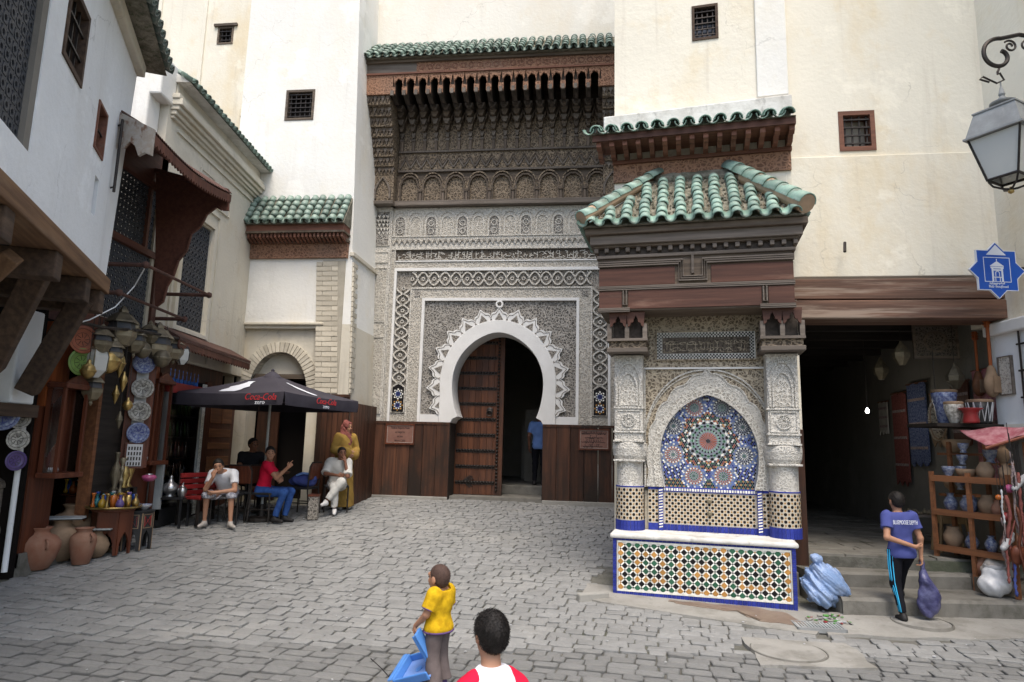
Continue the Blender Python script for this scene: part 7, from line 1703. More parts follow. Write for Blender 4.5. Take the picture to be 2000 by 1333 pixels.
# strings of little blue cups hung at the passage edge of the rack
for i, py in enumerate((885, 908, 930, 957)):
    p = at_y(1882-2*i, py, 7.9); pot(p, 'cup', 'pottery_blue', .85, '%s blue and white cup of the hanging string, counted from above' % ords[i], 'cup', 'hanging string of cups')
for i, (px, py) in enumerate(((1868, 885), (1872, 965))): p = at_y(px, py, 8.15); pot(p, 'bowl', 'pottery_tan', 1.2, ['tan bowl on the upper bracket behind the cup string', 'tan bowl on the lower bracket behind the cup string'][i], 'bowl', 'tan bowls by the passage'); MB().box(p[0]-.16, p[0]+.3, p[1]-.12, p[1]+.12, p[2]-.03, p[2]-.002).build('bracket_board', 'wood_shelf', sh).matrix_world = Matrix.Identity(4)
bpy.context.view_layer.update()
for o in [x for x in sh.children if x.name.startswith('bracket_board')]: o.matrix_parent_inverse = sh.matrix_world.inverted()
# drums on the stall roof
def lathe_thing(name, label, cat, p, prof, m, n=20, rx=0, extra=None, group=None):
    t = thing(name, label, cat, p, 0, group); M_ = Matrix.Rotation(rx, 4, 'X'); MB().lathe(prof, n).build('body', m, t, smooth=True, mtx=M_)
    if extra: extra(t, M_)
    return t
def head(r, z):
    def f(t, M_): MB().lathe([(r, z), (r*1.03, z+.01), (r*1.03, z+.03), (r*.96, z+.035), (.002, z+.035)], 20).build('drum_head', 'pottery_tan', t, mtx=M_)
    return f
def laces(r0, r1, z0, z1):
    def f(t, M_):
        head(r1, z1)(t, M_)
        for k in range(12):
            q0, q1 = 2*math.pi*k/12, 2*math.pi*(k+.5)/12
            for s_ in (1, -1): MB().tube([(r1*1.03*math.cos(q0), r1*1.03*math.sin(q0), z1), (r0*1.04*math.cos(q0+s_*.26), r0*1.04*math.sin(q0+s_*.26), z0)], .006, 4).build('lace', 'c_white', t, mtx=M_)
    return f
MB_ = MB().box(4.95, 5.75, 7.75, 8.35, 2.02, 2.06); o = MB_.build('stall_board', 'wood_black'); tag(o, 'dark board carrying the drums at the passage mouth', 'board')
zt = 2.062
lathe_thing('tall_drum', 'large blue banded goblet drum on the stall board', 'drum', (5.28, 8.1, zt), [(.08, 0), (.085, .02), (.10, .15), (.135, .32), (.14, .38)], 'plate_blue', extra=head(.14, .38))
lathe_thing('round_drum', 'green and ochre pottery drum in front of the blue one', 'drum', (5.22, 7.85, zt), [(.05, 0), (.055, .02), (.08, .1), (.10, .19), (.10, .22)], 'plate_grey', extra=head(.10, .22))
lathe_thing('laced_drum', 'black drum laced with white cord beside the pale wall', 'drum', (5.53, 7.85, zt), [(.10, 0), (.105, .02), (.12, .15), (.135, .25)], 'c_black', extra=laces(.105, .135, .03, .25))
lathe_thing('red_pot', 'small red pot with flared rim on the stall board', 'pot', (5.30, 7.68, zt), [(.08, 0), (.085, .02), (.07, .1), (.085, .14), (.13, .165), (.125, .17), (.06, .15)], 'c_red')
# stringed instruments on the passage wall
def lute(px, py, Y, s, label, m):
    p = at_y(px, py, Y); t = thing('string_instrument', label, 'lute', p, R_(15), 'lutes hung at the passage mouth')
    blob_obj('bowl', [('e', (0, 0, 0), (.11*s, .07*s, .16*s)), ('e', (0, 0, .13*s), (.06*s, .05*s, .12*s))], m, t, .012, .03)
    MB().tube([(0, 0, .2*s), (0, 0, .75*s)], .02*s, 8).build('neck', 'wood_orange', t); MB().box(-.03*s, .03*s, -.02, .02, .72*s, .86*s).build('peg_box', 'wood_orange', t, bevel=.006)
    for k in range(3): MB().tube([(-.07*s, 0, (.75+.04*k)*s), (.07*s, 0, (.75+.04*k)*s)], .006, 5).build('peg', 'wood_orange', t)
    MB().prism([(-.06*s, -.1*s), (.06*s, -.1*s), (.05*s, .1*s), (-.05*s, .1*s)], -.075*s, -.06*s).build('soundboard', 'pottery_tan', t)
lute(1938, 752, 7.8, .95, 'long-necked lute with orange neck beside the pale wall', 'pottery_tan'); lute(1912, 755, 8.2, .8, 'darker lute hung behind the orange-necked one', 'wood_shelf')
# picture in a frame and an oval carved board inside the passage
p = at_y(1826, 668, 8.6); t = thing('framed_picture', 'dark framed picture with round motif hung high in the passage', 'picture', p, R_(-8)); MB().box(-.27, .27, -.015, .015, -.22, .22).build('panel', 'carved_black', t); MB().ribbon([(-.26, -.21), (.26, -.21), (.26, .21), (-.26, .21)], .05, -.03, .0, closed=True).build('frame', 'wood_old', t); MB().ribbon(circ(0, 0, .13, 0, 2*math.pi, 24)[:-1], .03, -.02, 0, closed=True).build('roundel', 'wood_old', t)
p = at_y(1831, 822, 8.5); t = thing('oval_board', 'long oval carved board hung by a cord in the passage', 'carving', p, R_(-20)); MB().prism([(.105*math.cos(q), .26*math.copysign(abs(math.sin(q))**.75, math.sin(q))) for q in [2*math.pi*k/32 for k in range(32)]], -.02, .02).build('board', 'carved_fine_dim', t, bevel=.008); MB().ribbon([(.085*math.cos(q), .235*math.copysign(abs(math.sin(q))**.75, math.sin(q))) for q in [2*math.pi*k/32 for k in range(32)]], .014, -.027, -.02, closed=True).build('rim', 'pottery_tan', t); MB().tube([(0, 0, .26), (0, 0, .9)], .005, 5).build('cord', 'iron', t)
# pale relief plaque and iron grille on the right wall
t = thing('relief_plaque', 'small framed relief plaque on the pale right wall', 'plaque', RS.w(.34, -.0, 2.62), RS.a); MB().box(-.10, .10, -.02, 0, -.22, .22).build('panel', 'carved_fine', t); MB().ribbon([(-.1, -.22), (.1, -.22), (.1, .22), (-.1, .22)], .02, -.032, 0, closed=True).build('frame', 'wood_grey', t)
t = thing('window_grille', 'dark scrolled iron grille on the wall at the right edge', 'grille', RS.w(.80, -.03, 2.65), RS.a)
for k in range(4): MB().tube([(-.2+.13*k, 0, -.45), (-.2+.13*k, 0, .45)], .012, 6).build('bar', 'iron', t)
for z in (-.3, 0, .3): MB().tube([(-.24, 0, z), (.24, 0, z)], .012, 6).build('cross_bar', 'iron', t)
# pink cloth over the rack
cp = [at_y(1874, 840, 7.75), at_y(2010, 832, 7.2), at_y(2015, 845, 7.0), at_y(1925, 872, 7.25)]
t = thing('cloth_awning', 'faded pink patterned cloth stretched as an awning over the pottery rack', 'awning', cp[0]); n = 14; V = []; F = []
for j in range(n+1):
    for i in range(n+1):
        u, v = i/n, j/n; q = (np.array(cp[0])*(1-u)*(1-v)+np.array(cp[1])*u*(1-v)+np.array(cp[2])*u*v+np.array(cp[3])*(1-u)*v)-np.array(cp[0]); q[2] -= .05*math.sin(math.pi*u)*math.sin(math.pi*v)+.012*math.sin(9*u+5*v); V.append(q)
for j in range(n):
    for i in range(n): a = j*(n+1)+i; F.append((a, a+n+1, a+n+2, a+1))
o = MB().add(V, F).build('cloth', 'f_pinkcloth', t, smooth=True); sm = o.modifiers.new('thick', 'SOLIDIFY'); sm.thickness = .008
MB().tube([np.array(cp[3])-np.array(cp[0])+[0, 0, -.02], np.array(cp[2])-np.array(cp[0])+[0, 0, -.02]], .016, 6).build('front_pole', 'c_coral', t)
# stools in the passage mouth
def stool(px, py, Y, w_, h, label, m, top):
    p = at_y(px, py, Y); t = thing('wooden_stool', label, 'stool', (p[0], p[1], .54), R_(-12), 'stools in the passage'); MB().box(-w_, w_, -w_*.8, w_*.8, h-.04, h).build('seat', top, t, bevel=.008); MB().box(-w_*.9, w_*.9, -w_*.7, w_*.7, h-.14, h-.041).build('apron', m, t)
    for sx in (-1, 1):
        for sy in (-1, 1): MB().tube([(sx*w_*1.05, sy*w_*.8, 0), (sx*w_*.8, sy*w_*.6, h-.05)], .02, 6).build('leg', m, t)
    for sx in (-1, 1): MB().tube([(sx*w_*.97, -w_*.75, .14), (sx*w_*.97, w_*.75, .14)], .013, 5).build('stretcher', m, t)
stool(1858, 1050, 8.3, .16, .48, 'yellow-brown wooden stool at the passage mouth', 'wood_stool', 'steel_grey')
p = at_y(1808, 1040, 8.9); t = thing('goods_table', 'low table of dark trinkets behind the walking boy', 'table', (p[0], p[1], .54)); MB().box(-.26, .26, -.2, .2, .36, .39).build('top', 'wood_grey', t)
for sx in (-1, 1): MB().box(sx*.22-.02, sx*.22+.02, -.17, .17, 0, .36).build('leg', 'wood_grey', t)
b = MB(); r = random.Random(4)
for k in range(60): x, y, z = r.uniform(-.24, .24), r.uniform(-.18, .18), .392; s = r.uniform(.015, .035); b.lathe([(s*.6, 0), (s, s*.6), (s*.4, s*1.6)], 6, (x, y, z))
o = b.build('trinkets', 'brass_dull', t); o['kind'] = 'stuff'
# sacks and hanging wares at the right edge
def sack(px, py, Y, s, m, label):
    p = at_y(px, py, Y); t = thing('cloth_sack', label, 'sack', (p[0], p[1], .242), .4, 'sacks on the steps'); blob_obj('body', [('e', (0, 0, .12*s), (.17*s, .14*s, .12*s)), ('e', (.03, 0, .22*s), (.12*s, .11*s, .08*s))], m, t, .014, .05, .025, 3); MB().lathe([(.09*s, .25*s), (.11*s, .31*s), (.1*s, .31*s), (.06*s, .27*s)], 12, (.03, 0, 0)).build('rolled_mouth', m, t, smooth=True)
sack(1945, 1168, 7.3, 1.0, 'c_white', 'white plastic sack on the lowest step'); 
p = at_y(1945, 1118, 7.42); t = thing('cloth_bundle', 'grey-brown bundle of cloth behind the white sack', 'bundle', (p[0]+.05, p[1], .36)); blob_obj('body', [('e', (0, 0, .13), (.18, .13, .12)), ('e', (.1, .02, .2), (.12, .1, .09))], 'sack', t, .014, .05, .03, 5)
MB().box(-.2, .3, -.12, .2, -.12, .03).build('support', 'wood_crate', t)
hang = [(1985, 985, 7.0, 'f_beads', 'string of dark beads hung at the right edge', .02, .85, 'bead string'), (1972, 1040, 7.05, 'f_scarf', 'russet fringed strap hanging at the right edge', .035, .75, 'strap'), (1994, 1060, 6.95, 'wood_cabinet', 'dark leather bag strap hanging at the right edge', .03, .7, 'strap'), (1962, 1065, 7.1, 'f_beads', 'thick grey bead rope above the bundle', .03, .55, 'bead rope')]
for px, py, Y, m, lb, r_, L, cat in hang:
    p = at_y(px, py, Y); t = thing('hung_strap', lb, cat, p, 0, 'wares hung at the right edge'); b = MB(); n = 16
    b.tube([(.014*math.sin(k*.5), .01*math.cos(k*.7), L/2-L*k/n) for k in range(n+1)], [r_*.5*(.7+.5*abs(math.sin(k*2.1))) for k in range(n+1)], 8); b.build('strap', m, t, smooth=True); MB().tube([(0, 0, L/2), (.02, .05, L/2+.3)], .006, 5).build('cord', 'iron', t)
t = thing('leather_bag', 'dark red leather bag hung low at the right edge', 'bag', at_y(1988, 1085, 7.0)); blob_obj('body', [('e', (0, 0, 0), (.075, .04, .10)), ('e', (0, -.015, .03), (.07, .04, .06))], 'wood_cabinet', t, .012, .03, .01); MB().tube([(-.08, 0, .1), (0, 0, .34), (.08, 0, .1)], .009, 6).build('handle', 'f_scarf', t)
for px, py, m, lb, s in ((1971, 955, 'c_pink', 'round pink pompom hung at the right edge', .045), (1966, 1010, 'c_red', 'red pompom hung below the pink one', .05), (1950, 972, 'c_orange', 'orange pompom beside the drumsticks', .03)):
    t = thing('pompom', lb, 'pompom', at_y(px, py, 7.1), 0, 'pompoms hung at the right edge'); V_, F_ = blob([('e', (0, 0, 0), (s, s, s))], s/7, .01, s*.22); MB().add(V_, [tuple(f) for f in F_]).build('ball', m, t, smooth=True); MB().tube([(0, 0, s*.9), (.01, .02, .4)], .003, 4).build('thread', 'iron', t)
for k, (px, py) in enumerate(((1968, 1060), (1990, 945))):
    t = thing('slipper', ['white pointed slipper hung above the bundle', 'white pointed slipper hung near the pink pompom'][k], 'slipper', at_y(px, py, 7.05), R_(30), 'slippers hung at the right edge'); o = blob_obj('slipper', [('c', (-.1, 0, -.05), (.06, 0, .03), .03, .035), ('c', (.06, 0, .03), (.12, 0, .08), .03, .02)], 'c_white', t, .01, .02); MB().tube([(.1, 0, .07), (.1, .02, .4)], .004, 4).build('thread', 'iron', t)
# rubbish bag beside the fountain
tb = thing('rubbish_bag', 'tied pale blue plastic rubbish bag beside the fountain', 'bag', (3.30, 7.22, ground_z(7.22)+.05), .5)
blob_obj('body', [('e', (0, 0, .20), (.21, .18, .19)), ('e', (-.04, 0, .27), (.16, .14, .13)), ('e', (.10, -.03, .13), (.14, .13, .12)), ('e', (-.09, -.02, .12), (.12, .12, .11)), ('c', (-.04, 0, .36), (-.06, 0, .40), .06, .035)], 'bag_blue', tb, .008, .03, .045, 111)
blob_obj('knot', [('c', (-.06, 0, .40), (-.10, -.01, .47), .025, .05), ('c', (-.06, 0, .40), (-.01, .02, .46), .025, .035)], 'bag_blue', tb, .008, .02, .02, 102)
b = MB(); r = random.Random(6)
for k in range(46):
    x, y = r.uniform(2.95, 3.35), r.uniform(6.72, 7.0); s = r.uniform(.008, .028); M_ = Matrix.Translation((x, y, ground_z(y)+.016)) @ Matrix.Rotation(r.uniform(0, 6), 4, 'Z') @ Matrix.Rotation(r.uniform(-.4, .4), 4, 'X'); i0_ = len(b.v); b.box(-s, s, -s*.6, s*.6, 0, s*.35, r.randrange(4)); b.xf(M_, i0_)
o = b.build('litter', ['c_red', 'c_green', 'c_white', 'cement']); tag(o, 'bits of coloured litter on the ground beside the rubbish bag', 'litter', kind='stuff')
b = MB(); r = random.Random(16)
for k in range(160):
    x, y = r.uniform(-3.5, 5), r.uniform(4.2, 12); s = r.uniform(.004, .013); M_ = Matrix.Translation((x, y, ground_z(y)+.012)) @ Matrix.Rotation(r.uniform(0, 6), 4, 'Z'); i0_ = len(b.v); b.box(-s, s, -s*.7, s*.7, 0, s*.5); b.xf(M_, i0_)
o = b.build('ground_crumbs', 'c_white'); tag(o, 'tiny pale scraps scattered over the cobbles', 'scraps', kind='stuff')

# more pottery and wares crowding the right-hand stall
for k, (px, py, Y, kd, m, sc_, lb) in enumerate(((1925, 1128, 7.55, 'bulb', 'terracotta', .9, 'terracotta pot on the floor under the rack, left of the bundle'), (1960, 905, 7.55, 'urn', 'pottery_tan', .9, 'tan urn standing under the pink cloth'), (1935, 905, 7.6, 'cup', 'pottery_blue', 1.1, 'blue and white cup standing under the pink cloth'), (1900, 1000, 7.75, 'bulb', 'pottery_blue', .7, 'small blue and white pot squeezed into the middle shelf'), (1950, 1010, 7.4, 'urn', 'terracotta', .8, 'red urn at the street end of the middle shelf'))):
    p = at_y(px, py, Y); pot(p, kd, m, sc_, lb, 'pot', 'extra pottery at the right-hand stall'); o = MB().box(p[0]-.07, p[0]+.07, p[1]-.07, p[1]+.07, p[2]-.022, p[2]-.002).build('pot_ledge', 'wood_shelf'); o.parent = sh; o.matrix_parent_inverse = sh.matrix_world.inverted()
for k, (px, py, m, r_, L, lb) in enumerate(((1978, 930, 'f_beads', .012, .5, 'thin bead string hung beside the pink pompom'), (1958, 990, 'c_white', .01, .35, 'white bead string hung under the cloth'), (1996, 1010, 'f_scarf', .018, .9, 'long russet tassel cut by the right edge'), (1968, 1100, 'f_scarf', .014, .4, 'dusty red tassel above the white sack'), (1982, 1120, 'f_navy', .014, .45, 'dark blue tassel at the right edge near the sack'))):
    p = at_y(px, py, 7.02); t = thing('hung_strap', lb, 'tassel', p, 0, 'wares hung at the right edge'); n = 14
    MB().tube([(.006*math.sin(j*.6+k), .006*math.cos(j*.7), L/2-L*j/n) for j in range(n+1)], [r_*(.6+.6*(j % 2)) for j in range(n+1)], 7).build('strap', m, t, smooth=True); MB().tube([(0, 0, L/2), (.02, .05, L/2+.3)], .004, 5).build('cord', 'iron', t)

# rugs, hides and lamps hung along the right wall of the passage
r = random.Random(12)
wares = [('striped rug', 'f_pinkcloth', .55, 1.3), ('dark leather hide', 'wood_cabinet', .45, .8), ('tan leather hide', 'pottery_tan', .4, .7), ('blue patterned rug', 'plate_blue', .6, 1.2), ('dull red rug', 'f_scarf', .5, 1.4), ('grey woven bag', 'sack', .35, .5)]
for k, (nm, m, w_, h_) in enumerate(wares):
    y = .55+.62*k; t = thing('hung_ware', '%s hung on the right wall inside the passage, %s from the entrance' % (nm, ['first', 'second', 'third', 'fourth', 'fifth', 'sixth'][k]), 'rug' if 'rug' in nm else 'hide' if 'hide' in nm else 'bag', RW.w(2.66, y, 2.75-.1*(k % 3)), RW.a-math.pi/2, 'wares hung in the passage'); n = 8; A = []; B = []
    for i in range(n+1): x = -w_/2+w_*i/n; A.append((x, .02*math.sin(i*1.7+k))); B.append((x*(1-.06*r.random()), -h_+.05*math.sin(i*2.2+k)))
    MB().strip(A, B, -.03, -.015).build('sheet', m, t)
    for z in (.2, .5, .8): MB().box(-w_*.46, w_*.46, -.036, -.03, -h_*z-.02, -h_*z+.02).build('band', 'f_beads', t)
    MB().tube([(-w_/2-.03, -.02, .01), (w_/2+.03, -.02, .01)], .012, 6).build('rod', 'wood_shelf', t)
for k, (px, py, Y) in enumerate(((1760, 690, 8.6), (1865, 735, 8.2), (1720, 720, 9.4))):
    p = at_y(px, py, Y); t = thing('passage_lantern', ['unlit brass lantern hung in the middle of the passage', 'unlit brass lantern hung above the drums', 'small unlit brass lantern hung deeper in the passage'][k], 'lantern', p, .3, 'unlit lanterns in the passage'); MB().lathe([(.04, -.16), (.10, -.06), (.105, .0), (.06, .08), (.03, .12), (.01, .16)], 6).build('body', 'brass_dull', t); MB().tube([(0, 0, .16), (0, 0, 3.55-p[2])], .004, 5).build('chain', 'iron', t)
# ------------------------------------------------------------------ people
def nrm(v): v = np.array(v, float); return v/(np.linalg.norm(v)+1e-9)
BASE = dict(pelvis=(0, 0, .95), neck=(0, .0, 1.46), head=(0, -.03, 1.62), face=(0, -1, 0), shA=(-.185, 0, 1.41), shB=(.185, 0, 1.41), elA=(-.25, .03, 1.13), elB=(.25, .03, 1.13), wrA=(-.26, -.06, .88), wrB=(.26, -.06, .88),
            hipA=(-.095, 0, .92), hipB=(.095, 0, .92), knA=(-.10, -.02, .50), knB=(.10, -.02, .50), anA=(-.10, .03, .08), anB=(.10, .03, .08), footA=(-.03, -1, 0), footB=(.03, -1, 0), hdA=(0, -.1, -1), hdB=(0, -.1, -1), curl=.5, pointA=False, pointB=False, headup=(0, 0, 1))
def strands_on(o, parent, n, ln_, wd, m, seed=1):
    """short hair: thin blades standing off the scalp, combed down and back"""
    me = o.data; r = random.Random(seed); b = MB(); np_ = len(me.polygons)
    for _ in range(n):
        p = me.polygons[r.randrange(np_)]; c = p.center; nn = p.normal; d = (nn*.55+Vector((r.uniform(-.5, .5), r.uniform(-.3, .6), r.uniform(-.9, .1)))).normalized(); sd_ = d.cross(nn); sd_ = sd_.normalized()*wd if sd_.length > 1e-6 else Vector((wd, 0, 0))
        c = c+Vector((r.uniform(-1, 1), r.uniform(-1, 1), r.uniform(-1, 1)))*.003-nn*.002; L_ = ln_*r.uniform(.5, 1.3)
        b.add([c-sd_, c+sd_, c+d*L_*.6+nn*.002, c+d*L_], [(0, 1, 2), (0, 2, 3)])
    h_ = b.build('hair_strands', m, parent); h_['kind'] = 'stuff'; return h_
def person(label, loc, rz, s, pose, outfit, skin='skin', hs=1.0, h=.011, girth=1.0, hair='hair', hair_t=.010, cat='person', face=True, hairline=1.0):
    J = dict(BASE); J.update(pose)
    G = {k: (np.array(v, float)*s if isinstance(v, tuple) and k not in ('face', 'footA', 'footB', 'hdA', 'hdB', 'headup') else v) for k, v in J.items()}
    t = thing('person', label, cat, loc, rz, 'people in the square')
    g = s*girth; P, N_ = G['pelvis'], G['neck']; upv = nrm(N_-P)
    sxv = nrm(G['shB']-G['shA']); sxv = nrm(sxv-upv*(sxv@upv)); fy = np.cross(upv, sxv); T = np.stack([sxv, fy, upv], 1)
    hxv = nrm(G['hipB']-G['hipA']); hy = np.cross(np.array([0, 0, 1.]), hxv); hy = nrm(hy); TH = np.stack([hxv, hy, np.cross(hxv, hy)], 1)
    L = np.linalg.norm(N_-P)
    def torso(e):
        return [('e', P+upv*.02*s, (.155*g+e, .115*g+e, .13*s+e), TH, .06*s), ('e', P+upv*L*.38, (.14*g+e, .10*g+e, .17*s+e), T, .07*s), ('e', P+upv*L*.70, (.165*g+e, .112*g+e, .18*s+e), T, .06*s),
                ('c', G['shA']*.85+(P+upv*L*.9)*.15, G['shB']*.85+(P+upv*L*.9)*.15, .062*g+e, .062*g+e, .05*s)]
    def arm(k, e, f=1.0, e2=None):
        a, b, c = G['sh'+k], G['el'+k], G['wr'+k]; e2 = e if e2 is None else e2
        if f <= 1: q = a+(b-a)*f; return [('c', a, q, .056*g+e, (.056-.012*f)*g+e2, .03*s)]
        f -= 1; q = b+(c-b)*f; return [('c', a, b, .056*g+e, .043*g+e, .03*s), ('c', b, q, .043*g+e, (.043-.015*f)*g+e2, .02*s)]
    def leg(k, e, f=2.0, e2=None):
        a, b, c = G['hip'+k], G['kn'+k], G['an'+k]; e2 = e if e2 is None else e2
        if f <= 1: q = a+(b-a)*f; return [('c', a, q, .086*g+e, (.086-.026*f)*g+e2, .05*s)]
        f -= 1; q = b+(c-b)*f; return [('c', a, b, .086*g+e, .060*g+e, .05*s), ('c', b, q, .058*g+e, (.058-.022*f)*g+e2, .03*s)]
    def foot(k, e):
        c = G['an'+k]; d = nrm(G['foot'+k]); return [('c', c, c-np.array([0, 0, .045*s])-d*.03*s, .036*s+e, .032*s+e, .02*s), ('c', c-np.array([0, 0, .035*s]), c+d*.15*s-np.array([0, 0, .058*s])*(1 if abs(d[2]) < .3 else 0), .034*s+e, .022*s+e, .03*s)]
    def hand(k):
        w = G['wr'+k]; d = nrm(G['hd'+k]); n0 = nrm(P+upv*L*.5-w); n = nrm(n0-d*(n0@d)); sd = np.cross(d, n); L_ = []
        kc = w+d*.085*s
        L_ += [('c', w, w+d*.03*s, .026*s, .028*s, .012*s), ('c', w+d*.03*s-sd*.018*s, kc-sd*.022*s, .018*s, .016*s, .012*s), ('c', w+d*.03*s+sd*.018*s, kc+sd*.022*s, .018*s, .016*s, .012*s)]
        for i, (o, ln_) in enumerate(((-.033, .030), (-.011, .036), (.011, .038), (.033, .034))):
            c_ = .05 if (G['point'+k] and i == 3) else G['curl']*(2.3 if G['point'+k] else 1)
            b0 = kc+sd*o*s; d1 = d*math.cos(c_)+n*math.sin(c_); d2 = d*math.cos(c_*2)+n*math.sin(c_*2); b1 = b0+d1*ln_*s*1.15; b2 = b1+d2*ln_*s
            L_ += [('c', b0, b1, .0105*s, .0095*s, .006*s), ('c', b1, b2, .0095*s, .008*s, .004*s)]
        th = nrm(d*.7+sd*.75+n*.3); b0 = w+d*.025*s+sd*.02*s; L_ += [('c', b0, b0+th*.045*s, .015*s, .012*s, .008*s), ('c', b0+th*.045*s, b0+th*.045*s+nrm(d+sd*.2+n*.3)*.03*s, .0115*s, .009*s, .005*s)]
        return L_
    H = G['head']; f = nrm(J['face']); u = nrm(np.array(J['headup'], float)); f = nrm(f-u*(f@u)*.6); u = nrm(u-f*(u@f)); rr = np.cross(f, u); HM = np.stack([rr, f, u], 1); q = s*hs
    head = [('e', H+u*.022*q-f*.01*q, (.078*q, .096*q, .094*q), HM, .03*q), ('e', H-u*.045*q+f*.022*q, (.060*q, .066*q, .074*q), HM, .03*q), ('c', H-u*.095*q+f*.06*q, H-u*.09*q+f*.05*q, .022*q, .026*q, .02*q),
            ('c', H+u*.012*q+f*.084*q, H-u*.03*q+f*.108*q, .009*q, .014*q, .012*q), ('c', H-rr*.045*q+u*.03*q+f*.072*q, H+rr*.045*q+u*.03*q+f*.072*q, .016*q, .016*q, .02*q), ('c', H-rr*.018*q-u*.062*q+f*.084*q, H+rr*.018*q-u*.062*q+f*.084*q, .011*q, .011*q, .012*q)]
    for k in (-1, 1): head += [('e', H+rr*k*.08*q-f*.008*q-u*.008*q, (.012*q, .024*q, .034*q), HM, .01*q), ('e', H+rr*k*.038*q-u*.025*q+f*.062*q, (.022*q, .02*q, .022*q), HM, .02*q)]
    body = torso(-.012*s)+[('c', N_-upv*.04*s, H-u*.06*q, .056*s*(.5+.5*hs), .052*s*(.5+.5*hs), .03*s)]+head
    for k in 'AB': body += arm(k, -.001, 2)+hand(k)+leg(k, -.004, 2)+foot(k, -.002)
    blob_obj('body', body, skin, t, h*s*.9 if s < .8 else h, .02*s)
    if face:
        for k in (-1, 1):
            e = H+rr*k*.033*q+u*.006*q+f*.0835*q; V_, F_ = blob([('e', e, (.013*q, .008*q, .008*q), HM)], .0035*q, .002); MB().add(V_, [tuple(x) for x in F_]).build('eye', 'c_black', t, smooth=True)
            a = H+rr*k*.018*q+u*.032*q+f*.0915*q; b = H+rr*k*.055*q+u*.034*q+f*.074*q; MB().tube([a, (a+b)/2+u*.006*q+f*.003*q, b], .0055*q, 5).build('eyebrow', 'hair', t)
        m = H-u*.060*q+f*.0955*q; MB().tube([m-rr*.024*q-f*.006*q, m, m+rr*.024*q-f*.006*q], .0045*q, 5).build('mouth', 'f_scarf', t)
    if hair:
        e = hair_t*q; hp = [('e', H+u*.026*q-f*.014*q, (.080*q+e, .098*q+e, .096*q+e), HM, .02*q), ('e', H-u*.015*q-f*.045*q, (.062*q+e, .05*q+e, .06*q+e), HM, .02*q)]
        hp += [('cut', H+f*.052*q*hairline+u*.045*q, f*.80-u*.60, .3*q)]
        for k in (-1, 1): hp += [('cut', H+rr*k*.088*q-f*.012*q-u*.01*q, rr*k*1.0+f*.3-u*.6, .036*q)]
        ho = blob_obj('hair', hp, hair, t, .0065*q if h < .01 else .009*q, .02*q, .004*q if hair_t > .006 else .0015)
        if h <= .0101: strands_on(ho, t, 9000 if h < .009 else 4000, .011*q if hair_t > .006 else .005*q, .0009*q, hair)
    for part in outfit:
        nm, kind, m = part[:3]; o = part[3] if len(part) > 3 else {}
        e = o.get('e', .012)*s; pr_ = []
        if kind == 'shirt':
            body_ = torso(e)+[('e', P-upv*.05*s, (.162*g+e*1.35, .125*g+e*1.35, .13*s), TH, .06*s)]; fs = o.get('sleeve', .6)
            for k in 'AB':
                pr_ += arm(k, e*1.1, fs, e*1.7)
                a, b, c = G['sh'+k], G['el'+k], G['wr'+k]
                if fs <= 1: pt, dd = a+(b-a)*fs, b-a
                else: pt, dd = b+(c-b)*(fs-1), c-b
                pr_.append(('cut', pt, dd, .11*g+e))
            pr_ += body_
            pr_.append(('cut', N_+upv*.012*s, upv, .16*s)); hm = P-upv*o.get('hem', .07)*s; pr_.append(('cut', hm, -upv, .34*g))
        elif kind == 'pants':
            pr_ = [torso(e)[0]]; fl = o.get('len', 1.95)
            for k in 'AB':
                pr_ += leg(k, e, fl, o.get('e2', e)*1.0)
                a, b, c = G['hip'+k], G['kn'+k], G['an'+k]
                pt, dd = (a+(b-a)*fl, b-a) if fl <= 1 else (b+(c-b)*(fl-1), c-b)
                pr_.append(('cut', pt, dd, .13*g+e))
            pr_.append(('cut', P+upv*o.get('top', .02)*s, upv, .3*g))
        elif kind == 'shoes':
            for k in 'AB': blob_obj(nm, foot(k, e), m, t, h*s*.9, .015*s)
            continue
        elif kind == 'robe':
            b0, b1 = P+upv*L*.8, o['to']; pr_ = torso(e)+[('c', P+upv*.1*s, np.array(b1)*s, .15*g+e, o.get('r', .24)*g, .08*s)]
            for k in 'AB': pr_ += arm(k, e*1.6, 1.85, e*3.0)
            pr_.append(('cut', np.array(b1)*s+np.array([0, 0, .0]), (0, 0, -1), .5*s)); pr_.append(('cut', N_+upv*.02*s, upv, .16*s))
        elif kind == 'scarf':
            e = .016*q; pr_ = [('e', H+u*.022*q-f*.012*q, (.086*q+e, .100*q+e, .1*q+e), HM, .03*q), ('c', H-u*.05*q-f*.03*q, N_-upv*.02*s, .075*q+e, .085*s+e, .05*q), ('c', N_-upv*.02*s, N_-upv*.16*s+f*.09*s, .085*s+e, .06*s, .06*s), ('c', N_, (G['shA']+N_)/2, .07*s, .05*s, .05*s), ('c', N_, (G['shB']+N_)/2, .07*s, .05*s, .05*s), ('cut', H+f*.070*q-u*.005*q, f, .088*q)]
        elif kind == 'strip':
            for A, B, r0 in o['segs']: MB().tube([np.array(a)*s for a in A], r0*s, 6).build(nm, m, t, smooth=True)
            continue
        blob_obj(nm, pr_, m, t, h*s*.95 if s < .8 else h, .02*s, o.get('noise', .010)*s, o.get('seed', 1))
    return t
gl = lambda x, y, dz=0: (x, y, ground_z(y)+.006+dz)
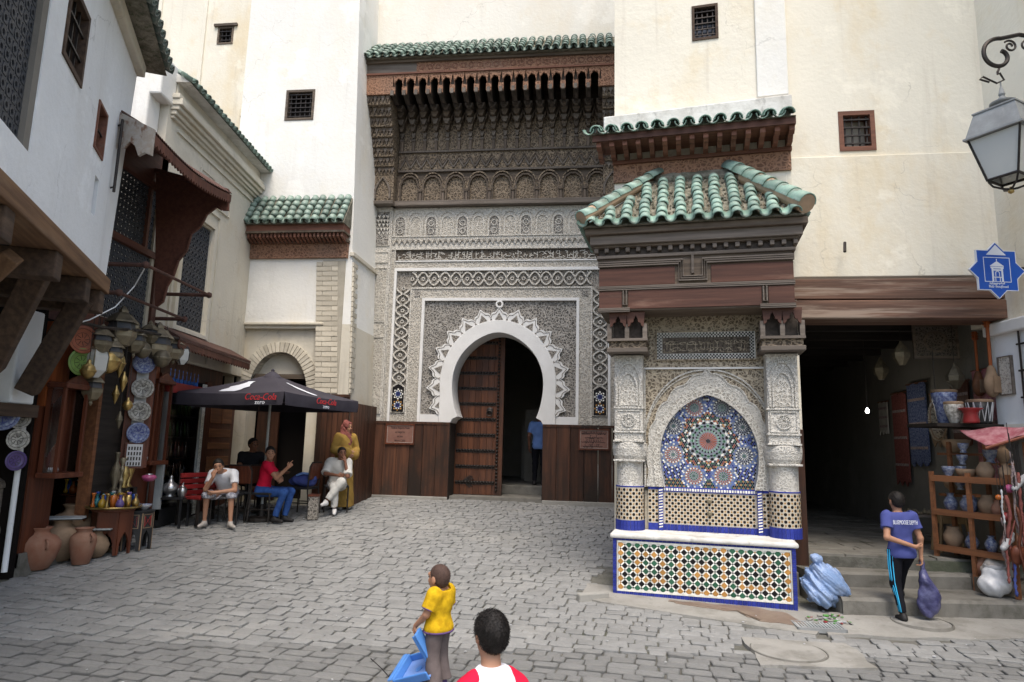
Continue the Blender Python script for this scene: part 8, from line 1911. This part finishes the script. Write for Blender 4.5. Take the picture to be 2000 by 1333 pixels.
# man in white T-shirt, elbows on his knees, chin in hand
person('seated man in white T-shirt and plaid shorts, chin in hand', gl(-4.50, 10.86), R_(4), .90, dict(pelvis=(0, .08, .57), neck=(-.02, -.20, .93), head=(-.05, -.33, 1.02), face=(.25, -1, -.12), headup=(-.1, -.25, 1), shA=(-.19, -.18, .88), shB=(.18, -.17, .89), elA=(-.20, -.40, .63), elB=(.27, -.36, .62), wrA=(-.075, -.46, .84), wrB=(-.02, -.50, .585), hdA=(.12, .12, 1), hdB=(-1, -.1, -.05),
       hipA=(-.10, .08, .54), hipB=(.10, .08, .54), knA=(-.19, -.36, .52), knB=(.22, -.36, .52), anA=(-.21, -.30, .08), anB=(.25, -.38, .08), footA=(-.2, -1, 0), footB=(.75, -.8, 0), curl=.75),
       [('shirt', 'shirt', 'f_white', dict(sleeve=.62, noise=.008, hem=.04)), ('shorts', 'pants', 'f_plaid', dict(len=1.08, e=.022, noise=.008, top=.06)), ('shoe', 'shoes', 'sack', dict(e=.006))], 'skin')
# man in red, twisted toward the camera, pointing right
person('seated man in red polo and blue jeans pointing to the right', gl(-4.00, 11.24), R_(80), .90, dict(pelvis=(0, .05, .57), neck=(-.05, -.05, 1.07), head=(-.10, -.09, 1.22), face=(-.85, -.55, -.05), shA=(-.20, -.11, 1.0), shB=(.14, .07, 1.01), elA=(-.22, -.32, .79), elB=(.20, -.17, .76), wrA=(-.24, -.53, .98), wrB=(-.03, -.32, .74), hdA=(0, -.75, .7), hdB=(-1, -.3, 0),
       hipA=(-.10, .05, .53), hipB=(.10, .05, .53), knA=(-.11, -.42, .53), knB=(.11, -.44, .53), anA=(-.12, -.28, .08), anB=(.09, -.36, .08), footA=(-.1, -1, 0), footB=(.1, -1, 0), curl=.7, pointA=True),
       [('polo', 'shirt', 'f_red', dict(sleeve=.62, hem=.10)), ('jeans', 'pants', 'f_jean', dict(len=1.93, e=.014, top=.08)), ('shoe', 'shoes', 'shoe_dark', dict(e=.010))])
# man in dark clothes behind the table
person('man in dark shirt seated behind the table in the shade', gl(-4.72, 12.35), R_(38), .93, dict(pelvis=(0, .05, .57), neck=(0, -.06, 1.08), head=(.0, -.11, 1.24), face=(.25, -1, 0), shA=(-.19, -.05, 1.02), shB=(.19, -.05, 1.02), elA=(-.26, -.22, .80), elB=(.27, -.25, .80), wrA=(-.02, -.38, .78), wrB=(.22, -.50, .79), hdA=(1, -.4, 0), hdB=(.1, -1, 0),
       hipA=(-.1, .05, .53), hipB=(.1, .05, .53), knA=(-.12, -.40, .52), knB=(.12, -.40, .52), anA=(-.12, -.36, .08), anB=(.12, -.36, .08)), [('shirt', 'shirt', 'f_dark', dict(sleeve=.7)), ('trousers', 'pants', 'f_black', dict()), ('shoe', 'shoes', 'shoe_dark', dict(e=.01))], 'skin_dark')
# boy in pale clothes, legs crossed, hand at his cheek
person('seated boy in pale clothes with crossed legs, hand at cheek', gl(-3.09, 12.24), R_(12), .87, dict(pelvis=(0, .08, .58), neck=(.04, -.02, 1.06), head=(.07, -.08, 1.20), face=(.3, -1, -.1), shA=(-.17, .02, 1.0), shB=(.20, -.02, 1.0), elA=(-.23, -.15, .78), elB=(.22, -.30, .74), wrA=(.02, -.34, .76), wrB=(.15, -.23, 1.03), hdA=(1, -.2, 0), hdB=(-.25, .1, 1),
       hipA=(-.09, .05, .54), hipB=(.10, .05, .54), knA=(-.03, -.40, .54), knB=(.10, -.42, .63), anA=(.0, -.36, .08), anB=(-.17, -.50, .25), footA=(.05, -1, 0), footB=(-.45, -.85, -.35), curl=.6),
       [('tunic', 'shirt', 'f_cream', dict(sleeve=.95, e=.030, noise=.012, hem=.12)), ('trousers', 'pants', 'f_cream', dict(len=1.88, e=.026, noise=.012, seed=4)), ('shoe', 'shoes', 'shoe_white', dict(e=.010))], 'skin_dark')
# woman standing behind him
person('standing woman in mustard robe and dusty red headscarf', gl(-3.08, 12.64), R_(52), .92, dict(face=(.15, -1, -.1), elA=(-.27, .0, 1.16), elB=(.27, -.02, 1.16), wrA=(-.06, -.22, 1.10), wrB=(.05, -.24, 1.05), hdA=(1, -.3, 0), hdB=(-1, -.3, 0)),
       [('robe', 'robe', 'f_mustard', dict(to=(0, 0, .05), r=.25, e=.022, noise=.014)), ('headscarf', 'scarf', 'f_scarf', dict(noise=.022, seed=103)), ('shoe', 'shoes', 'shoe_white', dict(e=.008))], 'skin', hair=None)
# boy walking up into the passage, seen from behind
bl = gl(3.97, 6.93)
person('boy in violet-blue T-shirt and black track trousers walking up the steps', bl, R_(180), .70, dict(neck=(.01, -.03, 1.47), head=(.0, -.05, 1.635), face=(0, -1, -.15), shA=(-.18, 0, 1.42), shB=(.18, 0, 1.42), elA=(-.245, .06, 1.13), wrA=(-.25, .04, .87), elB=(.27, .13, 1.14), wrB=(-.08, .19, 1.03), hdB=(-1, -.05, -.15), hdA=(-.05, .0, -1),
       knB=(.115, .0, .50), anB=(.09, .10, .085), footB=(0, -1, 0), knA=(-.10, -.22, .62), anA=(-.115, -.30, .34), footA=(0, -1, .1), curl=.8),
       [('shirt', 'shirt', 'f_blue_shirt', dict(sleeve=.58, e=.020, hem=.10, noise=.008)), ('track_trousers', 'pants', 'f_black', dict(len=1.93, e=.012)),
        ('trouser_stripe', 'strip', 'f_cyan', dict(segs=[([(.196+dx*.3, dy, .96), (.203+dx*.3, dy, .75), (.182+dx*.2, dy+.005, .50), (.150, dy+.055, .30), (.140, dy+.09, .13)], 0, .008) for dx, dy in ((0, .0), (-.03, .030), (-.12, .058))])), ('sandal', 'shoes', 'shoe_dark', dict(e=.009))], h=.010, hs=1.12, hair_t=.007)
bt = [o for o in bpy.data.objects if o.get('label', '').startswith('boy in violet')][0]
b = MB(); r = random.Random(1)
text_obj('back_print', 'BLUEMOOSE DEPTH', .058, 'sign_white', bt, (.0, .0995, .945), (math.pi/2, 0, math.pi), sx=.47)
pb_ = thing('carrier_bag', 'dark blue plastic carrier bag held by the walking boy', 'bag', (bl[0]+.19, bl[1]-.03, bl[2]+.06))
blob_obj('body', [('e', (.03, 0, .16), (.105, .045, .15)), ('e', (.045, 0, .10), (.09, .05, .11)), ('c', (.0, 0, .32), (.0, 0, .42), .05, .022)], 'bag_navy', pb_, .010, .05, .022, 8)
for k in (-1, 1): MB().tube([(-.01*k, 0, .40), (.012*k-.01, 0, .48), (-.012, 0, .56)], [.022, .014, .008], 6).build('handle', 'bag_navy', pb_)
# toddler in yellow
tl = gl(-.465, 4.92)
tx = person('toddler in yellow T-shirt and grey trousers holding a blue plastic seat', tl, R_(-116), .485, dict(pelvis=(0, 0, .88), neck=(0, 0, 1.34), head=(0, -.03, 1.51), face=(-.18, -.98, .10), shA=(-.185, .02, 1.31), shB=(.185, .02, 1.31), elA=(-.265, .0, 1.05), elB=(.25, -.06, 1.05), wrA=(-.25, -.13, .82), wrB=(.19, -.27, .86), hdA=(.1, -.35, -1), hdB=(0, -.4, -1), hipA=(-.095, 0, .86), hipB=(.095, 0, .86), knA=(-.12, -.02, .47), knB=(.11, -.02, .47), anA=(-.12, .04, .085), anB=(.12, .04, .085), curl=.7),
       [('shirt', 'shirt', 'f_yellow', dict(sleeve=.72, e=.030, hem=.08, noise=.014)), ('trousers', 'pants', 'f_greybrown', dict(len=1.93, e=.022, e2=.036, noise=.012, top=-.01)), ('shoe', 'shoes', 'f_purple', dict(e=.014))], 'skin', hs=1.62, h=.010, girth=1.26, hair='hair_short', hair_t=.003)
# hem and sleeve trims in violet, following the shirt's edge
for k in 'AB':
    a, b_ = np.array({'A': (-.185, .02, 1.31), 'B': (.185, .02, 1.31)}[k])*.485, np.array({'A': (-.265, .0, 1.05), 'B': (.25, -.06, 1.05)}[k])*.485; c = a+(b_-a)*.70; d = nrm(b_-a); e1 = nrm(np.cross(d, (0, 1, 0))); e2_ = np.cross(d, e1)
    MB().tube([c+(e1*math.cos(q)+e2_*math.sin(q))*.050 for q in [2*math.pi*i/16 for i in range(17)]], .005, 5).build('sleeve_trim', 'f_purple', tx, smooth=True)
MB().tube([(.121*math.cos(q), .098*math.sin(q), .388) for q in [2*math.pi*i/24 for i in range(25)]], .007, 5).build('hem_trim', 'f_purple', tx, smooth=True)
# the blue plastic seat he carries
sp = Vector(tl)+Vector((-.175, .0, .235)); bs = thing('plastic_seat', 'blue moulded plastic seat dangling from the toddler\'s hands', 'seat', sp, R_(-28)); Mt = Matrix.Diagonal((.86, .86, .9, 1)) @ Matrix.Rotation(R_(-20), 4, 'Y') @ Matrix.Rotation(R_(26), 4, 'X')
def sb(name, x0, x1, y0, y1, z0, z1, m='plastic_blue', bev=.008): return MB().box(x0, x1, y0, y1, z0, z1).build(name, m, bs, mtx=Mt, bevel=bev)
sb('tray', -.17, .15, -.13, .13, -.165, -.15, 'f_sky'); sb('side_rim', -.17, .15, -.15, -.131, -.17, -.10); sb('side_rim', -.17, .15, .131, .15, -.17, -.10); sb('front_rim', -.19, -.171, -.15, .15, -.17, -.09); sb('front_lip', -.235, -.191, -.15, .15, -.10, -.085)
sb('back_panel', .135, .155, -.05, .05, -.10, .16); sb('back_rib', .11, .134, -.05, -.035, -.15, .15); sb('back_rib', .11, .134, .035, .05, -.15, .15); sb('back_panel', .135, .155, .06, .15, -.15, .02)
MB().lathe([(.03, 0), (.03, .004), (.022, .004)], 16).build('hole_rim', 'plastic_blue', bs, mtx=Mt @ Matrix.Translation((-.02, 0, -.149)))
MB().tube([(-.235, -.10, -.12), (-.27, -.1, -.0), (-.315, -.1, .10)], .004, 5).build('wire', 'iron', bs, mtx=Mt)
# bigger boy, only head and shoulders in the picture
p = at_y(962, 1243, 2.42); s_ = float(p[2])/1.64
person('boy with black hair in white and red raglan shirt, back turned, foreground', (float(p[0]), 2.42, 0), R_(-160), s_, dict(face=(.12, -1, .05), head=(0, -.035, 1.64), neck=(0, 0, 1.48), shA=(-.105, 0, 1.35), shB=(.105, 0, 1.35), elA=(-.16, .03, 1.05), elB=(.16, .03, 1.05)), [('shirt', 'shirt', 'f_white', dict(sleeve=.6, e=.018)), ('trousers', 'pants', 'f_navy', dict()), ('shoe', 'shoes', 'shoe_dark', dict(e=.01))], 'skin', girth=.82, hs=1.0, h=.0085, hair_t=.012)
bb = [o for o in bpy.data.objects if o.get('label', '').startswith('boy with black hair')][0]
rp = []
for k in (-1, 1): rp = [('c', np.array((k*.088, .0, 1.42))*s_, np.array((k*.125, 0, 1.35))*s_, .062*s_, .088*s_, .03), ('c', np.array((k*.125, 0, 1.35))*s_, np.array((k*.155, .02, 1.17))*s_, .088*s_, .075*s_, .03), ('cut', np.array((k*.145, .02, 1.17))*s_, (k*.2, 0, -1), .09)]; blob_obj('sleeve', rp, 'f_crimson', bb, .008, .02, .003)
# someone inside the portal
p = FA.w(.78, 1.6, .805); person('figure in light blue shirt standing inside the portal doorway', p, R_(165), .97, dict(), [('shirt', 'shirt', 'f_sky', dict(sleeve=.7, hem=.12)), ('trousers', 'pants', 'f_black', dict()), ('shoe', 'shoes', 'shoe_dark', dict(e=.01))], 'skin_dark', h=.013)
